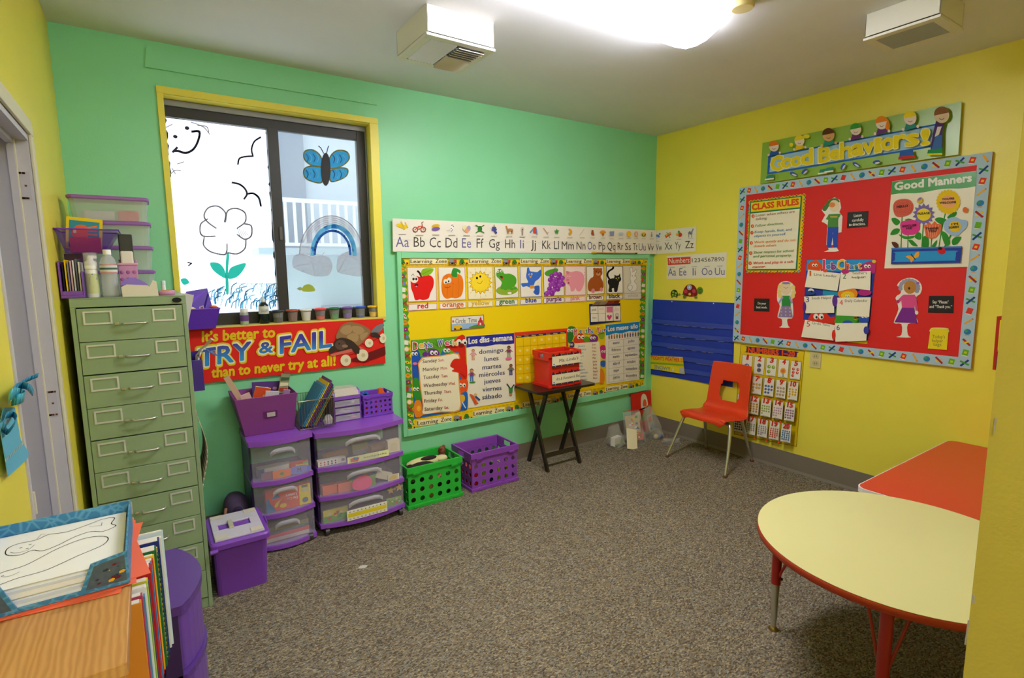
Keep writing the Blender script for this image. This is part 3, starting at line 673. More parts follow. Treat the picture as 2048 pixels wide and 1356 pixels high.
# circle time sign
s = Sheet(BY, ZB, .002); s.base([(430, 52), (684, 36), (687, 136), (432, 160)], WHITE)
s.q([(436, 110), (683, 94), (685, 134), (436, 157)], pp('8fb4d8')).blob([(570, 135), (620, 115), (685, 105), (685, 134), (600, 142)], pp('4f8f35')).el(483, 132, 36, 18, pp('e6b81e'), -5).el(462, 148, 8, 8, BLACK).el(508, 144, 8, 8, BLACK).q([(640, 122), (640, 85), (658, 70), (678, 82), (678, 118)], RD).q([(648, 75), (658, 52), (670, 72)], RD).r(652, 98, 664, 116, WHITE).el(447, 88, 8, 10, pp('d06a6a'))
s.t('Circle', 465, 104, 543, 100, 36, INK, 0).t('Time', 563, 98, 630, 92, 34, INK, 0).frame([(432, 54), (682, 38), (685, 134), (434, 158)], 5, pp('8a5a4a'))
s.build('sign_card', 'small Circle Time sign with a bus and schoolhouse on the yellow board', 'sign')
# days of the week chart
s = Sheet(BY, ZC, .002); s.base([(142, 262), (838, 203), (863, 1160), (182, 1275)], pp('1f66b8'))
s.q([(145, 264), (836, 205), (842, 430), (150, 480)], pp('5fa51e'))
MON = lambda x, y, rx, ry, h, e=None: (s.el(x, y, rx, ry, pp(h)), s.eyes(x, y - ry * .2, e or rx * .28))
s.blob([(700, 260), (760, 205), (832, 215), (850, 500), (858, 760), (780, 740), (700, 420), (560, 380)], pp('d8260f'))
s.blob([(160, 400), (235, 395), (260, 500), (230, 640), (235, 740), (165, 770)], pp('1f55b0')); s.eyes(185, 435, 20); s.el(192, 562, 30, 18, pp('e070a0'))
s.blob([(165, 780), (230, 760), (265, 900), (262, 1040), (195, 1050)], pp('2f8f2a')).eyes(205, 890, 20).blob([(185, 1060), (265, 1050), (275, 1230), (190, 1240)], pp('e8861c')).el(238, 1140, 26, 36, pp('f0b428'))
s.blob([(720, 800), (860, 770), (865, 900), (780, 1000), (735, 970)], pp('e8551c')).eyes(800, 840, 22).blob([(760, 980), (860, 930), (862, 1150), (790, 1110)], pp('1f66b8')).el(800, 1010, 35, 50, pp('eab81c')).line([(800, 1060), (840, 1130)], 14, pp('d0d8e0'))
s.el(430, 430, 75, 62, pp('6b2f8a')).eyes(432, 420, 24).blob([(520, 440), (560, 370), (620, 365), (645, 430), (735, 410), (735, 440), (520, 450)], pp('1f6fa8')).el(598, 395, 40, 35, pp('3fa05a')).eyes(598, 390, 22).el(320, 440, 36, 30, pp('6b2f8a'))
PAP = pp('efe6c4'); s.blob([(265, 500), (300, 475), (520, 455), (755, 432), (752, 650), (770, 900), (772, 1165), (520, 1190), (290, 1222), (272, 1235), (285, 1100), (250, 850), (235, 640), (225, 560)], pp('e89a3c'), 3).blob([(278, 515), (310, 488), (520, 468), (742, 446), (740, 650), (756, 900), (758, 1152), (520, 1176), (296, 1210), (298, 1100), (264, 850), (248, 640), (240, 565)], PAP, 3)
s.blob([(650, 560), (690, 505), (760, 500), (850, 560), (855, 740), (780, 690), (665, 660), (690, 630), (645, 600)], pp('d8260f')); s.eyes(790, 285, 34); s.blob([(745, 318), (775, 300), (815, 305), (820, 335), (780, 350)], pp('8a1408'))
for k, (a, b, x1, ab, xa, xb) in enumerate((('Sunday', 555, 470, 'Sun.', 490, 565), ('Monday', 662, 495, 'Mon.', 518, 605), ('Tuesday', 762, 500, 'Tues.', 525, 610), ('Wednesday', 868, 602, 'Wed.', 622, 708), ('Thursday', 966, 535, 'Thurs.', 560, 655), ('Friday', 1066, 468, 'Fri.', 488, 545), ('Saturday', 1170, 542, 'Sat.', 566, 622))):
    x0 = 285 + k * 4; sl = .095; s.t(a, x0, b, x1, b - (x1 - x0) * sl, 45, pp('5a2f3a'), .006).t(ab, xa, b - (xa - x0) * sl, xb, b - (xb - x0) * sl, 36, pp('c83a2a'), .006)
for k, (ch, x, y, h, col) in enumerate((('D', 160, 385, 95, 'd8402a'), ('a', 245, 362, 85, 'e8b820'), ('Y', 300, 380, 85, '8a3a8a'), ('s', 345, 352, 70, '3a78c0'), ('W', 478, 335, 75, '2f55b0'), ('e', 566, 322, 75, 'd83a60'), ('e', 622, 312, 75, '2f9a50'), ('k', 668, 325, 70, 'eab81c'))):
    s.t(ch, x - 4, y + 4, x + 62, y - 1, h + 8, WHITE, .05).t(ch, x, y, x + 58, y - 4, h, pp(col), .02)
s.t('of the', 402, 300, 465, 335, 22, pp('2f5a20'), .01)
s.build('chart_poster', 'green and blue chart of English weekday names framed by furry monsters', 'chart')
# los dias de la semana
s = Sheet(BY, ZC, .002); s.base([(852, 212), (1472, 165), (1490, 1040), (880, 1140)], pp('efe8d2'))
s.q([(854, 214), (1470, 167), (1472, 302)] + [(1470 - k * 61.5, 302 + k * 5.4 + 7 * math.sin(k * 1.3)) for k in range(1, 11)], pp('2b2f96'))
s.t('Los días', 884, 308, 1150, 282, 72, WHITE, .03).t('de la', 1162, 270, 1190, 268, 15, WHITE).t('semana', 1198, 278, 1448, 258, 72, WHITE, .03)
for tx, x0, y0, x1, y1 in (('domingo', 1020, 440, 1330, 412), ('lunes', 1088, 535, 1268, 517), ('martes', 1060, 640, 1303, 615), ('miércoles', 1018, 738, 1348, 704), ('jueves', 1080, 822, 1294, 800), ('viernes', 1062, 925, 1306, 900), ('sábado', 1058, 1025, 1310, 998)): s.t(tx, x0, y0, x1, y1, 58, pp('3a3f70'), .012)
def kid(s, x, y, k, skin, top, bot, hair='5a3a20'):
    s.el(x, y - 30 * k, 14 * k, 14 * k, pp(hair)).el(x, y - 27 * k, 11 * k, 11 * k, pp(skin)).q([(x - 13 * k, y - 14 * k), (x + 13 * k, y - 14 * k), (x + 16 * k, y + 16 * k), (x - 16 * k, y + 16 * k)], pp(top)).line([(x - 13 * k, y - 10 * k), (x - 26 * k, y + 4 * k)], 6 * k, pp(skin)).line([(x + 13 * k, y - 10 * k), (x + 26 * k, y + 4 * k)], 6 * k, pp(skin)).line([(x - 7 * k, y + 14 * k), (x - 8 * k, y + 48 * k)], 9 * k, pp(bot)).line([(x + 7 * k, y + 14 * k), (x + 8 * k, y + 48 * k)], 9 * k, pp(bot))
kid(s, 940, 440, 1.5, 'd9a070', 'e8a0b8', 'd9a070', 'a8682a'); kid(s, 1400, 400, 1.6, '8a5a34', '8a3a6a', '8a9a70'); s.el(1398, 497, 42, 20, pp('e86aa0'), -6)
kid(s, 920, 700, 1.7, 'c99060', '8a3a7a', '2f6fb8', '6a4a28'); s.el(928, 802, 42, 10, pp('3f8a3a'), -6); kid(s, 1425, 630, 1.5, '8a5a34', '6a7a60', '3a3478', '6a3a1c')
s.line([(1375, 825), (1415, 880)], 12, BLACK).line([(1462, 835), (1430, 880)], 12, BLACK).q([(1398, 875), (1448, 870), (1444, 935), (1402, 938)], pp('3f8a3a')).el(1422, 958, 20, 14, pp('c99060'))
s.q([(888, 950), (925, 960), (1005, 1075), (965, 1090)], pp('e0551c')).el(965, 965, 22, 22, pp('d9b070')).line([(975, 990), (1015, 1025)], 22, pp('2f4f9a'))
s.build('chart_poster', 'white Spanish weekday chart with dark blue heading and cartoon children', 'chart')
# calendar
ZE = (1020, 590, 6.779)
s = Sheet(BY, ZE, .002); s.base([(56, 508), (775, 450), (785, 700), (785, 1160), (70, 1215)], pp('d93a1c')); s.q([(75, 550), (756, 492), (765, 1150), (82, 1200)], pp('edc800')); s.q([(78, 552), (756, 490), (757, 520), (80, 582)], pp('2b2a60'))
for k in range(7): s.r(93 + k * 98, 558 - k * 8.6, 150 + k * 98, 570 - k * 8.6, pp('c9b030'))
for k in range(1, 7): s.line([(76 + k * 98.5, 575 - k * 8.6), (86 + k * 98.5, 1200 - k * 8)], 2.5, pp('8f7400'))
for k in range(1, 6): s.line([(80, 582 + k * 122), (760, 520 + k * 122)], 2.5, pp('8f7400'))
for j in range(5):
    for k in range(7):
        if j or k > 1: s.el(130 + k * 98, 630 + j * 124 - k * 8.4, 17, 20, pp('f0dc70'))
s.build('calendar_chart', 'yellow calendar grid with red edge partly behind the red crate', 'calendar')
# months of the year
s = Sheet(BY, ZE, .002); s.base([(780, 440), (1280, 425), (1275, 1195), (800, 1230)], pp('e9c41a'))
s.blob([(782, 442), (880, 436), (870, 520), (840, 620), (785, 640)], pp('2f7a2a')).eyes(812, 480, 20); s.blob([(800, 660), (850, 630), (870, 690), (820, 720)], pp('4a2f6a')).eyes(825, 672, 13)
s.blob([(855, 610), (900, 540), (960, 515), (1010, 560), (1080, 600), (1080, 650), (900, 660)], pp('d8401c')).eyes(955, 570, 24); s.el(1035, 600, 42, 40, pp('5f9a1e')); s.el(1130, 590, 60, 58, pp('7a2f8a')); s.eyes(1118, 580, 18); s.el(1235, 540, 44, 60, pp('8fb01e'))
s.blob([(1215, 700), (1285, 690), (1285, 860), (1225, 830)], pp('c82a78')).eyes(1262, 765, 15).blob([(1220, 900), (1282, 890), (1280, 970), (1225, 960)], pp('2f66b8')).blob([(1215, 1000), (1270, 1050), (1270, 1170), (1210, 1195)], pp('e8861c'))
s.q([(868, 655), (1200, 630), (1222, 800), (1208, 1180), (1000, 1225), (830, 1225)], PAP)
for k, m_ in enumerate(('January', 'February', 'March', 'April', 'May', 'June', 'July', 'August', 'September', 'October', 'November')):
    y = 705 + k * 45.5 - (3 if k > 5 else 0); w_ = 14 * len(m_)
    s.t(m_, 912 + k * 1.5, y, 912 + w_ + k * 1.5, y - w_ * .07, 23, pp('5a8fc0'), .004)
    ab = m_[:4] if m_ in ('June', 'July') else m_[:3] + ('t' if m_ == 'September' else '') + ('' if m_ == 'May' else '.')
    s.t(ab, 1106 + k * .8, y - 22 + k * .2, 1106 + 14.5 * len(ab) + k, y - 26, 25, pp('b03a2a'), .006)
for ch, x, y, h, col in (('M', 858, 540, 80, 'd0402a'), ('o', 925, 512, 55, '3a78c0'), ('n', 965, 512, 60, 'eab81c'), ('t', 1005, 515, 65, '2f9a50'), ('h', 1040, 512, 75, '8a3a8a'), ('s', 1075, 515, 50, '3a78c0'), ('Y', 1155, 515, 80, 'd0402a'), ('e', 1195, 500, 50, 'e8861c'), ('a', 1222, 495, 45, '3a78c0'), ('r', 1248, 490, 45, '8a3a8a')):
    s.t(ch, x - 3, y + 3, x + 40, y - 1, h + 6, WHITE, .05).t(ch, x, y, x + 37, y - 3, h, pp(col), .02)
s.t('of the', 1125, 500, 1150, 500, 12, BLACK)
s.build('chart_poster', 'yellow chart of English month names with furry monsters, behind the red crate', 'chart')
# los meses del ano
s = Sheet(BY, ZE, .0022); s.base([(1290, 405), (1746, 360), (1752, 1145), (1305, 1210)], pp('efe8d2'))
s.q([(1292, 406), (1745, 362), (1746, 478)] + [(1746 - k * 45, 478 + k * 6.5 + 8 * math.sin(k * 1.5)) for k in range(1, 11)], pp('1c86c4'))
s.t('Los meses', 1323, 492, 1600, 462, 62, WHITE, .03).t('del', 1606, 442, 1624, 440, 12, WHITE).t('año', 1632, 458, 1728, 448, 62, WHITE, .03)
rg = random.Random(4)
for k in range(12):
    x = 1338 + k * 35.5; y = 575 - k * 4; h = rg.choice(('c83a2a', '2f7a2a', '2f4f9a', 'c98a1c', '7a3a6a', '5a3a20')); s.el(x, y - 28, 7, 7, pp('8a5a34')).q([(x - 8, y - 20), (x + 8, y - 20), (x + 9, y + 5), (x - 9, y + 5)], pp(h)).r(x - 6, y + 5, x + 6, y + 26, pp(rg.choice(('3a3a5a', '5a3a20', 'c83a2a'))))
for k in range(7): s.line([(1325, 625 + k * 93), (1738, 570 + k * 92)], 2.5, pp('8fa0b0'))
for xa, xb in ((1325, 1330), (1528, 1530), (1738, 1735)): s.line([(xa, 625 if xa < 1400 else 598 if xa < 1600 else 570), (xb, 1183 if xa < 1400 else 1155 if xa < 1600 else 1122)], 2.5, pp('8fa0b0'))
for k, (a, b) in enumerate((('enero', 'julio'), ('febrero', 'agosto'), ('marzo', 'septiembre'), ('abril', 'octubre'), ('mayo', 'noviembre'), ('junio', 'diciembre'))):
    y = 662 + k * 93; w_ = len(a) * 17.5; s.t(a, 1428 - w_ / 2, y + 4, 1428 + w_ / 2, y - 5, 36, pp('46466a'), .006); w_ = len(b) * 16.6; s.t(b, 1632 - w_ / 2, y - 20, 1632 + w_ / 2, y - 30, 35, pp('46466a'), .006)
s.build('chart_poster', 'white Spanish month chart with light blue heading, right end of the board', 'chart')
# small word and picture chart with cards
t = thing('picture_word_chart', 'small navy pocket chart of pink word cards under the black cat card', 'chart', hit(1205, 645, 'y', 0))
s = Sheet(BY, ZE, .004); s.base([(1068, 122), (1490, 108), (1498, 352), (1078, 405)], pp('1f2352')); s.build('backing', parent=t)
for j in range(2):
    for k in range(4):
        s = Sheet(BY, ZE, .0056); x0, x1 = 1085 + k * 102 + j * 4, 1182 + k * 101 + j * 4; y0, y1 = (155, 250) if j == 0 else (255, 365); dy = -k * (2 if j == 0 else 5)
        s.base([(x0, y0 + dy), (x1, y0 + dy - 3), (x1 + 2, y1 + dy - 4), (x0 + 2, y1 + dy)], pp('eee6d0'), .0006)
        xm, ym = (x0 + x1) / 2, (y0 + y1) / 2 + dy
        if (j, k) == (0, 0): s.t('pink', xm - 30, ym + 12, xm + 30, ym + 10, 34, INK)
        if (j, k) == (0, 1): s.t('pink', xm - 28, ym, xm + 28, ym - 2, 26, pp('e0a0a8'))
        if (j, k) == (0, 2): s.q([(x0 + 12, y0 + dy + 8), (x1 - 4, y0 + dy + 5), (x1 - 2, y1 + dy - 10), (x0 + 14, y1 + dy - 8)], pp('dd6f90'))
        if (j, k) == (0, 3):
            for a in range(8): s.line([(xm - 35 + a * 9, ym + 28 - a * 2), (xm - 20 + a * 7, ym - 30 + a * 3)], 3, pp('e0b0b0'))
        if (j, k) == (1, 0): s.t('heart', xm - 28, ym + 8, xm + 28, ym + 6, 22, INK)
        if (j, k) == (1, 2): s.blob([(xm, ym - 15), (xm + 14, ym - 32), (xm + 34, ym - 18), (xm + 20, ym + 14), (xm, ym + 38), (xm - 20, ym + 14), (xm - 34, ym - 18), (xm - 14, ym - 32)], pp('d83f78'))
        if (j, k) == (1, 3): s.r(xm - 16, ym - 45, xm + 20, ym + 30, BLACK).r(xm - 11, ym - 40, xm + 15, ym - 5, pp('d8d8d0')).r(xm - 11, ym, xm + 15, ym + 25, pp('a83a3a'))
        s.build('word_card', parent=t)
ps = [hit(1020 + x / 6.779, 590 + y / 6.779, 'y', -.018) for x, y in ((1110, 140), (1470, 122))]; qs = [hit(1020 + x / 6.779, 590 + y / 6.779, 'y', -.05) for x, y in ((1165, 88), (1500, 70))]
for k, h in enumerate(('b3a595', 'cbb8a8', 'b8452f', 'a8382a')):
    a, b = k / 4, (k + .96) / 4; L = lambda u, v, s_: u + (v - u) * s_
    MB().add([L(ps[0], ps[1], a), L(ps[0], ps[1], b), L(qs[0], qs[1], b), L(qs[0], qs[1], a)], [(0, 1, 2, 3)], pp(h)).build('flipped_card', t, solid=.001)
# alphabet strip running round the corner
VOW = pp('6a6a9a'); CON = pp('4a453f')
s = Sheet(GREEN, ZA, .03); s.base([(5, 28), (2000, 118), (1998, 297), (8, 279)], pp('ece7d8'))
for tx, a, b, y, h in (('Aa', 30, 130, 243, 76), ('Bb', 165, 250, 243, 74), ('Cc', 285, 370, 246, 74), ('Dd', 405, 495, 248, 74), ('Ee', 530, 598, 249, 72), ('Ff', 640, 692, 250, 70), ('Gg', 733, 815, 250, 66), ('Hh', 855, 930, 252, 65), ('Ii', 968, 997, 254, 64), ('Jj', 1050, 1088, 254, 62), ('Kk', 1135, 1200, 258, 62), ('Ll', 1225, 1262, 260, 62), ('Mm', 1283, 1375, 262, 60), ('Nn', 1395, 1462, 263, 60), ('Oo', 1478, 1540, 264, 60), ('Pp', 1562, 1612, 264, 58), ('Qq', 1628, 1688, 265, 58), ('Rr', 1706, 1748, 266, 56), ('Ss', 1762, 1806, 268, 56), ('Tt', 1822, 1855, 268, 54), ('Uu', 1865, 1918, 270, 54), ('Vv', 1932, 1978, 271, 54)):
    s.t(tx, a, y, b, y + (b - a) * .012, h, VOW if tx[0] in 'AEIOU' else CON, -.004)
s.line([(10, 188), (1998, 224)], 1.5, pp('cfcabc'))
def ic(s, k, x, y, r):
    e = lambda dx, dy, rx, ry, h, a=0: s.el(x + dx * r, y + dy * r, rx * r, ry * r, pp(h), a)
    l = lambda ps, w, h: s.line([(x + a * r, y + b * r) for a, b in ps], w * r, pp(h))
    if k == 0: e(-.1, 0, 1, .35, 'e8c81e', 15); l([(-.2, -.7), (.3, .5)], .25, 'd8b414'); l([(.5, -.6), (.9, .2)], .2, 'd8b414')
    elif k == 1:
        for d in (-.65, .65): s.line([(x + d * r + .4 * r * math.cos(R(a)), y + .45 * r + .4 * r * math.sin(R(a))) for a in range(0, 361, 40)], .12 * r, pp('c83a2a'))
        l([(-.65, .45), (-.1, -.1), (.5, -.1), (.65, .45)], .12, 'd8502a'); l([(.5, -.1), (.4, -.7), (.65, -.8)], .1, '8a3a28'); l([(-.1, -.1), (0, .45), (.5, -.1)], .1, 'd8502a')
    elif k == 2: e(0, -.25, .75, .35, 'e0b428', -8); e(0, .3, .8, .35, '7a5aa8', -8)
    elif k == 3: e(.1, -.5, .35, .4, 'efeee8'); e(0, .25, .4, .55, 'efeee8'); l([(-.9, .5), (-.3, .4)], .15, 'cfcdc6'); [e(a, b, .09, .1, '2a2826') for a, b in ((0, -.5), (.2, -.55), (-.1, .1), (.15, .4), (-.05, .6), (.3, -.3))]
    elif k == 4: e(-.35, -.1, .45, .6, 'e8e0a8', -15); e(.35, .05, .42, .6, 'a89ac8', 15); e(.05, .45, .4, .45, 'e8a078')
    elif k == 5: e(0, 0, .45, .6, '2f7a2a'); [l([(0, b), (a, b + d)], .18, '2f7a2a') for a, b, d in ((-.8, -.3, -.4), (.8, -.3, -.4), (-.8, .3, .5), (.8, .3, .5))]
    elif k == 6: [e(a, b, .25, .25, '4a4a9a') for a, b in ((-.2, -.3), (.2, -.3), (0, .05), (.35, .05), (.2, .4), (.4, .7), (-.3, .1))]; l([(0, -.9), (.05, -.4)], .15, '6a7a30')
    elif k == 7: e(.15, 0, .7, .3, 'c08a50'); l([(-.4, 0), (-.6, -.7)], .3, 'c08a50'); [l([(a, .1), (a, .85)], .14, 'b07a40') for a in (-.35, -.1, .5, .75)]
    elif k == 8: e(0, -.3, .4, .5, 'd8d0c0'); l([(0, .1), (0, .9)], .3, '9a8a78'); e(0, -.2, .15, .15, '4a453f')
    elif k == 9: s.q([(x - .25 * r, y - .8 * r), (x + .45 * r, y - .8 * r), (x + .5 * r, y + .6 * r), (x - .3 * r, y + .6 * r)], pp('d8482a')); l([(-.3, -.4), (-.9, .3)], .3, '5a8ac8'); l([(.45, -.3), (.6, .8)], .25, '5a8ac8')
    elif k == 10: l([(-.7, -.8), (.5, .8)], .16, 'c88a78'); l([(.3, .6), (.7, .3)], .14, 'c88a78')
    elif k == 11: s.star(x, y, .8 * r, pp('4a9a38'), 5, .5); l([(0, .2), (.1, .9)], .1, '4a7a38')
    elif k == 12: s.blob([(x - .3 * r, y - .9 * r), (x + .5 * r, y - .6 * r), (x + .7 * r, y + .2 * r), (x + .1 * r, y + .9 * r), (x - .4 * r, y + .6 * r), (x + .1 * r, y)], pp('e0a428'))
    elif k == 13: l([(.6, -.9), (-.8, .9)], .1, 'b8b4ac')
    elif k == 14: e(0, -.5, .35, .35, '8a5a38'); e(0, .2, .42, .6, 'a8502a'); e(.35, .7, .2, .2, '8a5a38')
    elif k == 15: [l([(0, .2), (.9 * math.sin(R(a)), -.8 * math.cos(R(a)))], .3, 'd8942a') for a in range(-70, 71, 28)]; e(0, .5, .35, .4, 'b86a28')
    elif k == 16: s.q([(x - .8 * r, y - .6 * r), (x + .8 * r, y - .7 * r), (x + .7 * r, y + .7 * r), (x - .7 * r, y + .8 * r)], pp('8a9ac0'))
    elif k == 17: e(0, 0, .9, .45, 'c4d4ea'); [l([(a, .4), (a - .1, .9)], .08, 'a8c0e0') for a in (-.5, 0, .5)]
    elif k == 18: e(0, 0, .8, .95, 'e8b41c'); e(0, 0, .6, .75, 'f0c428')
    elif k == 19: e(0, 0, .7, .95, 'd8a090'); e(.1, 0, .4, .7, 'e8c0a8')
    elif k == 20: e(0, 0, .8, .8, 'e0b428'); s.el(x, y, .8 * r, .8 * r, pp('4a8a38'), t0=90, t1=210); s.el(x, y, .8 * r, .8 * r, pp('8a3a28'), t0=330, t1=450)
    elif k == 21: e(0, .4, .3, .6, '8aa0b8'); l([(0, -.9), (0, 0)], .2, '5a7a90')
    elif k == 22: e(-.1, .2, .9, .55, '5a78b8'); e(.75, -.5, .3, .25, '5a78b8', -40); e(-.1, .5, .6, .2, 'c8d4e8')
    elif k == 23: s.q([(x - .8 * r, y + .1 * r), (x + .6 * r, y - .7 * r), (x + .8 * r, y - .1 * r), (x - .5 * r, y + .8 * r)], pp('d8502a')); l([(-.4, .1), (.6, -.4)], .2, 'f0c428'); l([(-.3, -.6), (.5, .7)], .15, '4a8a38')
    elif k == 24: e(.3, .25, .55, .6, 'c83a2a'); e(-.4, .2, .35, .4, 'e0a428'); e(0, -.5, .3, .35, '4a9a38')
    else: e(-.1, 0, .5, .35, '8a8e98'); l([(.2, -.1), (.5, -.8)], .28, '8a8e98'); [l([(a, .1), (a, .9)], .12, '6a6e78') for a in (-.4, .2)]; l([(-.3, -.3), (.1, .3)], .1, '3a3e48')
for k, x in enumerate((78, 206, 330, 450, 562, 662, 768, 882, 982, 1072, 1160, 1240, 1338, 1432, 1510, 1588, 1655, 1725, 1783, 1838, 1895, 1955)):
    y = 88 + (x - 78) * .0335; r = 43 - (x - 78) * .0105
    if 0 < k < 2: r *= 1.1
    ic(s, k, x, y, r * (.85 if k > 9 else 1)); w_ = r * 1.3; s.r(x - w_ / 2, y + r * 1.35, x + w_ / 2, y + r * 1.48, pp('a9a498'))
s.build('alphabet_strip', 'long white alphabet strip with pictures on the green wall above the board', 'alphabet strip')
ZF = (1180, 430, 3.664)
s = Sheet(YEL, ZF, .004); s.base([(468, 118), (783, 84), (778, 268), (462, 290)], pp('e6e0cc'))
for tx, a, b, y, h in (('Ww', 471, 530, 263, 50), ('Xx', 549, 606, 255, 52), ('Yy', 625, 667, 250, 52), ('Zz', 700, 762, 245, 54)): s.t(tx, a, y, b, y - (b - a) * .06, h, CON, -.004)
for k, x, y, r in ((22, 494, 152, 26), (23, 575, 146, 30), (24, 655, 138, 28), (25, 742, 132, 34)): ic(s, k, x, y, r); s.r(x - 18, y + 38, x + 18, y + 41, pp('a9a498'))
s.build('alphabet_strip', 'short white alphabet strip from W to Z on the yellow wall', 'alphabet strip')
# pointer stick below the strip
p0, p1 = hit(780 + 1535 / 3.793, 430 + 286 / 3.793, 'y', -.041), hit(780 + 1868 / 3.793, 430 + 291 / 3.793, 'y', -.041)
t = thing('pointer_stick', 'thin wooden pointer with dark tip lying along the board frame under the alphabet', 'pointer', p0)
MB().tube([p0, p1], [.0045, .004], c('b98c3a', .5)).build('stick', t); MB().tube([p1 - Vector((.012, 0, 0)), p1 + Vector((.01, 0, 0))], .006, BLACK).build('tip', t)
MB().ball(p0 + Vector((.02, 0, 0)), (.03, .007, .009), c('d9b23a', .5)).build('grip', t)
# try and fail banner
ZG = (350, 600, 4.3574)
s = Sheet(GREEN, ZG, .0148); s.base([(92, 258), (1808, 160), (1828, 548), (133, 735)], pp('dd2418'), .0012)
YT = pp('e0c414')
s.t('It’s better to', 236, 362, 866, 320, 88, YT, .035).t('than to never try at all!', 318, 672, 1390, 565, 84, YT, .035)
gm, gt, gb = new('banner_lettering_blue'); tcn = gt.nodes.new('ShaderNodeTexCoord'); sx_ = gt.nodes.new('ShaderNodeSeparateXYZ'); mr = gt.nodes.new('ShaderNodeMapRange'); rmp = gt.nodes.new('ShaderNodeValToRGB')
zmid = hit(560, 715, 'y', 0).z - 1.0
gt.links.new(tcn.outputs['Object'], sx_.inputs[0]); gt.links.new(sx_.outputs[2], mr.inputs[0]); gt.links.new(mr.outputs[0], rmp.inputs[0]); gt.links.new(rmp.outputs[0], gb.inputs[0])
mr.inputs[1].default_value = .125; mr.inputs[2].default_value = .205; rmp.color_ramp.elements[0].color = rgb('1f8fd0'); rmp.color_ramp.elements[1].color = rgb('36309a')
for tx, x0, y0, x1, y1, h in (('TRY', 205, 578, 655, 508, 145), ('&', 730, 462, 846, 450, 92), ('FAIL', 912, 462, 1352, 402, 140)):
    s.t(tx, x0 - 14, y0 + 14, x1 + 14, y1 + 12, h + 26, YT, .085)
    s.t(tx, x0 - 7, y0 + 7, x1 + 7, y1 + 6, h + 13, pp('f1ead0'), .055)
    s.t(tx, x0, y0, x1, y1, h, gm, .03)
DRK, TAN, SHL = pp('3a2c22'), pp('a88a5c'), pp('8f6f48')
s.q([(1500, 520), (1820, 400), (1825, 470), (1640, 540)], pp('6a1412'))
s.q([(1340, 470), (1600, 400), (1640, 420), (1360, 488)], pp('d06a58')).line([(1470, 470), (1560, 450)], 18, RD).line([(1640, 370), (1730, 330)], 22, RD)
for x, y, rx, ry in ((1478, 522, 46, 50), (1624, 478, 50, 52), (1680, 372, 36, 38), (1800, 330, 30, 42)): s.el(x, y, rx, ry, pp('e2d8b4')).el(x + 6, y, rx * .35, ry * .35, pp('c9b98c'))
s.blob([(1700, 270), (1740, 225), (1790, 205), (1810, 215), (1795, 250), (1740, 285), (1712, 290)], pp('77787e')).line(spline([(1715, 292), (1760, 280), (1808, 232)]), 8, pp('e8e0c8'))
s.blob([(1395, 330), (1410, 270), (1445, 215), (1520, 190), (1620, 215), (1690, 260), (1680, 300), (1620, 370), (1560, 400), (1480, 350)], SHL)
for q in ([(1430, 270), (1460, 225), (1520, 220), (1530, 270), (1480, 300)], [(1535, 225), (1610, 230), (1640, 270), (1590, 300), (1540, 270)], [(1490, 310), (1540, 285), (1590, 310), (1570, 360), (1510, 345)], [(1600, 305), (1650, 280), (1672, 290), (1620, 350)]): s.blob(q, TAN, 3)
s.blob([(1375, 360), (1440, 325), (1520, 345), (1570, 385), (1600, 420), (1580, 450), (1530, 420), (1480, 430), (1420, 440), (1380, 420)], DRK).el(1432, 388, 48, 44, pp('5a4638')).el(1470, 398, 26, 14, pp('8a705a')).el(1420, 378, 6, 7, BLACK).blob([(1330, 430), (1370, 395), (1400, 430), (1350, 460)], DRK).blob([(1530, 400), (1590, 420), (1590, 465), (1545, 445)], DRK).blob([(1690, 290), (1740, 280), (1780, 320), (1720, 320)], DRK)
s.build('banner', 'red try and fail banner with a tortoise on a skateboard below the window', 'banner')
# ================================================================== the yellow wall
ZH = (1460, 440, 3.483); ZI = (1460, 180, 3.483); ZJ = (1480, 370, 7.1375); ZK = (1590, 500, 6.778); ZL = (1760, 330, 6.162); ZM = (1500, 190, 4.6545); ZN = (1460, 680, 6.165)
# numbers and vowels strip
s = Sheet(YEL, ZF, .001); s.base([(565, 302), (1003, 272), (998, 460), (564, 470)], pp('e6e0cc')); s.q([(570, 315), (738, 305), (738, 358), (572, 368)], pp('d8432c'))
s.t('Numbers', 580, 356, 730, 348, 38, WHITE, .004).t('1234567890', 748, 347, 985, 338, 30, CON)
for tx, a, b in (('Aa', 573, 632), ('Ee', 656, 708), ('Ii', 754, 777), ('Oo', 820, 898), ('Uu', 917, 988)): s.t(tx, a, 445 - (a - 573) * .012, b, 444 - (b - 573) * .012, 54, VOW, -.004); s.t('vowel', (a + b) / 2 - 18, 388 - (a - 573) * .03, (a + b) / 2 + 18, 387 - (a - 573) * .03, 9, CON)
s.build('number_strip', 'white strip of numbers and vowels on the yellow wall above the turtles', 'number strip')
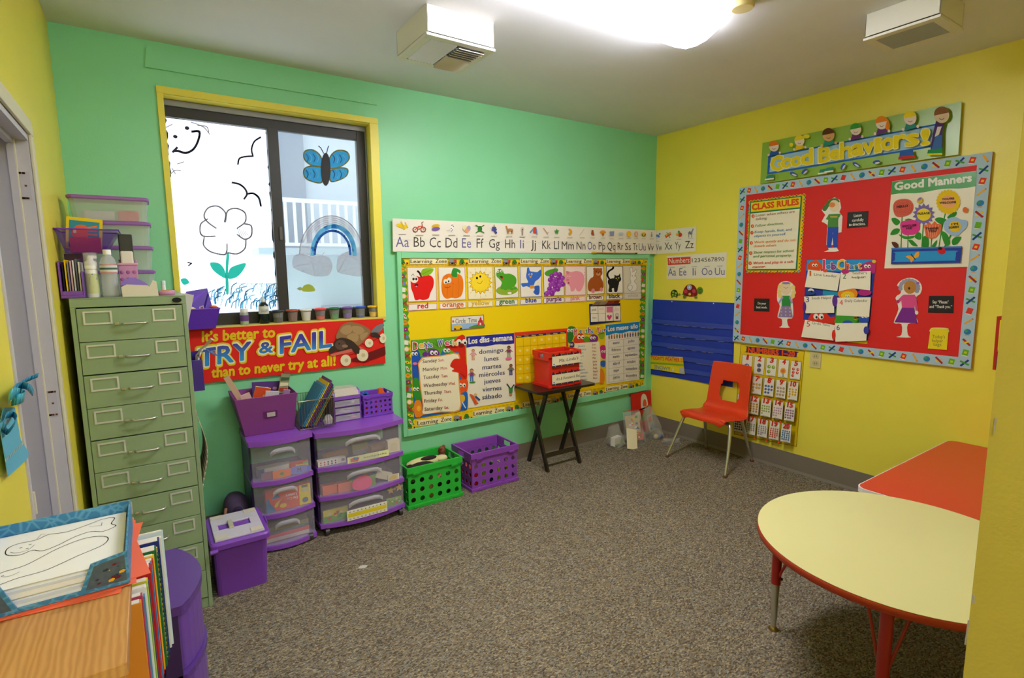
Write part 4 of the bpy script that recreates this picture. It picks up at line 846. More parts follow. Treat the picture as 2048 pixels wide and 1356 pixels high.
# turtles
def turtle(big):
    s = Sheet(YEL, ZF, .001)
    if big:
        s.base(smooth([(686, 585), (690, 545), (712, 515), (738, 508), (765, 518), (784, 550), (785, 590), (740, 598)]), pp('7a1f18'), .003); s.el(808, 554, 23, 27, pp('5f8a1e')).el(695, 600, 12, 12, pp('6a7a2a')).el(778, 604, 12, 10, pp('6a7a2a')).q([(672, 582), (690, 575), (690, 588)], pp('6a7a2a'))
        s.el(731, 530, 18, 20, pp('a8b8d8')).el(731, 530, 6, 7, pp('e8e8ee')).el(764, 558, 13, 15, pp('c8405a')).el(704, 560, 14, 15, pp('c03a48')).el(733, 580, 10, 10, pp('e0c04a')).el(758, 588, 9, 8, pp('a82a2a')).el(804, 548, 3, 4, BLACK).el(816, 548, 3, 4, BLACK).line(spline([(800, 562), (808, 567), (818, 560)]), 2.5, BLACK)
    else:
        s.base(smooth([(595, 590), (598, 560), (618, 547), (638, 558), (645, 592), (620, 598)]), pp('2a4a14'), .003); s.el(657, 583, 9, 9, pp('8a8a3a')).el(603, 600, 7, 6, pp('6a7a2a')).el(637, 600, 7, 6, pp('6a7a2a')).el(612, 565, 8, 8, pp('9ab82a')).el(632, 572, 8, 8, pp('9ab82a')).el(610, 585, 8, 7, pp('9ab82a')).el(628, 588, 7, 6, pp('9ab82a'))
    return s
turtle(False).build('turtle_cutout', 'little green paper turtle on the yellow wall, left of the big one', 'paper turtle')
turtle(True).build('turtle_cutout', 'big dark red paper turtle with a flower on the yellow wall', 'paper turtle')
# blue pocket chart
t = thing('pocket_chart', 'blue cloth pocket chart hanging on the yellow wall behind the red chair', 'pocket chart', hit(1385, 680, 'x', 0))
BLU = c('1f3aa8', .6, bump=.3, bscale=500, var=.08)
q = [(462, 618), (1064, 645), (1048, 1262), (450, 1165)]
def bil(u, v):
    a = [q[0][k] + (q[1][k] - q[0][k]) * u for k in (0, 1)]; b = [q[3][k] + (q[2][k] - q[3][k]) * u for k in (0, 1)]
    return a[0] + (b[0] - a[0]) * v, a[1] + (b[1] - a[1]) * v
s = Sheet(YEL, ZF, .002); n, m_ = 26, 20; vs = []
for j in range(m_ + 1):
    for i in range(n + 1):
        u, v = i / n, j / m_; x, y = bil(u, v); w_ = .004 + .004 * v * (1 + math.sin(u * 9 + v * 2)) + .002 * math.sin(u * 21 + v * 5); vs.append(s.P(x, y, w_))
s.mb.add(vs, [(j * (n + 1) + i, j * (n + 1) + i + 1, (j + 1) * (n + 1) + i + 1, (j + 1) * (n + 1) + i) for j in range(m_) for i in range(n)], BLU, True); s.build('cloth', parent=t)
for k in range(5):
    s = Sheet(YEL, ZF, .0165); v = .26 + k * .15; a, b, cc, d = bil(.0, v), bil(1, v), bil(1, v + .055), bil(0, v + .055)
    s.base([a, b, cc, d], see('3f5ac8', .35, .2, 'clear_pocket'), .0006); s.build('clear_pocket', parent=t)
rg = random.Random(9)
for v, us in ((.275, (.15, .23, .31, .38, .5, .6, .68)), (.425, (.14, .25, .35, .54, .6, .82)), (.575, (.2, .28, .36, .5, .62, .7)), (.725, (.56, .64, .72))):
    for u in us:
        s = Sheet(YEL, ZF, .0155); w_ = rg.uniform(.05, .08); s.base([bil(u, v + .005), bil(u + w_, v + .005), bil(u + w_, v + .05), bil(u, v + .05)], pp('6a72ac'), .0005); s.build('word_slip', parent=t)
for x, y in ((600, 634), (905, 648)):
    MB().ball(hit(1180 + x / 3.664, 430 + y / 3.664, 'x', -.012), .005, WHITE, 8, 6).build('push_pin', t)
s = Sheet(YEL, ZF, .019); s.base([(452, 1028), (690, 1040), (705, 1165), (455, 1125)], pp('d9c414'), .001); s.q([(453, 1075), (696, 1092), (698, 1106), (454, 1088)], pp('7fae28')).q([(462, 1090), (668, 1118), (664, 1158), (462, 1118)], pp('e8d31c')).q([(668, 1115), (696, 1118), (700, 1160), (664, 1158)], pp('b8bcb8'))
s.t('TODAY’S WEATHER IS', 458, 1058, 690, 1076, 28, pp('d8432c'), .02).t('SNOWY', 482, 1122, 600, 1140, 26, pp('7f9a8a'), .03).el(620, 1133, 9, 10, pp('e8e0a0'))
s.build('weather_card', 'yellow TODAY’S WEATHER IS card tucked in the blue pocket chart', 'card')
# red bulletin board
def F(x, y): return hit(x, y, 'x', 0)
A, B_, D_ = F(1485, 376), F(1942.4, 735.7), F(1466, 682.8); A2 = F(1990, 303)
ry0, ry1, rz1, rz0 = (A.y + D_.y) / 2, (A2.y + B_.y) / 2, (A.z + A2.z) / 2, (B_.z + D_.z) / 2
rb = thing('bulletin_board', 'red paper bulletin board with pale blue school border on the yellow wall', 'bulletin board', (0, (ry0 + ry1) / 2, rz0))
MB().box(-.02, -.0008, ry1, ry0, rz0, rz1, c('c99a5a', .7)).build('board', rb)
MB().box(-.0215, -.02, ry1 + .02, ry0 - .02, rz0 + .02, rz1 - .02, c('d6261f', .6, spec=.3, var=.04, bscale=5)).build('backing_paper', rb)
BW = .062; SKY = pp('a9c4d2')
def bd_piece(nm, x0, x1, z0, z1, n, vert):
    s = MB(); s.box(-.0228, -.0215, x1, x0, z0, z1, SKY); o = -.023
    nonlocal_o = [0]; pl_ = lambda pts, m: s.add([(o - .00012 * (nonlocal_o[0] % 6), a, b) for a, b in pts], [tuple(range(len(pts)))], m)
    for k in range(n):
        t_ = (k + .5) / n; y = x0 + (x1 - x0) * (.5 if vert else t_); z = z1 + (z0 - z1) * (t_ if vert else .5); j = k % 6; r = BW * .34
        def bar_(a, w, L, m, dx=0, dy=0):
            nonlocal_o[0] += 1; ca, sa = math.cos(R(a)), math.sin(R(a))
            pl_([(y - ((dx + p * L) * ca - (dy + q_ * w) * sa), z + (dx + p * L) * sa + (dy + q_ * w) * ca) for p, q_ in ((-1, -1), (1, -1), (1, 1), (-1, 1))], m)
        if j == 0: bar_(-25, r * .22, r * 1.1, pp('4a9a30')); bar_(48, r * .25, r * 1.25, pp('1f3f80'))
        elif j == 1: bar_(75, r * .65, r * .8, pp('d8382a')); bar_(75, r * .3, r * .3, pp('f0b82a')); bar_(75, r * .65, r * .1, WHITE, -r * .9)
        elif j == 2: bar_(-58 if not vert else 40, r * .22, r * 1.15, pp('e8a428')); bar_(-58 if not vert else 40, r * .22, r * .15, pp('c87a50'), r * 1.1)
        elif j == 3:
            pl_([(y + r * .8 * math.cos(R(a)), z + r * .8 * math.sin(R(a))) for a in range(0, 360, 24)], pp('2a7ab0')); o -= .0002
            pl_([(y + r * .3 + r * .35 * math.cos(R(a)), z + r * .2 + r * .4 * math.sin(R(a))) for a in range(0, 360, 40)], pp('3f9a5a')); bar_(0, r * .12, r * .5, pp('d8a070'), 0, -r)
        elif j == 4: bar_(30, r * .22, r * .9, pp('e8c41e')); bar_(-45, r * .25, r * 1.2, pp('a82a28'))
        else: bar_(80, r * .65, r * .8, pp('6aae1e')); bar_(80, r * .3, r * .3, pp('c4d42a')); bar_(80, r * .65, r * .1, WHITE, -r * .9)
        o = -.023 - .0002 * (k % 2)
    return s.build('border_strip', rb)
bd_piece('t', ry0, ry1, rz1 - BW, rz1, 27, False); bd_piece('b', ry0, ry1, rz0, rz0 + BW, 25, False)
bd_piece('l', ry0, ry0 - BW, rz0 + BW, rz1 - BW, 17, True); bd_piece('r', ry1 + BW, ry1, rz0 + BW, rz1 - BW, 18, True)
RB = ('x', -.0225, Vector((-1, 0, 0)))
# good behaviors banner
s = Sheet(YEL, ZI, .0245); s.base([(240, 372), (1626, 84), (1602, 452), (224, 655)], c('8cb43a', .3, spec=.6))
s.q([(280, 462), (1462, 236), (1440, 398), (272, 592)], pp('2a66b8')).q([(298, 470), (1448, 250), (1428, 388), (288, 575)], pp('9fc4de'))
for ch, x, y, w_, h in (('G', 302, 566, 78, 92), ('o', 376, 546, 70, 70), ('o', 446, 535, 66, 70), ('d', 514, 525, 76, 98), ('B', 640, 508, 76, 96), ('e', 716, 490, 74, 74), ('h', 790, 478, 78, 100), ('a', 872, 460, 78, 80), ('v', 950, 446, 70, 78), ('i', 1030, 438, 44, 96), ('o', 1080, 424, 84, 84), ('r', 1170, 408, 70, 90), ('s', 1250, 396, 82, 84), ('!', 1358, 388, 52, 98)):
    sl = -.17 * w_; hh = h * (1 if ch in 'GdBhi!' else 1.28)
    s.t(ch, x - 4, y + 5, x + w_ + 3, y + sl + 4, hh + 9, pp('e8e4b0'), .05).t(ch, x, y, x + w_ - 2, y + sl, hh, pp('e6cf1a'), .045)
def face(x, y, r, hair, cap=None, skin='e8d2b8'):
    s.el(x, y, r, r * 1.05, pp(skin)); s.el(x, y - r * .15, r * 1.03, r * 1.0, pp(hair), -12, t0=180, t1=360)
    s.line(spline([(x - r * .3, y + r * .45), (x, y + r * .6), (x + r * .3, y + r * .42)], 3), r * .09, pp('8a5a4a'))
for x, y, r, h, sk, sh in ((332, 398, 34, 'e0761c', 'e8d2c0', '2a5aa8'), (510, 360, 34, 'ecd42a', 'e8d2c0', 'e8c41e'), (712, 320, 42, '5a3418', 'd9a86a', '2a8a70'), (902, 282, 38, '3a9a38', 'e8d2c0', '6a2f6a'), (1082, 238, 42, 'e8861c', 'e8d8cc', '6a3a80'), (1280, 205, 44, 'ecd42a', 'e8d2c8', '2f8a80')):
    s.q([(x - r, y + r * 1.9 + 6), (x - r * .6, y + r * .8), (x + r * .6, y + r * .7), (x + r * 1.1, y + r * 1.4)], pp(sh)); face(x, y, r, h, None, sk); s.el(x - r * 1.1, y + r * 1.75, r * .22, r * .25, pp(sk)).el(x + r * 1.2, y + r * 1.3, r * .22, r * .25, pp(sk))
s.blob([(1125, 215), (1140, 260), (1128, 285), (1108, 270)], pp('e8861c')).el(455, 388, 14, 14, pp('ecd42a')).el(560, 330, 22, 14, pp('ecd42a'))
s.q([(1460, 225), (1522, 215), (1505, 300), (1505, 415), (1420, 430), (1440, 300)], pp('4a2f6a')).q([(1455, 330), (1502, 320), (1500, 415), (1428, 425)], pp('3f6aa8')).q([(1470, 265), (1500, 262), (1480, 320), (1450, 335)], pp('d8d2cc')); s.q([(1405, 425), (1505, 412), (1503, 448), (1398, 452)], pp('1f8a4a')).q([(1398, 450), (1503, 446), (1502, 460), (1396, 462)], pp('e0d42a')); face(1500, 185, 52, '8a5a30', None, 'dcc4a4')
for x, y, h in ((285, 600, '2f8a70'), (655, 560, '2f8a70'), (700, 548, '2f8a70')): s.q([(x, y), (x + 50, y - 8), (x + 48, y + 24), (x - 8, y + 28)], pp(h)).q([(x - 14, y + 24), (x + 48, y + 16), (x + 48, y + 26), (x - 14, y + 34)], WHITE)
s.q([(1210, 440), (1300, 425), (1310, 470), (1205, 480)], pp('2f5aa8')).q([(1200, 472), (1316, 460), (1316, 480), (1198, 492)], RD)
for x, y, a in ((470, 590, 20), (548, 572, -40), (815, 538, -60), (905, 525, 30), (1048, 508, -10)): s.el(x, y, 26, 13, pp('3f5aa8'), a).el(x + 6, y + 6, 18, 6, pp('c8d0dc'), a)
s.build('banner', 'green Good Behaviors banner with a row of cartoon children above the red board', 'banner')
# class rules
s = Sheet(RB, ZJ, .001)
zz = []; P4 = [(132, 228), (938, 128), (858, 1248), (82, 1248)]
for e in range(4):
    a, b = P4[e], P4[(e + 1) % 4]; n = 16 if e % 2 == 0 else 22
    for k in range(n * 2):
        t_ = k / (n * 2); nx, ny = (b[1] - a[1]), -(b[0] - a[0]); L = math.hypot(nx, ny); o = 10 if k % 2 else -6
        zz.append((a[0] + (b[0] - a[0]) * t_ + nx / L * o, a[1] + (b[1] - a[1]) * t_ + ny / L * o))
s.base(zz, pp('e6cc1e')); cols = [pp(h) for h in ('d8402a', '4a9a30', '3f7ab8', '8a2f4a', 'e8861c')]
for e in range(4):
    a, b = P4[e], P4[(e + 1) % 4]; cx, cy = 500, 700; n = 16 if e % 2 == 0 else 22
    for k in range(n):
        t_ = (k + .5) / n; x, y = a[0] + (b[0] - a[0]) * t_, a[1] + (b[1] - a[1]) * t_; dx, dy = cx - x, cy - y; L = math.hypot(dx, dy); ux, uy = (b[0] - a[0]) / math.hypot(b[0] - a[0], b[1] - a[1]), (b[1] - a[1]) / math.hypot(b[0] - a[0], b[1] - a[1]); nx, ny = (-uy, ux)
        s.q([(x - ux * 16, y - uy * 16), (x + ux * 16, y + uy * 16), (x + nx * 26, y + ny * 26)], cols[(k + e) % 5])
s.q([(158, 240), (895, 155), (820, 1212), (112, 1215)], pp('2f7a50')).q([(172, 255), (880, 172), (868, 318), (168, 388)], pp('e6cf1a')).q([(164, 410), (865, 340), (806, 1196), (124, 1200)], pp('e9e2c4'))
s.t('CLASS RULES', 186, 358, 850, 278, 80, pp('d8531c'), .05)
for k, (y, ls, h) in enumerate(((445, (('Listen when others are', 235, 455, 790, 395), ('talking.', 235, 505, 405, 488)), '8a5a5a'), (588, (('Follow directions.', 230, 600, 635, 562),), '5a8a4a'), (682, (('Keep hands, feet, and', 222, 690, 750, 650), ('objects to yourself.', 215, 748, 668, 715)), '5a86b0'), (828, (('Work quietly and do not', 215, 835, 805, 800), ('disturb others.', 210, 890, 540, 875)), 'e8843c'), (972, (('Show respect for school', 208, 980, 775, 955), ('and personal property.', 204, 1035, 752, 1018)), '5f8a3a'), (1116, (('Work and play in a safe', 200, 1132, 778, 1108), ('manner.', 195, 1185, 385, 1178)), 'd8403a'))):
    s.el(200 - k * 8, y, 23, 25, pp('e0552a')).el(200 - k * 8 + 3, y, 8, 9, pp('f0c0a0'))
    for tx, a, b, cc, d in ls: s.t(tx, a, b, cc, d, 36, pp(h), .016, 8)
s.build('chart_poster', 'CLASS RULES chart with zigzag yellow edge on the red board', 'chart')
# paper children
def cutout(s, shapes, label):
    return s.build('paper_figure', label, 'paper figure')
SK = 'e6cfa8'
s = Sheet(RB, ZI, .001); OFF = pp('e9e3d6')
s.base([(640, 838), (662, 800), (690, 765), (730, 748), (765, 765), (775, 820), (762, 850), (785, 880), (778, 990), (755, 995), (752, 890 + 190), (672, 1080), (680, 940), (650, 920), (640, 915), (665, 870)], OFF)
s.blob([(645, 832), (670, 790), (700, 760), (745, 755), (765, 780), (740, 785), (700, 800), (668, 842)], pp('4a7a3a')).el(728, 808, 36, 42, pp(SK)).el(712, 800, 22, 18, pp('e08a4a')).q([(690, 865), (775, 862), (755, 905), (755, 955), (680, 958), (685, 905), (668, 900)], pp('4f8a3f')).r(700, 880, 750, 888, pp('c8b84a')).q([(682, 955), (757, 955), (752, 1090), (720, 1090), (718, 990), (706, 1090), (675, 1090)], pp('2f4fb0')).line([(765, 895), (768, 980)], 14, OFF).line([(675, 880), (648, 915)], 12, OFF)
s.cr = ZH
s.q([(680, 100), (752, 100), (750, 190), (722, 192), (716, 120), (705, 192), (678, 192)], pp('2f4fb0')).q([(685, 195), (745, 192), (760, 215), (735, 222), (655, 222), (690, 208)], OFF)
s.build('paper_figure', 'paper boy in green cap and blue trousers on the red board', 'paper figure')
s = Sheet(RB, ZH, .001); s.base(smooth([(330, 500), (340, 450), (370, 428), (410, 428), (445, 455), (455, 510), (435, 545), (440, 600), (438, 680), (400, 690), (405, 735), (415, 750), (345, 748), (362, 735), (362, 690), (332, 675), (348, 600), (330, 560)], 3), OFF)
for x, y in ((345, 500), (350, 465), (375, 445), (410, 445), (440, 470), (445, 505), (350, 525), (438, 530)): s.el(x, y, 16, 17, pp('e6cc7a'))
s.el(392, 482, 36, 40, pp(SK)).el(392, 440, 28, 8, pp('8a78b0')).q([(368, 527), (418, 527), (425, 560), (425, 600), (362, 600), (362, 560)], pp('2f8a3a')).line([(366, 540), (345, 575)], 12, pp('a89ac8')).line([(420, 540), (432, 575)], 12, pp('a89ac8')).q([(360, 600), (425, 600), (440, 680), (338, 675)], pp('8a7aa8'))
for k in range(9): s.el(360 + (k % 3) * 30, 615 + (k // 3) * 24, 6, 6, pp('c8a86a'))
s.line(spline([(375, 468), (392, 475), (408, 468)]), 2, pp('8a5a4a'))
s.build('paper_figure', 'paper girl with curly blonde hair and spotted skirt on the red board', 'paper figure')
s = Sheet(RB, ZH, .001); s.base(smooth([(1165, 455), (1195, 420), (1260, 402), (1315, 425), (1338, 470), (1325, 515), (1300, 540), (1310, 640), (1290, 660), (1310, 715), (1240, 725), (1240, 800), (1258, 818), (1160, 815), (1195, 800), (1195, 725), (1142, 715), (1175, 620), (1155, 540), (1190, 510), (1185, 470)], 3), OFF)
for k in range(12):
    a = R(170 + k * 20); s.el(1250 + 62 * math.cos(a), 470 + 50 * math.sin(a), 15, 14, pp('9a98a8'))
s.el(1255, 468, 44, 46, pp('b8803a')).el(1250, 476, 7, 9, BLACK).el(1310, 440, 12, 10, pp('8a6ab8')).q([(1210, 520), (1290, 520), (1300, 560), (1285, 612), (1200, 612), (1195, 560)], pp('d84f88')).line([(1205, 535), (1172, 570), (1168, 545)], 18, pp('d84f88')).line([(1292, 540), (1302, 630)], 16, pp('d84f88')).q([(1200, 610), (1285, 612), (1308, 718), (1148, 712)], pp('7a2a8a')).el(1168, 545, 13, 12, OFF).el(1302, 645, 12, 14, OFF)
s.build('paper_figure', 'paper girl with grey curls, pink top and purple skirt on the red board', 'paper figure')
def sign(q, lines, label, crop):
    s = Sheet(RB, crop, .001); s.base(q, c('1a1818', .4)); 
    for tx, a, b, cc, d, h in lines: s.t(tx, a, b, cc, d, h, WHITE, .015)
    s.build('sign_card', label, 'sign')
sign([(820, 852), (965, 842), (960, 950), (815, 964)], (('Listen', 864, 886, 918, 880, 20), ('carefully', 852, 918, 932, 912, 20), ('to directions.', 830, 948, 945, 940, 20)), 'black sign beside the paper boy on the red board', ZI)
sign([(170, 546), (276, 548), (275, 638), (168, 634)], (('Do your', 195, 588, 252, 590, 17), ('best work.', 185, 615, 260, 617, 17)), 'black Do your best work sign, lower left on the red board', ZH)
sign([(1388, 528), (1560, 528), (1557, 648), (1380, 645)], (('Say “Please”', 1412, 580, 1525, 581, 20), ('and “Thank you.”', 1390, 612, 1548, 614, 20)), 'black Say Please sign, lower right on the red board', ZH)
# good manners poster
s = Sheet(RB, ZL, .001); s.base([(152, 202), (1195, 72), (1092, 1255), (55, 1275)], c('ebe5d0', .22, spec=.6))
s.q([(153, 204), (1194, 74), (1182, 262)] + [(1182 - k * 105, 262 + k * 11 + 10 * math.sin(k * 1.2)) for k in range(1, 11)], c('3f9a50', .22, spec=.6))
s.t('Good Manners', 185, 312, 1130, 200, 92, c('dfe2d2', .3), .045)
LF = pp('2f8a2a')
for ps, w_ in (([(275, 640), (262, 1020)], 13), ([(350, 850), (345, 1020)], 13), ([(540, 700), (518, 1020)], 14), ([(640, 900), (630, 1020)], 12), ([(812, 580), (770, 760), (728, 1015)], 14), ([(880, 860), (800, 1010)], 20)): s.line(ps, w_, LF)
for q in ([(145, 660), (200, 655), (252, 700), (210, 745), (165, 715)], [(132, 860), (160, 800), (215, 780), (250, 800), (215, 850)], [(830, 655), (870, 605), (945, 575), (940, 620), (890, 655)], [(680, 670), (740, 645), (830, 680), (800, 740), (730, 720)], [(430, 880), (470, 830), (510, 850), (505, 915), (460, 915)], [(355, 930), (400, 925), (470, 1000), (400, 990)], [(235, 855), (330, 880), (430, 870), (400, 905), (300, 910)], [(760, 820), (830, 850), (870, 960), (820, 1000), (780, 930)], [(890, 930), (930, 890), (1005, 890), (960, 970), (900, 985)], [(540, 880), (600, 900), (600, 1010), (530, 1010)], [(640, 1000), (705, 925), (690, 1000)], [(310, 680), (360, 660), (410, 680), (400, 710)]): s.blob(q, LF)
s.blob([(165, 530), (190, 450), (270, 420), (370, 430), (415, 500), (390, 590), (300, 635), (200, 630)], pp('d8604a'))
for r_ in (110, 85, 60, 35): s.line([(288 + r_ * math.cos(R(a)), 525 + r_ * .8 * math.sin(R(a))) for a in range(0, 361, 20)], 4, pp('b04838'))
s.star(543, 610, 140, pp('7a68b0'), 14, .74).el(545, 612, 86, 76, pp('e8cf1e')).star(845, 455, 155, pp('e6bf14'), 22, .9).el(848, 455, 95, 80, pp('e8a870'))
s.blob([(255, 760), (270, 700), (340, 685), (430, 680), (490, 720), (490, 800), (440, 850), (370, 862), (290, 850)], pp('d8388a')).q([(545, 745), (590, 730), (610, 700), (640, 735), (680, 690), (710, 725), (770, 735), (740, 840), (690, 900), (620, 910), (570, 880)], pp('e06a3a'))
for k in range(5): s.line([(585 + k * 36, 740), (610 + k * 20, 890)], 6, pp('f0a888'))
s.blob([(790, 720), (850, 660), (930, 640), (1000, 670), (1080, 690), (1070, 770), (1010, 830), (960, 875), (880, 865), (800, 800)], pp('9ab8d8')).el(930, 760, 74, 70, pp('e6c01e'))
for tx, a, b, cc, d, h in (('HELLO', 215, 530, 350, 515, 26), ('PLEASE', 470, 615, 620, 605, 26), ('YOU’RE', 770, 435, 920, 425, 24), ('WELCOME', 740, 480, 945, 470, 24), ('EXCUSE', 285, 768, 455, 752, 24), ('ME', 330, 795, 400, 788, 24), ('THANK', 570, 800, 735, 790, 26), ('YOU', 605, 830, 700, 825, 26), ('I’M', 890, 745, 970, 738, 26), ('SORRY', 855, 785, 985, 775, 26)): s.t(tx, a, b, cc, d, h, INK, .03)
s.q([(155, 1030), (1020, 1000), (1018, 1018), (998, 1205), (145, 1222)], pp('2a3f9a')).q([(150, 1022), (1022, 1000), (1020, 1020), (152, 1042)], pp('3f7ac0')).blob([(200, 1085), (220, 1070), (920, 1055), (945, 1080), (935, 1170), (900, 1178), (220, 1195), (195, 1170)], pp('2f94d0'), 3)
s.blob([(330, 1130), (370, 1115), (420, 1130), (450, 1085), (490, 1070), (485, 1130), (440, 1150), (395, 1200), (380, 1165)], pp('e8a02a')).line([(395, 1100), (445, 1165)], 10, BLACK).el(772, 1060, 48, 42, pp('c8222a')).el(752, 1030, 26, 18, BLACK).blob([(155, 950), (210, 955), (235, 990), (215, 1025), (175, 1000)], pp('5a2a1a')).el(500, 440, 40, 30, pp('d8b428'), -35).el(500, 420, 30, 16, pp('8a78b0'), -35).el(1060, 555, 32, 36, pp('e0703a'))
s.build('poster', 'Good Manners poster of bright flowers in a blue box on the red board', 'poster')
# job chart
s = Sheet(RB, ZK, .001); s.base([(160, 130), (1102, 124), (985, 1275), (700, 1245), (100, 1180)], pp('2f3f9a'))
s.q([(165, 134), (1098, 128), (1085, 300), (155, 280)], pp('2f94d0')).q([(105, 950), (560, 900), (545, 1225), (104, 1178)], pp('d8301c')).q([(560, 860), (720, 880), (1000, 960), (890, 990), (560, 1000)], pp('3f9a2a')).q([(380, 540), (590, 560), (585, 620), (380, 610)], pp('2a94b8')).q([(705, 1235), (990, 1225), (984, 1272), (720, 1248)], pp('e6c81e')).q([(560, 770), (600, 770), (590, 880), (545, 900)], pp('3f9a2a'))
s.blob([(170, 250), (200, 165), (300, 135), (355, 190), (420, 260), (360, 290), (240, 270)], pp('e0521c')); s.eyes(270, 205, 18); s.blob([(860, 260), (940, 180), (1040, 150), (1095, 200), (1080, 310), (950, 310)], pp('b82f78')); s.eyes(985, 220, 22); s.el(1075, 155, 28, 22, pp('e6b81e'))
for ch, x, y, w_, h, col in (('J', 355, 245, 55, 110, 'd83a60'), ('o', 430, 255, 62, 78, '3a78c0'), ('b', 500, 265, 62, 95, '8a3a8a'), ('C', 585, 262, 95, 125, 'e8b820'), ('h', 690, 258, 60, 105, 'd8602a'), ('a', 755, 258, 60, 75, '3a78c0'), ('r', 822, 256, 45, 75, '2f9a50'), ('t', 868, 252, 45, 90, 'e8861c')):
    s.t(ch, x - 4, y + 4, x + w_ + 3, y + 3, h + 8, WHITE, .05).t(ch, x, y, x + w_, y, h, pp(col), .03)
s.el(230, 560, 42, 42, pp('e0dce0')).el(225, 580, 60, 30, pp('2a4a8a')).el(240, 562, 14, 14, BLACK).el(730, 590, 135, 90, pp('e8861c')).el(730, 615, 92, 56, pp('e8c01e')).eyes(725, 620, 14); s.el(960, 575, 90, 45, pp('a82a78')); s.blob([(200, 950), (260, 830), (340, 805), (430, 840), (545, 990), (400, 990)], pp('d8301c')); s.eyes(335, 900, 34); s.blob([(560, 985), (600, 900), (720, 880), (870, 930), (800, 990)], pp('3f9a2a')); s.el(730, 985, 68, 34, pp('2f4fb0')); s.blob([(890, 970), (900, 850), (1000, 850), (1010, 970)], pp('2f4fb0')); s.eyes(960, 895, 22); s.line(spline([(835, 930), (850, 880), (900, 865)]), 34, pp('e6b81e'))
PC = [([(195, 265), (635, 318), (590, 555), (150, 500)], '1', 215, 352, 'd8602a', ('Line Leader', 275, 345, 585, 372)), ([(640, 300), (1045, 285), (1035, 545), (800, 520), (610, 560)], '2', 665, 388, '2f6a3a', ('Teacher’s', 790, 330, 990, 325)), ([(140, 630), (545, 610), (550, 850), (160, 855)], '3', 165, 705, '4a3f8a', ('Snack Helper', 245, 668, 510, 662)), ([(590, 645), (1045, 640), (1022, 905), (580, 885)], '4', 622, 745, 'd84a4a', ('Daily Calendar', 695, 705, 1000, 700)), ([(155, 945), (560, 1015), (540, 1225), (104, 1175)], '5', 178, 1035, 'd8402a', ('Circle Time', 248, 1000, 490, 1035)), ([(560, 990), (1003, 985), (985, 1225), (565, 1240)], '6', 582, 1082, '3f4f9a', None)]
for q, n_, x, y, h, ln in PC:
    s.q(q, pp('eee7cf')).t(n_, x, y, x + (22 if n_ == '1' else 45), y, 70, pp(h), .005)
    if ln: s.t(ln[0], *ln[1:], 34, INK)
s.t('helper:', 790, 385, 980, 378, 30, INK).el(560, 690, 36, 80, pp('5a2f8a')).el(148, 770, 24, 70, pp('5a2f8a')).el(700, 290, 55, 32, pp('b82f78')).el(545, 1150, 26, 70, pp('d8301c')).el(985, 1085, 36, 54, pp('3a3f9a')).el(430, 282, 30, 20, pp('e0521c'))
s.build('chart_poster', 'colourful Job Chart with six white panels at the middle of the red board', 'chart')
# name tag envelope
t = thing('tag_pocket', 'yellow paper pocket of name tags at the lower right of the red board', 'paper pocket', hit(1878, 680, 'x', -.022))
s = Sheet(RB, ZH, .001); s.base([(1400, 752), (1525, 756), (1512, 905), (1380, 895)], pp('e6d21e'), .004)
for tx, a, b, cc, d in (('Today’s', 1412, 822, 1500, 825), ('helper', 1410, 850, 1485, 853), ('tags', 1418, 875, 1475, 878)): s.t(tx, a, b, cc, d, 22, pp('7a7a3a'), .005)
s.build('pocket', parent=t); s = Sheet(RB, ZH, .0005); s.base(smooth([(1402, 755), (1430, 750), (1505, 752), (1522, 760), (1518, 785), (1400, 782)], 3), OFF, .004); s.build('paper_tags', parent=t)
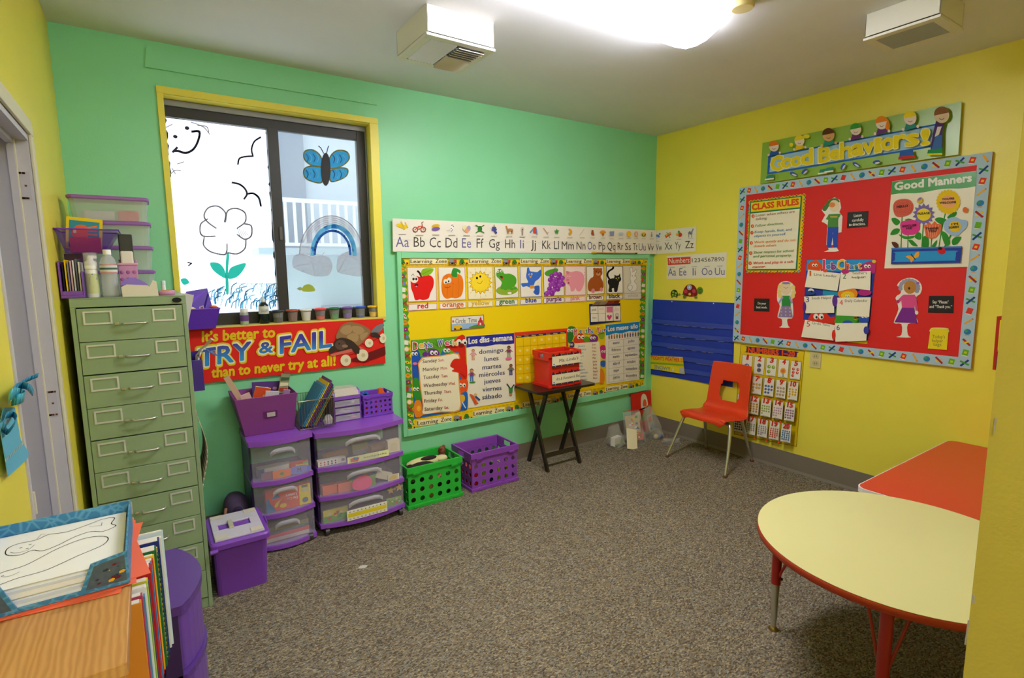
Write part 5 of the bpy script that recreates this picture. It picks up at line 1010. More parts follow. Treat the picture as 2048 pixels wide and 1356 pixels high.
# numbers 1-20 poster
s = Sheet(YEL, ZN, .001); s.base([(140, 50), (925, 135), (825, 1318), (50, 1165)], c('e6c614', .3, spec=.5)); s.frame([(136, 55), (918, 138), (820, 1310), (54, 1160)], 5, pp('6a5a10'))
s.blob([(210, 90), (230, 80), (810, 140), (828, 160), (822, 205), (800, 212), (225, 155), (205, 140)], pp('4a1f5a'), 3).t('NUMBERS 1–20', 225, 152, 800, 205, 62, pp('e0521c'), .05)
rg = random.Random(11)
PCOL = ('3f6a9a', '6a6a78', '7fae28', 'e8a01e', 'd8432c', '5a8a3a', 'c8a03a', '4f7ab0', 'a8907a', 'e0b81e', '8a5a3a', 'd8a83a', '8fae4a', 'd8b0c0', '8a4f8a', '4a4a50', '8a9a7a', 'b0a8b0', 'd8432c', '5a8ab8')
for j in range(4):
    for k in range(5):
        n_ = j * 5 + k + 1; u0, v0 = k / 5, j / 4
        def cell(u, v):
            U = .02 + (k + u) / 5 * .965; V = .105 + (j + v) / 4 * .855
            a = (140 + 785 * U, 50 + 85 * U); b = (50 + 775 * U, 1165 + 153 * U); return a[0] + (b[0] - a[0]) * V, a[1] + (b[1] - a[1]) * V
        s.q([cell(u, v) for u, v in smooth([(.08, .1), (.15, .04), (.85, .04), (.92, .1), (.92, .88), (.85, .94), (.15, .94), (.08, .88)], 2)], pp('6a6030')); s.q([cell(u, v) for u, v in smooth([(.1, .11), (.16, .055), (.84, .055), (.9, .11), (.9, .87), (.84, .925), (.16, .925), (.1, .87)], 2)], pp('e9e4d6'))
        m = pp(PCOL[n_ - 1]); cnt = 1 if n_ == 4 else n_; cols_ = 1 if cnt < 3 else 2 if cnt < 7 else 3 if cnt < 13 else 4; rows_ = math.ceil(cnt / cols_)
        for i in range(cnt):
            u = .5 + ((i % cols_) - (cols_ - 1) / 2) * (.72 / cols_) + rg.uniform(-.02, .02); v = .36 + (i // cols_ + .5) * .48 / rows_; r = min(.3 / cols_, .22 / rows_ * 1.6)
            if n_ == 1: r = .22
            if n_ == 4: r = .26
            a, b = cell(u, v); cx = cell(u + r, v)[0] - a; cy = cell(u, v + r * .62)[1] - b
            if n_ == 4: s.star(a, b, cx, pp('e8a01e'), 9, .8).el(a, b, cx * .5, cy * .5, pp('e0704a')).line([(a, b + cy), (a, b + cy * 1.8)], 10, pp('4a8a3a'))
            else: s.el(a, b, cx, cy, m, n=10); s.el(a + cx * .25, b - cy * .2, cx * .35, cy * .35, pp('e9d8b0' if n_ % 2 else '5a5048'), n=8)
        w_ = .07 if n_ == 1 else .13 if n_ < 10 else .17 if n_ == 11 else .24 if n_ > 19 else .21; a = cell(.5 - w_, .26); b = cell(.5 + w_, .26); s.t(str(n_), *a, *b, 58, pp('d0301e'), .045, 10); a = cell(.3, .9); b = cell(.7, .9); s.line([a, b], 4, pp('a8a498'))
for j in range(1, 5):
    for k in range(1, 5):
        U = .02 + k / 5 * .965; V = .105 + j / 4 * .855; a = (140 + 785 * U, 50 + 85 * U); b = (50 + 775 * U, 1165 + 153 * U); s.star(a[0] + (b[0] - a[0]) * V, a[1] + (b[1] - a[1]) * V, 18, pp('e0521c'), 5, .55)
s.build('poster', 'yellow NUMBERS poster of picture cards low on the wall behind the red chair', 'poster')
# outlet
t = thing('electrical_outlet', 'cream electrical outlet on the yellow wall below the red board', 'outlet', hit(1632, 722, 'x', 0))
s = Sheet(YEL, (0, 0, 1), .0005); s.base([(1622, 703), (1643.5, 706), (1641.5, 737), (1620, 734)], pl('d2c690'), .006); s.build('cover_plate', parent=t)
for y in (713, 727):
    s = Sheet(YEL, (0, 0, 1), .0067); s.base(smooth([(1627, y - 5), (1637, y - 4), (1637, y + 4), (1627, y + 3)], 4), pl('c4b884'), .002); s.r(1629.6, y - 2, 1630.6, y + 1, BLACK).r(1633.6, y - 2, 1634.6, y + 1, BLACK); s.build('socket', parent=t)
# poster at the right edge
s = Sheet(YEL, (1900, 680, 13.56), .001); s.base([(1275, -640), (1800, -690), (1700, 870), (1155, 800)], pp('b8301c')); s.q([(1362, -540), (1780, -590), (1700, 330), (1292, 268)], pp('e3cf2a')).q([(1288, 270), (1700, 330), (1690, 380), (1285, 318)], pp('a87a1c')).q([(1285, 318), (1690, 380), (1680, 840), (1238, 770)], pp('3f1a4a')).q([(1265, 650), (1360, 480), (1420, 690)], pp('d8c8d0')).el(1395, 90, 30, 70, pp('7a7a1c'))
s.build('poster', 'red, yellow and purple poster half hidden at the far right edge of the yellow wall', 'poster')
# ================================================================== the green filing cabinet
PUR = pl('7d4aaf'); PURD = pl('4a2570'); LIDP = pl('8f5cab'); CHR = c('d2d1cc', .3, .85); LBH = c('d4d4cf', .4, .35)
SAGE = c('8da37c', .4, bump=.15, bscale=300, var=.04)
cx0, cx1, cy0, cy1, ch_ = -4.163, -3.772, -.722, -.035, 1.436
fc = thing('filing_cabinet', 'tall sage green metal filing cabinet with ten drawers, left of the window', 'filing cabinet', ((cx0 + cx1) / 2, (cy0 + cy1) / 2, 0))
b = MB(); b.box(cx0, cx0 + .018, cy0 + .01, cy1, 0, ch_ - .004, SAGE).box(cx1 - .018, cx1, cy0 + .01, cy1, 0, ch_ - .004, SAGE).box(cx0 + .018, cx1 - .018, cy1 - .01, cy1, 0, ch_ - .004, SAGE).box(cx0, cx1, cy0, cy1, ch_ - .004, ch_, SAGE)
b.box(cx0, cx1, cy0, cy0 + .01, ch_ - .036, ch_ - .004, SAGE).box(cx0, cx0 + .016, cy0, cy0 + .01, 0, ch_ - .036, SAGE).box(cx1 - .016, cx1, cy0, cy0 + .01, 0, ch_ - .036, SAGE).box(cx0 + .018, cx1 - .018, cy0 + .03, cy1 - .01, .0, .045, SAGE).box(cx0 + .016, cx1 - .016, cy0 + .004, cy0 + .01, 0, .045, SAGE)
b.build('body', fc, bevel=.002)
MB().lathe([(.009, 0), (.011, .002), (.011, .004)], 0, 0, BLACK, 16).xf(Matrix.Translation((cx1 - .034, cy0, ch_ - .019)) @ Matrix.Rotation(R(90), 4, 'X') @ Matrix.Scale(1.6, 4, (1, 0, 0))).build('lock', fc)
dz = (ch_ - .04 - .048) / 10
for k in range(10):
    z1 = ch_ - .04 - k * dz; z0 = z1 - dz + (.004 if k % 2 else .0015); x0, x1 = cx0 + .018, cx1 - .018; W_ = x1 - x0
    d = MB().box(x0, x1, cy0 - .002, cy0 + .016, z0, z1 - .001, SAGE).box(x0 + .01, x1 - .01, cy0 + .016, cy1 - .05, z0 + .01, z1 - .03, SAGE).build('drawer', fc, bevel=.0015)
    for u, v in ((.055, .315), (.70, .93)):
        a, e = x0 + W_ * u, x0 + W_ * v; t1, t0 = z1 - .012, z1 - .012 - .053; h = MB(); y = cy0 - .005
        h.box(a, e, y, cy0 - .002, t1 - .006, t1, LBH).box(a, e, y, cy0 - .002, t0, t0 + .006, LBH).box(a, a + .006, y, cy0 - .002, t0 + .006, t1 - .006, LBH).box(e - .006, e, y, cy0 - .002, t0 + .006, t1 - .006, LBH)
        h.build('label_holder', d)
    hz = z1 - .066; a, e = x0 + W_ * .41, x0 + W_ * .64
    MB().tube(spline([(a, cy0 - .002, hz), (a + .004, cy0 - .018, hz), (a + .016, cy0 - .024, hz), (e - .016, cy0 - .024, hz), (e - .004, cy0 - .018, hz), (e, cy0 - .002, hz)], 3), .0048, CHR, 8).build('handle', d)
    MB().box(x0 + W_ * .335, x0 + W_ * .375, cy0 - .014, cy0 - .002, hz - .005, hz + .005, c('b5ad86', .35, .6)).build('latch_button', d, bevel=.002)
TOP = ch_ + .0005
# ------------------------------------------------------------------ clear boxes with purple lids
def shoe_box(x0, x1, y0, y1, z, h, label):
    t = thing('storage_box', label, 'storage box', ((x0 + x1) / 2, (y0 + y1) / 2, z), group='clear storage boxes on the filing cabinet')
    def ring(f, zz): 
        xm, ym, hx, hy, r = (x0 + x1) / 2, (y0 + y1) / 2, (x1 - x0) / 2 * f, (y1 - y0) / 2 * f, .02
        return [(xm + sx * (hx - r) + r * math.cos(R(a)), ym + sy * (hy - r) + r * math.sin(R(a)), zz) for sx, sy, a0 in ((1, 1, 0), (-1, 1, 90), (-1, -1, 180), (1, -1, 270)) for a in (a0, a0 + 45, a0 + 90)]
    m = see('d6dad6', .6, .15); s = MB(); s.loft([ring(.90, z + .0008), ring(.96, z + h - .012)], m, False); s.add(ring(.90, z + .0008), [tuple(range(12))], m); s.build('box', t)
    MB().loft([ring(.985, z + h - .016), ring(1, z + h - .012), ring(1, z + h - .004), ring(.97, z + h)], LIDP, True).build('lid', t)
    return t
zz = TOP
for k, nm in enumerate(('bottom', 'second from the bottom', 'third from the bottom', 'top')):
    shoe_box(-4.166, -3.866, -.395, -.205, zz + k * .1095, .1085, ('clear box with purple lid, %s of the stack on the cabinet' % nm) if k < 3 else 'clear box with purple lid and pink things inside, top of the cabinet stack')
zt = zz + 3 * .1095 + .002
tag(MB().box(-3.99, -3.91, -.345, -.27, zt, zt + .05, pp('d8507a')).build('craft_pack', bevel=.006), 'pink pack inside the top clear box on the cabinet', 'craft pack')
tag(MB().box(-4.12, -4.0, -.35, -.26, zt, zt + .045, pp('c9cad6')).build('craft_pack', bevel=.01), 'pale grey pack inside the top clear box on the cabinet', 'craft pack')
# ------------------------------------------------------------------ purple desk organiser with booklets
o = thing('desk_organizer', 'purple open desk organizer holding thin booklets on the cabinet corner', 'organizer', (-4.152, -.6, TOP)); ox0, ox1, oy0, oy1 = -4.188, -4.113, -.695, -.5
m = MB(); m.box(ox0, ox1, oy0, oy1, TOP, TOP + .012, PUR).box(ox0, ox0 + .006, oy0, oy1, TOP + .012, TOP + .145, PUR).box(ox1 - .006, ox1, oy0, oy1, TOP + .012, TOP + .105, PUR).box(ox0 + .006, ox1 - .006, oy1 - .006, oy1, TOP + .012, TOP + .178, PUR).box(ox0 + .006, ox1 - .006, oy0, oy0 + .006, TOP + .012, TOP + .028, PUR)
m.build('tray', o, bevel=.002)
for k, (h, hh, nm) in enumerate((('1d1a26', .12, 'black'), ('ecc414', .138, 'yellow'), ('8a86a0', .128, 'grey'), ('d8b0c4', .134, 'pink'), ('e4e2ea', .136, 'white'), ('6a6c7c', .142, 'dark grey'), ('d6d4c4', .13, 'cream'))):
    x = ox0 + .011 + k * .0084
    tag(MB().box(x, x + .0045, oy0 + .016, oy1 - .02, TOP + .0125, TOP + .0125 + hh, pp(h)).build('booklet'), 'thin %s booklet standing in the purple desk organizer' % nm, 'booklet', 'booklets in the desk organizer')
# translucent basket on top, with flash cards
bt = thing('tapered_basket', 'see-through purple basket of flash cards on top of the desk organizer', 'basket', (-4.09, -.56, TOP + .179)); z0, z1 = TOP + .179, TOP + .272
def tap(x0, x1, y0, y1, z): return [(x0, y0, z), (x1, y0, z), (x1, y1, z), (x0, y1, z)]
pm = see('5a1fa0', .45, .2, 'purple_clear_plastic'); s = MB(); s.loft([tap(-4.165, -4.04, -.62, -.46, z0), tap(-4.189, -3.985, -.66, -.43, z1)], pm, False); s.add(tap(-4.165, -4.04, -.62, -.46, z0), [(0, 1, 2, 3)], pm); s.build('basket', bt)
s = MB(); q0 = [Vector(p) for p in tap(-4.189, -3.985, -.66, -.43, z1)]
s.tube(q0 + [q0[0]], .003, pl('6a2fa8'), 6).build('rim', bt)
def tilted(name, label, cat, ctr, size, rx=0, ry=0, rz=0, m=WHITE, group=None, bev=.0015):
    M = Matrix.Translation(ctr) @ Matrix.Rotation(rz, 4, 'Z') @ Matrix.Rotation(ry, 4, 'Y') @ Matrix.Rotation(rx, 4, 'X')
    t = thing(name, label, cat, None, M=M, group=group); a, b_, d = size
    t.parts = None if False else None
    MB().box(-a / 2, a / 2, -b_ / 2, b_ / 2, -d / 2, d / 2, m).build('body', t, local=True, bevel=bev); return t
def card(name, label, cat, ctr, size, rx=0, ry=0, rz=0, m=WHITE, group=None, extra=None, bev=.0008):
    """a sheet, card or small box turned in space; extra adds print on its front (-y) face in local x,z"""
    M = Matrix.Translation(ctr) @ Matrix.Rotation(rz, 4, 'Z') @ Matrix.Rotation(ry, 4, 'Y') @ Matrix.Rotation(rx, 4, 'X')
    a, b_, d = size; s = MB().box(-a / 2, a / 2, -b_ / 2, b_ / 2, -d / 2, d / 2, m)
    if extra:
        lay = [0]
        def pr(pts, mm): lay[0] += .00025; s.add([(x, -b_ / 2 - lay[0], z) for x, z in pts], [tuple(range(len(pts)))], mm)
        extra(pr, a, d, s, lay)
    me = bpy.data.meshes.new(name); ob = bpy.data.objects.new(name, me); me.from_pydata(s.v, [], s.f)
    for k in s.mats: me.materials.append(k)
    me.polygons.foreach_set('material_index', s.i); me.update(); COL.objects.link(ob); ob.matrix_world = M; MO[ob] = M
    return tag(ob, label, cat, group)
def words(s, lay, b_, txt, x, z, w, h, m, bold=.01, flip=False):
    vs, fs = glyphs(txt); a = min(v[0] for v in vs); e = max(v[0] for v in vs); k = -1 if flip else 1; w *= .35 if txt == '1' else 1
    for n, (du, dv) in enumerate(strikes(bold)): s.add([(x + k * (((u - a) / (e - a) - .5) * w + du * h / CAPH), -b_ / 2 - lay[0] - .0004 - .00004 * n, z + k * (v + dv) / CAPH * h) for u, v in vs], fs, m)
def fish(pr, a, d, s, lay):
    pr([(-a * .42, -d * .45), (a * .42, -d * .45), (a * .42, d * .4), (-a * .42, d * .4)], pp('3a8fa0')); pr([(x * a, z * d) for x, z in smooth([(-.35, 0), (-.2, .25), (.05, .25), (.1, .05), (.05, -.2), (-.2, -.22)])], pp('e8602a'))
    for k in range(5): pr([(a * .08, d * (.22 - k * .1)), (a * .36, d * (.3 - k * .14)), (a * .36, d * (.24 - k * .14)), (a * .08, d * (.17 - k * .1))], pp('e06a80' if k % 2 else 'e8742a'))
    pr([(-a * .3, d * .1), (-a * .22, d * .1), (-a * .22, 0), (-a * .3, 0)], pp('f0d8c0'))
card('flash_card_box', 'yellow flash card box with an orange fish, leaning in the purple basket', 'card box', (-4.104, -.545, TOP + .179 + .078), (.118, .02, .135), R(-12), R(5), 0, pp('e8c814'), extra=fish)
card('flash_card_box', 'orange card box lying in the see-through purple basket', 'card box', (-4.10, -.588, TOP + .179 + .033), (.10, .02, .06), 0, 0, 0, pp('d8502a'))
# foam bottle, water bottle
t = thing('pump_bottle', 'white foam pump bottle with blue label on the cabinet', 'bottle', (-4.088, -.655, TOP))
MB().lathe([(.020, 0), (.0215, .003), (.0215, .108), (.016, .118)], 0, 0, pl('e8e8df'), 20).build('bottle', t, local=True)
MB().lathe([(.0218, 0), (.0218, .08)], 0, 0, pp('c9cf9a'), 20, .016, cap=False).build('bottle_label', t, local=True)
s = MB(); s.add([(.0222 * math.sin(R(a)), -.0222 * math.cos(R(a)), .05 + z) for a, z in ((-20, 0), (50, .02), (60, .042), (10, .045), (-15, .03))], [(0, 1, 2, 3, 4)], pp('2a5ab8')); s.build('print', t, local=True)
MB().lathe([(.021, 0), (.021, .028), (.011, .034), (.010, .05)], 0, 0, pl('f0efe8'), 20, .114).box(-.006, .022, -.006, .006, .156, .168, pl('f0efe8')).build('pump', t, local=True)
MB().lathe([(.022, 0), (.022, .05), (.02, .052)], 0, 0, see('d6d4e0', .7, .15), 20, .128, cap=False).build('clear_cap', t, local=True)
t = thing('water_bottle', 'clear plastic water bottle with white cap on the cabinet', 'bottle', (-4.031, -.655, TOP))
WB = see('e4e6ee', .62, .1, 'clear_bottle'); pr = [(.025, 0), (.028, .004)]
for k in range(6): pr += [(.029, .012 + k * .013), (.0275, .018 + k * .013)]
pr += [(.029, .095), (.029, .135), (.024, .155), (.013, .17), (.012, .176)]
MB().lathe(pr, 0, 0, WB, 24).build('bottle', t, local=True); MB().lathe([(.014, 0), (.014, .018), (.013, .02)], 0, 0, pl('f2f2f2'), 20, .172).build('cap', t, local=True)
lb = MB().lathe([(.0293, 0), (.0293, .034)], 0, 0, pp('dcdcdc'), 24, .098, cap=False)
for z, h in ((.099, 'c83a30'), (.129, 'c83a30')): lb.lathe([(.0295, 0), (.0295, .0025)], 0, 0, pp(h), 24, z, cap=False)
lb.lathe([(.0295, 0), (.0295, .008)], 0, 0, pp('4a6a60'), 24, .111, cap=False).build('bottle_label', t, local=True)
# pink caddy, black sharpener, tape dispenser, tape roll, glue
t = thing('pencil_caddy', 'pink and lavender caddy behind the water bottle on the cabinet', 'caddy', (-3.972, -.54, TOP)); PK = pl('c98ab8')
MB().box(-4.0, -3.935, -.585, -.58, TOP, TOP + .135, PK).box(-4.0, -3.935, -.505, -.5, TOP, TOP + .155, PK).box(-4.0, -3.995, -.58, -.505, TOP, TOP + .14, PK).box(-3.94, -3.935, -.58, -.505, TOP, TOP + .14, PK).box(-3.995, -3.94, -.58, -.505, TOP, TOP + .004, PK).build('caddy', t, bevel=.002)
MB().box(-4.004, -3.931, -.589, -.5795, TOP + .13, TOP + .139, pl('e0a8c0')).build('rim', t, bevel=.002)
s = MB()
for k in range(9): s.ball((-3.99 + (k % 3) * .022, -.5856, TOP + .04 + (k // 3) * .03), (.007, .001, .008), pl('a85a9c'), 8, 5)
s.build('print', t)
tag(MB().box(-3.99, -3.945, -.574, -.556, TOP + .0045, TOP + .19, pl('e6e0d0')).build('plastic_scoop', bevel=.006), 'white plastic block standing in the pink caddy', 'plastic block')
tag(MB().box(-3.993, -3.943, -.545, -.515, TOP + .0045, TOP + .262, pl('1c1a1c')).build('black_box', bevel=.004), 'tall black box standing in the pink caddy', 'box')
t = thing('tape_dispenser', 'white and lavender tape dispenser on the cabinet edge', 'tape dispenser', (-3.945, -.672, TOP)); WH = pl('ddd5c2')
def yprism(pts, y0, y1, m): return MB().prism(pts, y0, y1, m, 'y')
yprism([(-3.992, TOP), (-3.89, TOP), (-3.888, TOP + .028), (-3.905, TOP + .045), (-3.975, TOP + .05), (-3.994, TOP + .04)], -.70, -.645, WH).build('base', t, bevel=.005)
yprism(smooth([(-3.99, TOP + .048), (-3.985, TOP + .066), (-3.955, TOP + .078), (-3.925, TOP + .066), (-3.905, TOP + .044)], 4), -.698, -.647, pl('8a6fd0')).build('cover', t, bevel=.003)
yprism([(-3.902, TOP + .03), (-3.89, TOP), (-3.868, TOP), (-3.872, TOP + .06), (-3.884, TOP + .066)], -.698, -.647, WH).build('nose', t, bevel=.003)
MB().lathe([(.02, 0), (.033, .001), (.033, .018), (.02, .019)], -3.83, -.64, pl('d8a0b8'), 24, TOP, cap=False).lathe([(.02, 0), (.0335, 0.0005)], -3.83, -.64, pl('caa060'), 24, TOP + .0185, cap=False)
t = thing('tape_roll', 'pink roll of tape lying behind the tape dispenser', 'tape roll', (-3.838, -.648, TOP))
MB().lathe([(.02, 0), (.03, 0), (.03, .02), (.02, .02), (.02, 0)], 0, 0, pl('c98ab0'), 24, 0, cap=False).build('tape', t, local=True); MB().lathe([(.017, .0005), (.02, .0005), (.02, .022), (.017, .022), (.017, .0005)], 0, 0, c('c9a84a', .6), 24, 0, cap=False).build('core', t, local=True)
t = thing('glue_stick', 'small white glue stick standing behind the tape roll', 'glue stick', (-3.846, -.59, TOP))
MB().lathe([(.008, 0), (.008, .042)], 0, 0, pl('e8ece8'), 14).build('tube', t, local=True); MB().lathe([(.0085, 0), (.0085, .018), (.006, .02)], 0, 0, pl('cfe0e0'), 14, .042).build('cap', t, local=True)
# ------------------------------------------------------------------ things hanging on the cabinet's right side
s = MB(); g = c('c9c8c2', .6); a = [hit(*p, 'y', -.68) for p in ((364, 586), (388, 590), (377, 645), (372, 692), (369.5, 692))]; b_ = [v + Vector((.004, .22, 0)) for v in a]
s.add(a + [v + Vector((0, .003, 0)) for v in a], [(4, 3, 2, 1, 0), (5, 6, 7, 8, 9)] + [(k, (k + 1) % 5, 5 + (k + 1) % 5, 5 + k) for k in range(5)], g)
tag(s.build('paper_folder'), 'pale grey folder leaning out from the cabinet side by the window', 'folder')
t = thing('hanging_pocket', 'dark purple hanging pocket on the right side of the filing cabinet', 'pocket', (-3.745, -.42, .96)); PV = pl('3a1f80')
MB().box(-3.7715, -3.714, -.47, -.46, .965, 1.115, PV).box(-3.7715, -3.767, -.46, -.3, .965, 1.15, PV).box(-3.7185, -3.714, -.46, -.3, .965, 1.115, PV).box(-3.767, -3.7185, -.46, -.3, .965, .972, PV).box(-3.767, -3.7185, -.305, -.3, .972, 1.14, PV).build('pocket', t, bevel=.002)
s = MB(); n = 10; rr = []
for k in range(n + 1):
    a = k / n; rr.append([(-3.752 + .085 * a + .02 * a * a, -.44 + y, 1.0 + .17 * math.sin(min(1, a * 1.35) * math.pi * .62) - .06 * max(0, a - .45)) for y in (0, .1)])
for k in range(n): s.add(rr[k] + rr[k + 1], [(0, 1, 3, 2)], (pp('5a6a9a') if k > 5 else pp('e4e0d2')), True)
tag(s.build('booklet', solid=.004), 'curling open booklet spilling out of the dark purple pocket', 'booklet')
tag(MB().tube([(-3.745, -.40, .99), (-3.735, -.40, 1.13), (-3.665, -.45, 1.21)], [.004, .004, .008], c('cbb890', .6), 6).build('wooden_stick'), 'pale wooden stick poking up from the dark purple pocket', 'stick')
s = MB(); n = 14; rr = [[(-3.766 + .032 * math.sin(math.pi * k / n) ** 1.5, y, .52 + .38 * k / n) for y in (-.6, -.35)] for k in range(n + 1)]
for k in range(n): s.add(rr[k] + rr[k + 1], [(0, 1, 3, 2)], pp('bfae94'), True)
tag(s.build('paper_sheet', solid=.003), 'curled tan paper bulging from the right side of the filing cabinet', 'paper')
# ------------------------------------------------------------------ purple basket on the sill
t = thing('tapered_basket', 'purple basket with a purple packet, at the left end of the window sill', 'basket', (-3.66, .01, SZ)); P2 = pl('5a28b0', .3)
y0, y1 = -.085, .078
s = MB(); s.loft([tap(-3.742, -3.612, y0 + .015, y1 - .01, SZ), tap(-3.762, -3.585, y0, y1, SZ + .108)], P2, False); s.add(tap(-3.742, -3.612, y0 + .015, y1 - .01, SZ), [(0, 1, 2, 3)], P2); s.build('basket', t, solid=.003)
q0 = [Vector(p) for p in tap(-3.764, -3.583, y0 - .002, y1 + .001, SZ + .108)]; MB().tube(q0 + [q0[0]], .003, pl('7a4ac0'), 6).build('rim', t)
def pk(pr, a, d, s, lay):
    pr([(-a * .1, -d * .05), (a * .12, -d * .02), (a * .1, -d * .3), (-a * .12, -d * .33)], pp('c9c4d0')); pr([(-a * .06, -d * .08), (a * .08, -d * .06), (a * .07, -d * .26), (-a * .08, -d * .28)], pp('a83a5a')); pr([(a * .12, -d * .05), (a * .45, d * .35), (a * .47, d * .28), (a * .14, -d * .15)], pp('3a1490')); pr([(-a * .45, d * .2), (a * .3, d * .42), (a * .4, d * .4), (-a * .4, d * .1)], pp('8a5af0'))
card('gift_packet', 'shiny purple packet with a small square sticker in the sill basket', 'packet', (-3.668, .012, SZ + .125), (.105, .016, .17), R(-3), R(-9), 0, c('5a28c8', .25, spec=.6), extra=pk)
tag(MB().ball((-3.725, -.03, SZ + .1), (.032, .03, .022), c('d8cca8', .5), 14, 8).build('sponge'), 'cream rounded sponge in the sill basket, left of the packet', 'sponge')
tag(MB().ball((-3.607, .0, SZ + .112), (.018, .02, .01), c('e0703a', .5), 10, 6).build('clay_lump'), 'small orange lump at the right rim of the sill basket', 'lump')
# ================================================================== purple drawer carts
DRW = see('d2cedc', .72, .25, 'frosted_drawer_plastic'); HND = see('e0dee6', .55, .3, 'frosted_handle_plastic')
def bow(x0, x1, y1, y0, d, n=10):
    """plan outline: straight back at y1, front bowing from y0 out by d"""
    return [(x1, y1), (x0, y1)] + [(x0 + (x1 - x0) * k / n, y0 - d * math.sin(math.pi * k / n)) for k in range(n + 1)]
def cart(label, x0, x1, yb, yf, d, tops, zb, wheels, group):
    """tops: z of the top face, then (lower, upper) edge of each shelf band"""
    t = thing('drawer_cart', label, 'drawer cart', ((x0 + x1) / 2, (yb + yf) / 2, 0), group=group)
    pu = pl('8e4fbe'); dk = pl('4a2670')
    MB().prism(bow(x0 - .006, x1 + .006, yb, yf - .008, d), tops[0] - .028, tops[0], pu).build('top', t, bevel=.006)
    for a, b_ in tops[1:]: MB().prism(bow(x0, x1, yb, yf - .004, d), a, b_, pu).build('shelf', t, bevel=.004)
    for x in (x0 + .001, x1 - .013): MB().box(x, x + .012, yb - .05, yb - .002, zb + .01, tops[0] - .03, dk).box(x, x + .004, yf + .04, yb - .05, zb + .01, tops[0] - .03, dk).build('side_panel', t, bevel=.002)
    edges = [tops[0] - .028] + [v for a, b_ in tops[1:] for v in (b_, a)]
    for k in range(len(tops) - 1):
        zu, zl = edges[2 * k] - .004, edges[2 * k + 1] + .002
        pts = bow(x0 + .008, x1 - .008, yb - .06, yf + .004, d)
        fr = pts[2:]; s = MB()
        s.loft([[(x, y, zl) for x, y in fr], [(x, y, zu) for x, y in fr]], DRW, False, False)
        s.add([(x0 + .008, yf + .004, zl), (x0 + .008, yb - .06, zl), (x0 + .008, yb - .06, zu - .02), (x0 + .008, yf + .004, zu)], [(0, 1, 2, 3)], DRW); s.add([(x1 - .008, yf + .004, zl), (x1 - .008, yb - .06, zl), (x1 - .008, yb - .06, zu - .02), (x1 - .008, yf + .004, zu)], [(0, 1, 2, 3)], DRW)
        s.add([(x, y, zl) for x, y in pts], [tuple(range(len(pts)))], DRW)
        dr = s.build('drawer', t)
        W_ = x1 - x0; xm = x0 + W_ * .5; h = MB(); ra = []
        for q in range(9):
            u = -1 + q / 4; x = xm + u * W_ * .2; y = yf + .002 - d * math.sin(math.pi * (x - x0) / W_); zz_ = zu - .018 - .022 * abs(u) ** 4
            ra.append([(x, y, zz_), (x, y - .016 * (1 - abs(u) ** 6), zz_ - .004), (x, y - .016 * (1 - abs(u) ** 6), zz_ - .012), (x, y, zz_ - .026)])
        h.loft(ra, HND, True); h.build('handle', dr)
    if wheels:
        for x in (x0 + .035, x1 - .035):
            for y in (yf - .002, yb - .05):
                w = MB().box(x - .012, x + .012, y - .012, y + .012, .03, zb + .004, pl('2a2628')); w.tube([(x - .011, y, .0215), (x + .011, y, .0215)], .0215, pl('3a3638'), 14, True, False); w.build('caster', t)
    return t
cart('wide purple drawer cart with three clear bowed drawers, beside the green crate', -3.185, -2.662, -.022, -.345, .05, [.618, (.388, .41), (.213, .235), (.045, .068)], .045, True, 'purple drawer carts by the green wall')
cart('narrow purple drawer cart with three clear bowed drawers, under the purple bin', -3.527, -3.207, -.022, -.345, .04, [.634, (.382, .403), (.192, .214), (.012, .034)], .012, True, 'purple drawer carts by the green wall')
def inside(name, label, cat, q, y, dep, m, extra=None, group=None, ry=0):
    """a thing inside a drawer: q = its outline in the photograph (left, top, right, bottom)"""
    a, b_ = hit(q[0], q[3], 'y', y), hit(q[2], q[1], 'y', y); w, h = b_.x - a.x, abs(b_.z - a.z)
    zc = (a.z + b_.z) / 2
    return card(name, label, cat, ((a.x + b_.x) / 2, y + dep / 2, zc), (w, dep, h), 0, ry, 0, m, group, extra)
# contents of the narrow cart
YD = -.325
def on_floor(o, z): o.location.z += z - min((o.matrix_world @ v.co).z for v in o.data.vertices)
def put(o, z):
    M = MO[o]; lo = min((M @ v.co).z for v in o.data.vertices); o.matrix_world = Matrix.Translation((0, 0, z - lo)) @ M; MO[o] = o.matrix_world.copy(); return o
Z1, Z2, Z3 = .4065, .2175, .0375
put(inside('card_stack', 'white and blue stack of cards in the top drawer of the narrow cart', 'card stack', (514, 900, 580, 930), -.30, .06, pp('d8d6d0'), lambda pr, a, d, s, l: pr([(-a * .5, -d * .5), (-a * .3, -d * .5), (-a * .3, d * .5), (-a * .5, d * .5)], pp('4a5a8a'))), Z1)
put(inside('paper_tag', 'orange arrow shaped tag in the top drawer of the narrow cart', 'paper tag', (545, 920, 580, 942), -.353, .004, pp('ee7a2a'), lambda pr, a, d, s, l: (pr([(x * a * .18, z * d * .36) for x, z in smooth([(1, 0), (0, 1), (-1, 0), (0, -1)])], pp('c9a020')), pr([(x * a * .12, z * d * .22) for x, z in smooth([(1, 0), (0, 1), (-1, 0), (0, -1)])], pp('7a8a3a')))), Z1)
def oval(pr, a, d, s, l): words(s, l, .004, 'M', 0, -d * .2, a * .14, d * .4, pp('3a3a5a'), .01)
s_ = MB(); a_, b_ = hit(575, 938, 'y', -.365), hit(622, 912, 'y', -.365)
s_.loft([[((a_.x + b_.x) / 2 + (b_.x - a_.x) / 2 * math.cos(R(k * 20)), y, (a_.z + b_.z) / 2 + (b_.z - a_.z) / 2 * math.sin(R(k * 20))) for k in range(18)] for y in (-.352, -.349)], pp('7f86d8'))
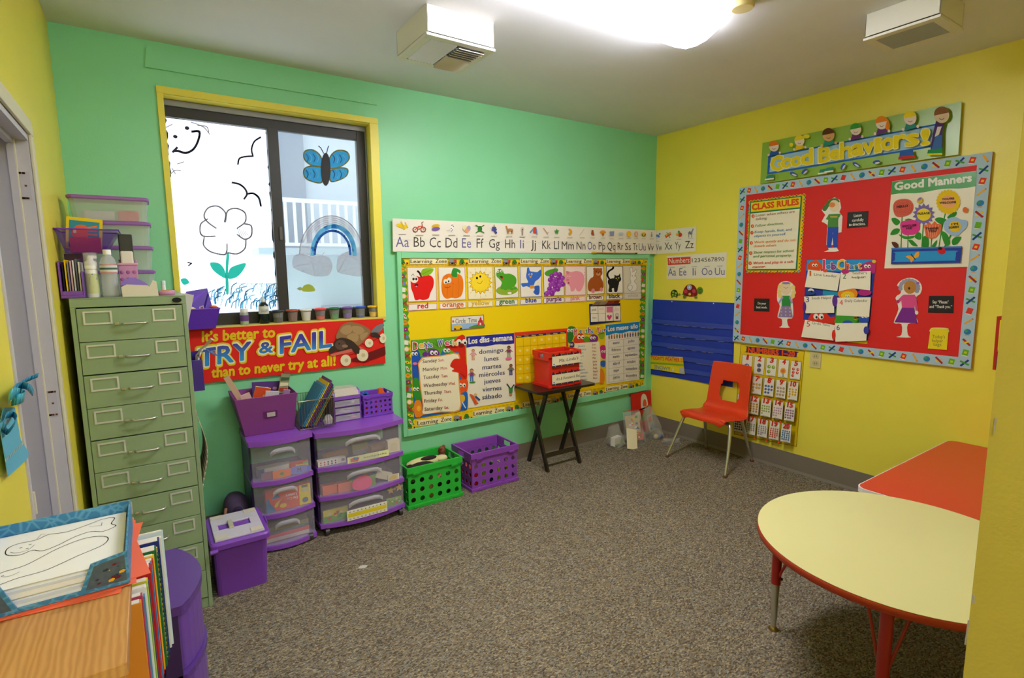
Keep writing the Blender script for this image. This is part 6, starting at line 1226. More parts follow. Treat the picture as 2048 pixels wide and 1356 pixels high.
lv, lf = glyphs('M'); s_.add([((a_.x + b_.x) / 2 + (u - .4) * .03, -.3526, (a_.z + b_.z) / 2 + (v - .35) * .04) for u, v in lv], lf, INK)
put(tag(s_.build('paper_shape'), 'lavender oval paper shape in the top drawer of the narrow cart', 'paper shape'), Z1)
put(inside('flash_card_box', 'small red and yellow card pack in the top drawer of the narrow cart', 'card box', (580, 900, 615, 925), -.31, .03, pp('c8482a'), lambda pr, a, d, s, l: (pr([(-a * .2, -d * .4), (a * .5, -d * .4), (a * .5, d * .2), (-a * .2, d * .3)], pp('e8c02a')), pr([(a * .2, d * .2), (a * .5, d * .2), (a * .5, d * .48), (a * .2, d * .45)], pp('7ab03a')))), Z1)
put(inside('paper_tag', 'mauve paper tag in the top drawer of the narrow cart', 'paper tag', (522, 928, 545, 948), -.345, .004, pp('8a5a7a')), Z1)
def diecut(pr, a, d, s, l):
    pr([(a * .24, -d * .5), (a * .5, -d * .5), (a * .5, d * .5), (a * .24, d * .5)], pp('e8d414')); pr([(a * .28, d * .15), (a * .46, d * .15), (a * .46, d * .3), (a * .28, d * .3)], pp('c9c9a0')); pr([(a * .3 + a * .14 * k / 7, d * .36) for k in range(8)] + [(a * .44, d * .48), (a * .3, d * .48)], pp('6a6a5a'))
    pr([(a * (.37 + .07 * math.cos(R(k * 30))), d * (-.28 + .14 * math.sin(R(k * 30)))) for k in range(12)], pp('5a7a8a')); pr([(-a * .5, -d * .5), (-a * .28, -d * .5), (-a * .4, -d * .1), (-a * .44, d * .2), (-a * .5, d * .1)], pp('3a78b0')); pr([(-a * .38, d * .1), (-a * .18, d * .12), (-a * .26, d * .42)], pp('3a78b0'))
    pr([(x * a, z * d) for x, z in smooth([(-.32, -.3), (-.28, -.1), (-.14, .05), (-.2, -.08), (-.25, -.28)])], pp('e8c81e')); pr([(a * (-.13 + .09 * (1 if k % 2 else .75) * math.cos(R(k * 18))), d * (-.3 + .13 * (1 if k % 2 else .75) * math.sin(R(k * 18)))) for k in range(20)], pp('e8c81e'))
    words(s, l, .05, 'Die-Cut', a * .08, d * .02, a * .24, d * .13, WHITE, .02, True); words(s, l, .05, 'Letters', a * .06, d * .2, a * .24, d * .13, WHITE, .02, True)
put(inside('letter_box', 'orange and yellow box of die-cut letters, upside down, middle drawer of the narrow cart', 'box', (532, 950, 619, 1010), -.34, .05, pp('e0542a'), diecut), Z2)
z = Z3
for nm, h, th in (('white', 'd8cfc8', .022), ('pink', 'd8606a', .02), ('blue-grey', '6a7482', .018), ('olive', '8a8a5a', .025)):
    o_ = MB().box(-3.48, -3.245, -.33, -.1, z, z + th, pp(h)).build('paper_stack', bevel=.002); tag(o_, '%s layer of paper in the bottom drawer of the narrow cart' % nm, 'paper stack', 'papers in the bottom drawer of the narrow cart'); z += th + .0006
# contents of the wide cart
Y1, Y2, Y3 = .4135, .2385, .0715
def domino(pr, a, d, s, l):
    pr([(a * .2, -d * .5), (a * .5, -d * .5), (a * .5, d * .5), (a * .2, d * .5)], pp('dcd8d0')); pr([(a * .34, -d * .2), (a * .46, -d * .2), (a * .46, d * .3), (a * .34, d * .3)], pp('8a8a90'))
    for k in range(10):
        x, z = -.4 + (k // 2) * .13, -.22 + (k % 2) * .42
        pr([(a * x + a * .03 * math.cos(R(q * 45)), d * z + a * .03 * math.sin(R(q * 45))) for q in range(8)], pp('d04a4a') if k < 4 else pp('3a3a44'))
put(inside('domino_box', 'white box with dots in the top drawer of the wide cart', 'box', (636, 908, 691, 930), -.336, .04, pp('ece8e0'), domino), Y1)
def bpk(pr, a, d, s, l):
    pr([(-a * .5, -d * .5), (a * .5, -d * .5), (a * .5, -d * .46), (-a * .5, -d * .46)], pp('8aa050')); pr([(-a * .43, -d * .3), (-a * .26, -d * .36), (-a * .22, d * .2), (-a * .36, d * .38), (-a * .44, d * .2)], pp('d85a3a')); pr([(-a * .36, -d * .05), (-a * .26, -d * .05), (-a * .26, d * .3), (-a * .36, d * .3)], pp('3f7ab8')); words(s, l, .004, 'backpacks', a * .16, -d * .08, a * .56, d * .26, pp('5a564a'), -.004)
put(inside('word_strip', 'pale green backpacks word card in the top drawer of the wide cart', 'word card', (695, 886, 777, 915), -.383, .004, pp('dde2a4'), bpk), Y1)
put(inside('paper_box', 'cream paper house box in the top drawer of the wide cart', 'paper box', (776, 874, 799, 902), -.336, .04, pp('e8dfb8'), lambda pr, a, d, s, l: pr([(-a * .3, -d * .4), (a * .3, -d * .4), (a * .3, d * .1), (0, d * .35), (-a * .3, d * .1)], pp('ded3a6'))), Y1)
for k, (p, q, nm) in enumerate((((648, 902), (688, 890), 'left'), ((738, 880), (772, 866), 'right'))):
    y = -.27; a, b_ = hit(*p, 'y', y), hit(*q, 'y', y); a.z = b_.z = Y1 + .0265
    tag(MB().tube([a, b_ + Vector((.02, .03, 0))], .026, c('b0845a', .8), 16, True, False).build('cardboard_tube'), 'brown cardboard tube in the top drawer of the wide cart, %s one' % nm, 'tube', 'cardboard tubes in the wide cart')
put(inside('tape_pack', 'yellow and grey pack behind the backpacks card in the wide cart', 'pack', (705, 868, 735, 896), -.26, .05, pp('9a962e'), lambda pr, a, d, s, l: pr([(-a * .45, -d * .45), (a * .4, -d * .45), (a * .4, -d * .05), (-a * .45, -d * .05)], pp('a8aab4'))), Y1)
put(inside('foam_block', 'salmon pink foam block in the middle drawer of the wide cart, left one', 'foam block', (646, 966, 674, 990), -.336, .05, c('e0785a', .8, var=.1, bscale=60)), Y2)
put(inside('foam_block', 'salmon pink foam block in the middle drawer of the wide cart, right one', 'foam block', (677, 962, 704, 986), -.352, .05, c('e4806a', .8, var=.1, bscale=60)), Y2)
s_ = MB(); a_ = hit(725, 970, 'y', -.385)
s_.loft([[((a_.x + x * .06), y, a_.z + z_ * .045) for x, z_ in smooth([(1, -.2), (.8, .5), (.3, .9), (-.4, .9), (-.95, .3), (-.9, -.6), (-.2, -.95), (.6, -.85)], 4)] for y in (-.384, -.381)], pp('f0468c'))
put(tag(s_.build('paper_shape'), 'hot pink scalloped paper shape in the middle drawer of the wide cart', 'paper shape'), Y2)
put(inside('activity_book', 'blue and green activity book in the middle drawer of the wide cart', 'book', (702, 934, 750, 978), -.35, .012, pp('7aa83a'), lambda pr, a, d, s, l: (pr([(-a * .5, d * .12), (a * .5, d * .12), (a * .5, d * .5), (-a * .5, d * .5)], pp('4a68a0')), pr([(-a * .4, d * .2), (a * .3, d * .3), (a * .4, d * .24), (-a * .3, d * .16)], pp('b05a6a')))), Y2)
put(inside('note_pad', 'tilted cream note pad in the middle drawer of the wide cart', 'note pad', (752, 938, 783, 960), -.345, .02, pp('d8d2b4'), ry=R(24)), Y2)
put(inside('paper_shape', 'yellow and white paper cutouts in the middle drawer of the wide cart', 'paper shape', (776, 945, 798, 962), -.352, .004, pp('e0d8c0'), lambda pr, a, d, s, l: (pr([(x * a, z * d) for x, z in smooth([(-.4, -.3), (-.2, .3), (.2, .4), (.3, -.1), (0, -.4)])], pp('e0c040')),)), Y2)
def garden(pr, a, d, s, l):
    r_ = random.Random(int(a * 1e6)); pr([(-a * .5, -d * .5), (a * .5, -d * .5), (a * .5, 0), (-a * .5, 0)], pp('6aa83a'))
    for k in range(9):
        x, z = r_.uniform(-.4, .4), r_.uniform(-.35, .35); pr([(a * x + a * .07 * math.cos(R(q * 45)), d * z + d * .1 * math.sin(R(q * 45))) for q in range(8)], pp(r_.choice(('d8482a', 'e8c02a', '3f8a3a', 'e0d8b0'))))
put(inside('border_pack', 'green and yellow border pack at the left of the wide cart bottom drawer', 'border pack', (648, 1015, 696, 1052), -.342, .01, pp('d8cc4a'), garden), Y3)
put(inside('border_pack', 'green border pack at the right of the wide cart bottom drawer', 'border pack', (774, 1004, 803, 1026), -.338, .01, pp('8ab04a'), garden), Y3)
def nline(pr, a, d, s, l):
    pr([(-a * .48, -d * .18), (a * .48, -d * .18), (a * .48, d * .2), (-a * .48, d * .2)], pp('e0cc2a'))
    for k in range(10): words(s, l, .004, str(k), -a * .43 + k * a * .095, d * .28, a * .03, d * .12, INK, .02); words(s, l, .004, 'N', -a * .43 + k * a * .095, -d * .4, a * .03, d * .12, INK, .02)
put(inside('number_line', 'yellow and white number line strip in the bottom drawer of the wide cart', 'number line', (695, 1002, 774, 1043), -.394, .003, pp('ebe8d8'), nline), Y3)
for k, (x, y, r_) in enumerate(((785, 998, .026), (802, 990, .028), (794, 994, .012))):
    a_ = hit(x, y, 'y', -.36); a_.z = Y3 + .092 + (.012 if k == 1 else .006); s_ = MB()
    s_.loft([[(a_.x + (r_ if q % 2 == 0 else r_ * .45) * math.cos(R(90 + q * 36)), yy, a_.z + (r_ if q % 2 == 0 else r_ * .45) * math.sin(R(90 + q * 36))) for q in range(10)] for yy in (-.338 + k * .004, -.336 + k * .004)], pp('e0b83a'))
    tag(s_.build('paper_star'), ('small' if k == 2 else 'gold') + ' paper star above the green border pack in the wide cart, %s' % ('left one', 'right one', 'between the big two')[k], 'paper star', 'paper stars in the wide cart')
# ================================================================== things on top of the carts
CT1, CT2 = .6345, .6185
t = thing('storage_bin', 'tapered purple fabric bin of craft things with a white label, on the narrow cart', 'storage bin', (-3.41, -.16, CT1)); FB = c('8e4590', .7, bump=.2, bscale=500)
B0, B1 = tap(-3.525, -3.275, -.235, -.075, CT1 + .003), tap(-3.572, -3.262, -.315, -.035, .862)
s = MB(); s.loft([B0, B1], FB, False); s.add(B0, [(0, 1, 2, 3)], FB); s.build('bin', t, solid=.005)
def onfront(u, v, off=.004):
    a = Vector(B0[0]).lerp(Vector(B0[1]), u); b_ = Vector(B1[0]).lerp(Vector(B1[1]), u); return a.lerp(b_, v) + Vector((0, -off, 0))
s = MB(); s.add([onfront(.42, .42), onfront(.66, .42), onfront(.66, .6), onfront(.42, .6)], [(0, 1, 2, 3)], c('6a2f6c', .5)); s.build('label_holder', t, solid=.003); s = MB(); s.add([onfront(.47, .45, .007), onfront(.62, .45, .007), onfront(.62, .565, .007), onfront(.47, .565, .007)], [(0, 1, 2, 3)], pp('cfcbc0')); s.build('label_card', t, solid=.001)
zb_ = CT1 + .004
stuff = [('paint_brush', 'bundle of long wooden craft sticks leaning out of the purple bin at the left', 'craft sticks', (-3.53, -.14, .835), (.03, .02, .28), 0, R(-24), 0, c('c9a888', .6)),
 ('craft_pack', 'red topped clear pack in the purple bin', 'craft pack', (-3.435, -.19, .815), (.08, .012, .16), R(6), R(16), 0, pp('c9cfa8')),
 ('craft_pack', 'pink rimmed white pack at the front of the purple bin', 'craft pack', (-3.49, -.235, .795), (.05, .012, .17), R(8), R(-18), 0, pp('e0b8b0')),
 ('craft_pack', 'purple flowery pack at the back of the purple bin', 'craft pack', (-3.385, -.09, .80), (.15, .012, .20), R(-4), R(4), 0, pp('5a3a80')),
 ('craft_pack', 'shiny clear pack in the middle of the purple bin', 'craft pack', (-3.39, -.235, .79), (.07, .012, .17), R(8), R(10), 0, see('e4e6ea', .3, .1)),
 ('craft_pack', 'lilac shiny pack at the front right of the purple bin', 'craft pack', (-3.32, -.225, .785), (.035, .01, .18), R(12), R(14), 0, c('b090b8', .2)),
 ('photo_pack', 'tall picture packet sticking up at the right of the purple bin', 'packet', (-3.305, -.14, .835), (.05, .012, .22), R(-4), R(14), 0, pp('8a8a6a')),
 ('photo_pack', 'reddish brown folded card at the right of the purple bin', 'packet', (-3.285, -.105, .845), (.035, .01, .21), R(-4), R(10), 0, pp('9a4a3a'))]
def redtop(pr, a, d, s, l): pr([(-a * .5, d * .1), (a * .5, d * .1), (a * .5, d * .5), (-a * .5, d * .5)], pp('d8502a')); pr([(a * .1, d * .0), (a * .45, d * .0), (a * .45, d * .25), (a * .1, d * .25)], pp('c8b84a'))
def flow(pr, a, d, s, l):
    for k in range(7): pr([(a * (-.3 + k * .1) + a * .09 * math.cos(R(q * 60)), d * (.3 - (k % 3) * .1) + d * .05 * math.sin(R(q * 60))) for q in range(6)], pp(('c88ab8', 'e0b0c8')[k % 2]))
def pic(pr, a, d, s, l): 
    for k in range(6): pr([(-a * .45, d * (.4 - k * .14)), (a * .45, d * (.42 - k * .14)), (a * .45, d * (.34 - k * .14)), (-a * .45, d * (.3 - k * .14))], pp(('3a5a3a', 'd8d0b0', 'a83a2a', '4a4a4a', 'c8a83a', 'b8b8b0')[k]))
for k, a in enumerate(stuff): card(*a, extra={1: redtop, 3: flow, 6: pic}.get(k))
# wire basket with folders
t = thing('wire_basket', 'wire file basket of coloured folders between the purple bin and the mini drawers', 'wire basket', (-3.15, -.18, CT1)); wm = c('8a8468', .35, .8); s = MB()
wx0, wx1, wy0, wy1, wz0, wz1 = -3.252, -3.052, -.29, -.06, CT1 + .003, .80
for y in (wy0, wy1):
    for k in range(14): x = wx0 + (wx1 - wx0) * k / 13; s.tube([(x, y, wz0), (x, y, wz1)], .0014, wm, 5)
for x in (wx0, wx1):
    for k in range(1, 12): y = wy0 + (wy1 - wy0) * k / 12; s.tube([(x, y, wz0), (x, y, wz1 - .06 * (x == wx0))], .0014, wm, 5)
for k in range(14): x = wx0 + (wx1 - wx0) * k / 13; s.tube([(x, wy0, wz0), (x, wy1, wz0)], .0014, wm, 5)
s.build('mesh', t); s = MB()
q = [(wx0, wy0, wz1), (wx1, wy0, wz1), (wx1, wy1, wz1), (wx0, wy1, wz1), (wx0, wy0, wz1)]; s.tube(q, .003, c('b5ab86', .3, .8), 6); s.tube([(x, y, wz0) for x, y, z in q], .002, wm, 6); s.build('rim', t)
for k, (h, nm, L) in enumerate((('3f86a8', 'blue', .255), ('5a9ac0', 'light blue', .262), ('e0c022', 'yellow', .278), ('6a4a8a', 'violet', .29), ('8a3a5a', 'maroon', .272), ('2f4a80', 'navy', .262), ('5a8a5a', 'green', .245), ('a8783a', 'brown', .225))):
    card('paper_folder', '%s folder leaning in the wire file basket' % nm, 'folder', (-3.236 + k * .0105 + L / 2 * math.sin(R(31)), -.175, CT1 + .010 + L / 2 * math.cos(R(31)) + .003), (.005, .20, L), 0, R(31), 0, pp(h), 'folders in the wire basket')
t = thing('clear_packet', 'crumpled clear plastic packet at the bottom of the wire basket', 'packet', (-3.075, -.27, CT1 + .006)); s = MB(); rg = random.Random(8)
s.loft([[(-3.085 + .028 * math.cos(R(a)) * f + rg.uniform(-.003, .003), -.262 + .015 * math.sin(R(a)) * f, z) for a in range(0, 360, 45)] for f, z in ((.8, CT1 + .006), (1, CT1 + .03), (.5, CT1 + .06))], see('dcd8d8', .5, .1), True).build('packet', t)
# mini drawer unit
t = thing('mini_drawers', 'small purple unit of three clear drawers standing on the wide cart', 'drawer unit', (-2.95, -.12, CT2)); mx0, mx1, my0, my1 = -3.034, -2.868, -.20, -.05
pu = pl('8450b8'); z1 = CT2 + .155; s = MB()
s.box(mx0, mx0 + .005, my0, my1, CT2, z1, pu).box(mx1 - .005, mx1, my0, my1, CT2, z1, pu).box(mx0 + .005, mx1 - .005, my1 - .004, my1, CT2, z1, pu)
for z in (CT2, CT2 + .045, CT2 + .09, CT2 + .135): s.box(mx0 + .005, mx1 - .005, my0, my1 - .004, z, z + (.006 if z < CT2 + .13 else .02), pu)
s.build('frame', t, bevel=.0015)
MB().prism([(my0 - .001, z1), (my1, z1), (my1, z1 + .034), (my0 + .045, z1 + .038), (my0 + .012, z1 + .026)], mx0, mx1, pu, 'x').build('tray_top', t, bevel=.003)
MB().prism([(my0 - .002, z1 + .004), (my0 + .008, z1 + .028), (my0 + .045, z1 + .041), (my1 - .01, z1 + .041), (my1 - .01, z1 + .0385), (my0 + .045, z1 + .0385), (my0 + .010, z1 + .026), (my0 + .0005, z1 + .004)], mx0 + .012, mx1 - .012, see('d8d2c4', .25, .2), 'x').build('clear_flap', t)
for k in range(3):
    a = CT2 + .0075 + k * .045; m = see('d6d3de', .66, .2); s = MB(); s.box(mx0 + .008, mx1 - .008, my0 - .004, my0 - .001, a, a + .034, m); s.box(mx0 + .008, mx1 - .008, my0, my1 - .01, a, a + .001, m)
    d = s.build('drawer', t); MB().box((mx0 + mx1) / 2 - .02, (mx0 + mx1) / 2 + .02, my0 - .008, my0 - .0042, a + .024, a + .03, m).build('handle', d)
for k, (x, h, nm, r_) in enumerate(((-2.91, 'd04a60', 'pink clips in the lowest mini drawer', (.026, .02, .008)), (-2.955, 'e0dcd8', 'white tube in the middle mini drawer', (.045, .012, .009)), (-2.91, 'dcd6c0', 'white ball in the top mini drawer', (.014, .014, .013)), (-2.985, '4a4648', 'dark clips in the top mini drawer', (.03, .02, .01)))):
    lv = (0, 1, 2, 2)[k]; z = CT2 + .009 + lv * .045
    tag(MB().ball((x, my0 + .03, z + r_[2]), r_, c(h, .5), 12, 8).build('small_supplies'), nm, 'small supplies')
# ================================================================== crates with holes
def holes(s, O, U, V, W_, H_, nx, ny, r, m, n=16):
    """flat panel pierced by nx x ny round holes"""
    O, U, V = Vector(O), Vector(U), Vector(V); cw, chh = W_ / nx, H_ / ny
    for i in range(nx):
        for j in range(ny):
            cx, cy = (i + .5) * cw, (j + .5) * chh; inn = []; out = []
            for k in range(n):
                a = 2 * math.pi * (k + .5) / n; ca, sa = math.cos(a), math.sin(a); f = min(cw / 2 / abs(ca), chh / 2 / abs(sa)) if abs(ca) > 1e-6 and abs(sa) > 1e-6 else min(cw, chh) / 2
                inn.append(O + U * (cx + r * ca) + V * (cy + r * sa)); out.append((cx + f * ca, cy + f * sa))
            for p in ((cw / 2, chh / 2), (-cw / 2, chh / 2), (-cw / 2, -chh / 2), (cw / 2, -chh / 2)):      # pull the nearest sample to each corner
                q = min(range(n), key=lambda k: (out[k][0] - cx - p[0]) ** 2 + (out[k][1] - cy - p[1]) ** 2); out[q] = (cx + p[0], cy + p[1])
            out = [O + U * a + V * b_ for a, b_ in out]
            s.add(inn + out, [(k, (k + 1) % n, n + (k + 1) % n, n + k) for k in range(n)], m)
def crate(name, label, cat, x0, x1, y0, y1, z, h, m, r, nx=6, ny=3, group=None, plain=False, nside=5):
    t = thing(name, label, cat, ((x0 + x1) / 2, (y0 + y1) / 2, z), group=group); e = .012 * h / .275; g = h * .09; k = h * .24
    za, zb_ = z + g, z + h - k
    s = MB()
    if plain: s.box(x0 + e, x1 - e, y0 + e, y0 + e + .004, za, zb_, m).box(x0 + e, x1 - e, y1 - e - .004, y1 - e, za, zb_, m).box(x0 + e, x0 + e + .004, y0 + e + .004, y1 - e - .004, za, zb_, m).box(x1 - e - .004, x1 - e, y0 + e + .004, y1 - e - .004, za, zb_, m)
    else:
        for y in (y0 + e, y1 - e): holes(s, (x0 + e, y, za), (1, 0, 0), (0, 0, 1), x1 - x0 - 2 * e, zb_ - za, nx, ny, r, m)
        for x in (x0 + e, x1 - e): holes(s, (x, y0 + e, za), (0, 1, 0), (0, 0, 1), y1 - y0 - 2 * e, zb_ - za, nside, ny, r, m)
    w = s.build('wall', t, solid=0 if plain else .004)
    s = MB().box(x0 + e, x1 - e, y0 + e, y1 - e, z + .006, z + .01, m); s.build('floor_panel', t)
    # rim: outward band with ledges, slots in the short sides
    s = MB(); zc = zb_
    for y, d in ((y0, 1), (y1 - e, 0)): s.box(x0, x1, y if not d else y, y + e, z + h - k * .62, z + h, m); 
    s.box(x0 + e, x1 - e, y0 + e - .001, y0 + e + .004, zb_, z + h - .002, m).box(x0 + e, x1 - e, y1 - e - .004, y1 - e + .001, zb_, z + h - .002, m)
    for x in (x0, x1 - e):
        s.box(x, x + e, y0 + e, y1 - e, z + h - k * .2, z + h, m)
        for a, b_ in ((y0 + e, y0 + (y1 - y0) * .34), (y1 - (y1 - y0) * .34, y1 - e)): s.box(x, x + e, a, b_, zb_, z + h - k * .2, m)
        s.box(x, x + e, y0 + (y1 - y0) * .34, y1 - (y1 - y0) * .34, zb_, zb_ + k * .2, m)
    s.build('rim', t, bevel=.002)
    s = MB()
    for y in (y0, y1 - e): s.box(x0, x1, y, y + e, z, z + g * .95, m)
    for x in (x0, x1 - e): s.box(x, x + e, y0 + e, y1 - e, z, z + g * .95, m)
    s.build('base_band', t, bevel=.002)
    for x in (x0 + (x1 - x0) * .16, x0 + (x1 - x0) * .84):
        for zz_ in (z + h - k * .66, z + g * .45): MB().box(x - (x1 - x0) * .06, x + (x1 - x0) * .06, y0 - e * .45, y0, zz_ - h * .018, zz_ + h * .03, m).build('lug', t, bevel=.001)
    return t
crate('milk_crate', 'bright green plastic crate of stuffed animals beside the wide drawer cart', 'crate', -2.634, -2.231, -.325, -.035, 0, .278, pl('2cb83c'), .0165)
crate('milk_crate', 'purple plastic crate of books on the floor, left of the tray table', 'crate', -2.165, -1.768, -.325, -.035, 0, .275, pl('8c48b4'), .0165)
crate('small_crate', 'mini purple crate of blue and orange pieces on the wide cart', 'crate', -2.852, -2.656, -.198, -.045, CT2, .142, pl('7840bc'), .008, 6, 3)
crate('file_crate', 'red plastic crate with name signs standing on the black tray table', 'crate', -1.458, -1.135, -.285, -.075, .6335, .272, pl('e02a1c'), .02, plain=True)
# plush and toys
FUR = c('2a2420', .9, bump=.6, bscale=300); CRM_ = c('d9cf98', .9, bump=.5, bscale=300)
t = thing('stuffed_animal', 'dark stuffed animal with a cream belly lying on top of the green crate', 'stuffed animal', (-2.45, -.22, .16))
MB().ball((-2.49, -.235, .215), (.115, .06, .055), FUR, 18, 12).ball((-2.572, -.24, .222), (.04, .05, .045), FUR).build('body', t); MB().ball((-2.45, -.195, .25), (.135, .05, .032), CRM_, 18, 10).ball((-2.335, -.215, .256), (.045, .034, .022), CRM_, 14, 8).build('belly', t); MB().ball((-2.43, -.215, .277), (.06, .024, .014), FUR, 12, 8).build('flipper', t)
t = thing('stuffed_animal', 'reddish brown toy with a round head at the right corner of the green crate', 'stuffed animal', (-2.268, -.13, .012)); m = c('8a4a3a', .8, bump=.4, bscale=300)
MB().ball((-2.283, -.115, .272), (.026, .026, .03), m).ball((-2.283, -.115, .21), (.026, .028, .075), m, 12, 10).build('body', t); MB().ball((-2.297, -.133, .295), .012, m, 8, 6).ball((-2.266, -.115, .298), .012, m, 8, 6).build('ear', t)
rg = random.Random(21)
for k, (h, nm) in enumerate((('5a3422', 'dark brown'), ('b8824a', 'tan'), ('3a2a22', 'black brown'), ('c89a5a', 'light brown'), ('7a3f2a', 'reddish'), ('d0a86a', 'beige'))):
    x = -2.555 + (k % 3) * .112; y = -.245 + (k // 3) * .115
    tag(MB().ball((x, y, .078), (.053, .054, .066), c(h, .9, bump=.6, bscale=200), 14, 10).build('stuffed_animal'), '%s stuffed toy seen through the holes of the green crate' % nm, 'stuffed animal', 'stuffed toys in the green crate')
for k, (h, nm, w, hh) in enumerate((('d8301f', 'red', .03, .12), ('e8e2d0', 'white', .02, .17), ('a8c83a', 'lime green', .028, .17), ('c03a5a', 'crimson', .016, .175), ('2a2f4a', 'navy', .022, .15), ('8ac04a', 'green', .03, .15), ('c4d44a', 'pale green', .022, .13), ('6a3a8a', 'violet', .024, .12), ('a8c030', 'yellow green', .03, .10), ('9a5ab0', 'lilac', .02, .1))):
    x = -2.125 + k * .033
    tag(MB().box(x, x + w, -.295, -.09, .0115, .0115 + hh, pp(h)).build('book', bevel=.001), '%s book standing in the purple crate' % nm, 'book', 'books in the purple crate')
def star_piece(x, y, z, h, lab):
    s = MB(); 
    for a in (0, 60, 120): s.bar((x - .022 * math.cos(R(a)), y, z + .02 - .02 * math.sin(R(a))), (x + .022 * math.cos(R(a)), y, z + .02 + .02 * math.sin(R(a))), .012, .012, pl(h))
    tag(s.build('building_piece'), lab, 'building piece')
star_piece(-2.815, -.13, CT2 + .112, '2a6ac8', 'blue star shaped building piece on top in the mini purple crate')
tag(MB().prism([(-.04, 0), (.03, 0), (.03, .012), (.016, .05), (-.002, .05), (-.018, .014)], -.012, .012, pl('f0641c'), 'y').xf(Matrix.Translation((-2.715, -.13, CT2 + .112)) @ Matrix.Rotation(R(-8), 4, 'Y')).build('building_piece'), 'orange building piece on top in the mini purple crate', 'building piece')
for k, h in enumerate(('d8301f', '3a6ac0', 'e8c02a', 'd8301f', 'e8e2d8', '6a2a8a', 'd84a2a', '3a3a6a')):
    x = -2.832 + k * .0205; tag(MB().box(x, x + .018, -.18, -.07, CT2 + .011, CT2 + .075 + .02 * (k % 2), pl(h)).build('building_piece', bevel=.003), '%s block seen through the holes of the mini purple crate' % ('red', 'blue', 'yellow', 'second red', 'white', 'violet', 'orange', 'navy')[k], 'building piece', 'building pieces in the mini purple crate')
# signs and files on the red crate
for z0_, z1_, txt, nm in ((.805, .875, 'Ms. Linda’s', 'upper'), (.665, .735, 'Art & Homework files', 'lower')):
    s = MB(); x0, x1, y = -1.432, -1.152, -.2915; s.box(x0, x1, y, y + .001, z0_, z1_, pp('e8dfba')); o = y - .0004; rg = random.Random(int(z0_ * 100))
    for zz_, up in ((z1_, 1), (z0_, -1)):
        for k in range(14):
            x = x0 + (x1 - x0) * (k + .5) / 14; w = (x1 - x0) / 28; hh = .012 + (.010 * (k % 3 == 0) if up > 0 else 0); h = ('2a2f5a', '4a1f3a', '2f4a2a', '1f1f3a', '8a2a2a')[rg.randrange(5)]
            s.add([(x - w, o, zz_), (x + w, o, zz_), (x + w * .8, o, zz_ + up * hh), (x - w * .6, o, zz_ + up * hh)], [(0, 1, 2, 3)], pp(h))
            if k % 3 == 1: s.add([(x - w * .5, o - .0003, zz_ + up * .003), (x + w * .5, o - .0003, zz_ + up * .003), (x, o - .0003, zz_ + up * .011)], [(0, 1, 2)], pp('e0c02a'))
        s.box(x0, x1, y, y + .001, zz_ if up > 0 else zz_ - .012, zz_ + .012 if up > 0 else zz_, pp('3a1f3a'))
    vs, fs = glyphs(txt); a = min(v[0] for v in vs); e = max(v[0] for v in vs); L = .19 if 'L' in txt else .235; xs = -1.365 if 'L' in txt else -1.395
    s.add([(xs + (u - a) / (e - a) * L + v * .006, o, z0_ + .022 + v * .035 + (u - a) / (e - a) * .004) for u, v in vs], fs, INK)
    s.add([(x0 + .012, o, z0_ + .006), (x0 + .024, o, z0_ + .006), (x0 + .024, o, z0_ + .016), (x0 + .012, o, z0_ + .014)], [(0, 1, 2, 3)], pp('3a5aa8'))
    tag(s.build('name_sign'), 'handwritten cream sign with dark border, %s one on the red crate' % nm, 'sign', 'signs on the red crate')
for k in range(7):
    y = -.235 + k * .016
    tag(MB().box(-1.425, -1.175, y, y + .004, .648, .872 + .003 * (k % 3), pp(('b8bcc0', 'c9ccd0', 'a8aeb4')[k % 3])).build('paper_folder'), 'grey file hanging in the red crate, row %s from the front' % ('one', 'two', 'three', 'four', 'five', 'six', 'seven')[k], 'folder', 'files in the red crate')
# ================================================================== black folding tray table
BLK = c('1d1815', .3, spec=.5, var=.1, bscale=20)
t = thing('tray_table', 'small black wooden folding tray table against the bulletin board', 'table', (-1.315, -.19, 0))
tx0, tx1, ty0, ty1, tz = -1.60, -1.035, -.345, -.02, .633
def rr2(x0, x1, y0, y1, r, n=5): return [(cx + r * math.cos(R(a0 + 90 * k / n)), cy + r * math.sin(R(a0 + 90 * k / n))) for cx, cy, a0 in ((x1 - r, y1 - r, 0), (x0 + r, y1 - r, 90), (x0 + r, y0 + r, 180), (x1 - r, y0 + r, 270)) for k in range(n + 1)]
MB().prism(rr2(tx0, tx1, ty0, ty1, .02), tz - .018, tz, BLK).build('tabletop', t, bevel=.005)
lx0, lx1 = -1.487, -1.165
MB().box(lx0 - .03, lx1 + .03, -.285, -.255, tz - .045, tz - .0185, BLK).build('cleat', t, bevel=.002); MB().box(lx0 - .03, lx1 + .03, -.105, -.075, tz - .045, tz - .0185, BLK).build('cleat', t, bevel=.002)
for x in (lx0, lx1):
    MB().bar((x - .011, -.318, .0), (x - .011, -.09, tz - .046), .019, .034, BLK, (0, 1, 0)).build('leg', t, bevel=.003)
    MB().bar((x + .011, -.045, .0), (x + .011, -.27, tz - .046), .019, .034, BLK, (0, 1, 0)).build('leg', t, bevel=.003)
    MB().tube([(x - .024, -.18, .305), (x + .024, -.18, .305)], .006, c('8a8276', .4, .7), 10).build('pivot_bolt', t)
MB().bar((lx0 - .002, -.278, .112), (lx1 - .02, -.278, .112), .015, .034, BLK, (0, .35, 1)).build('stretcher', t, bevel=.002)
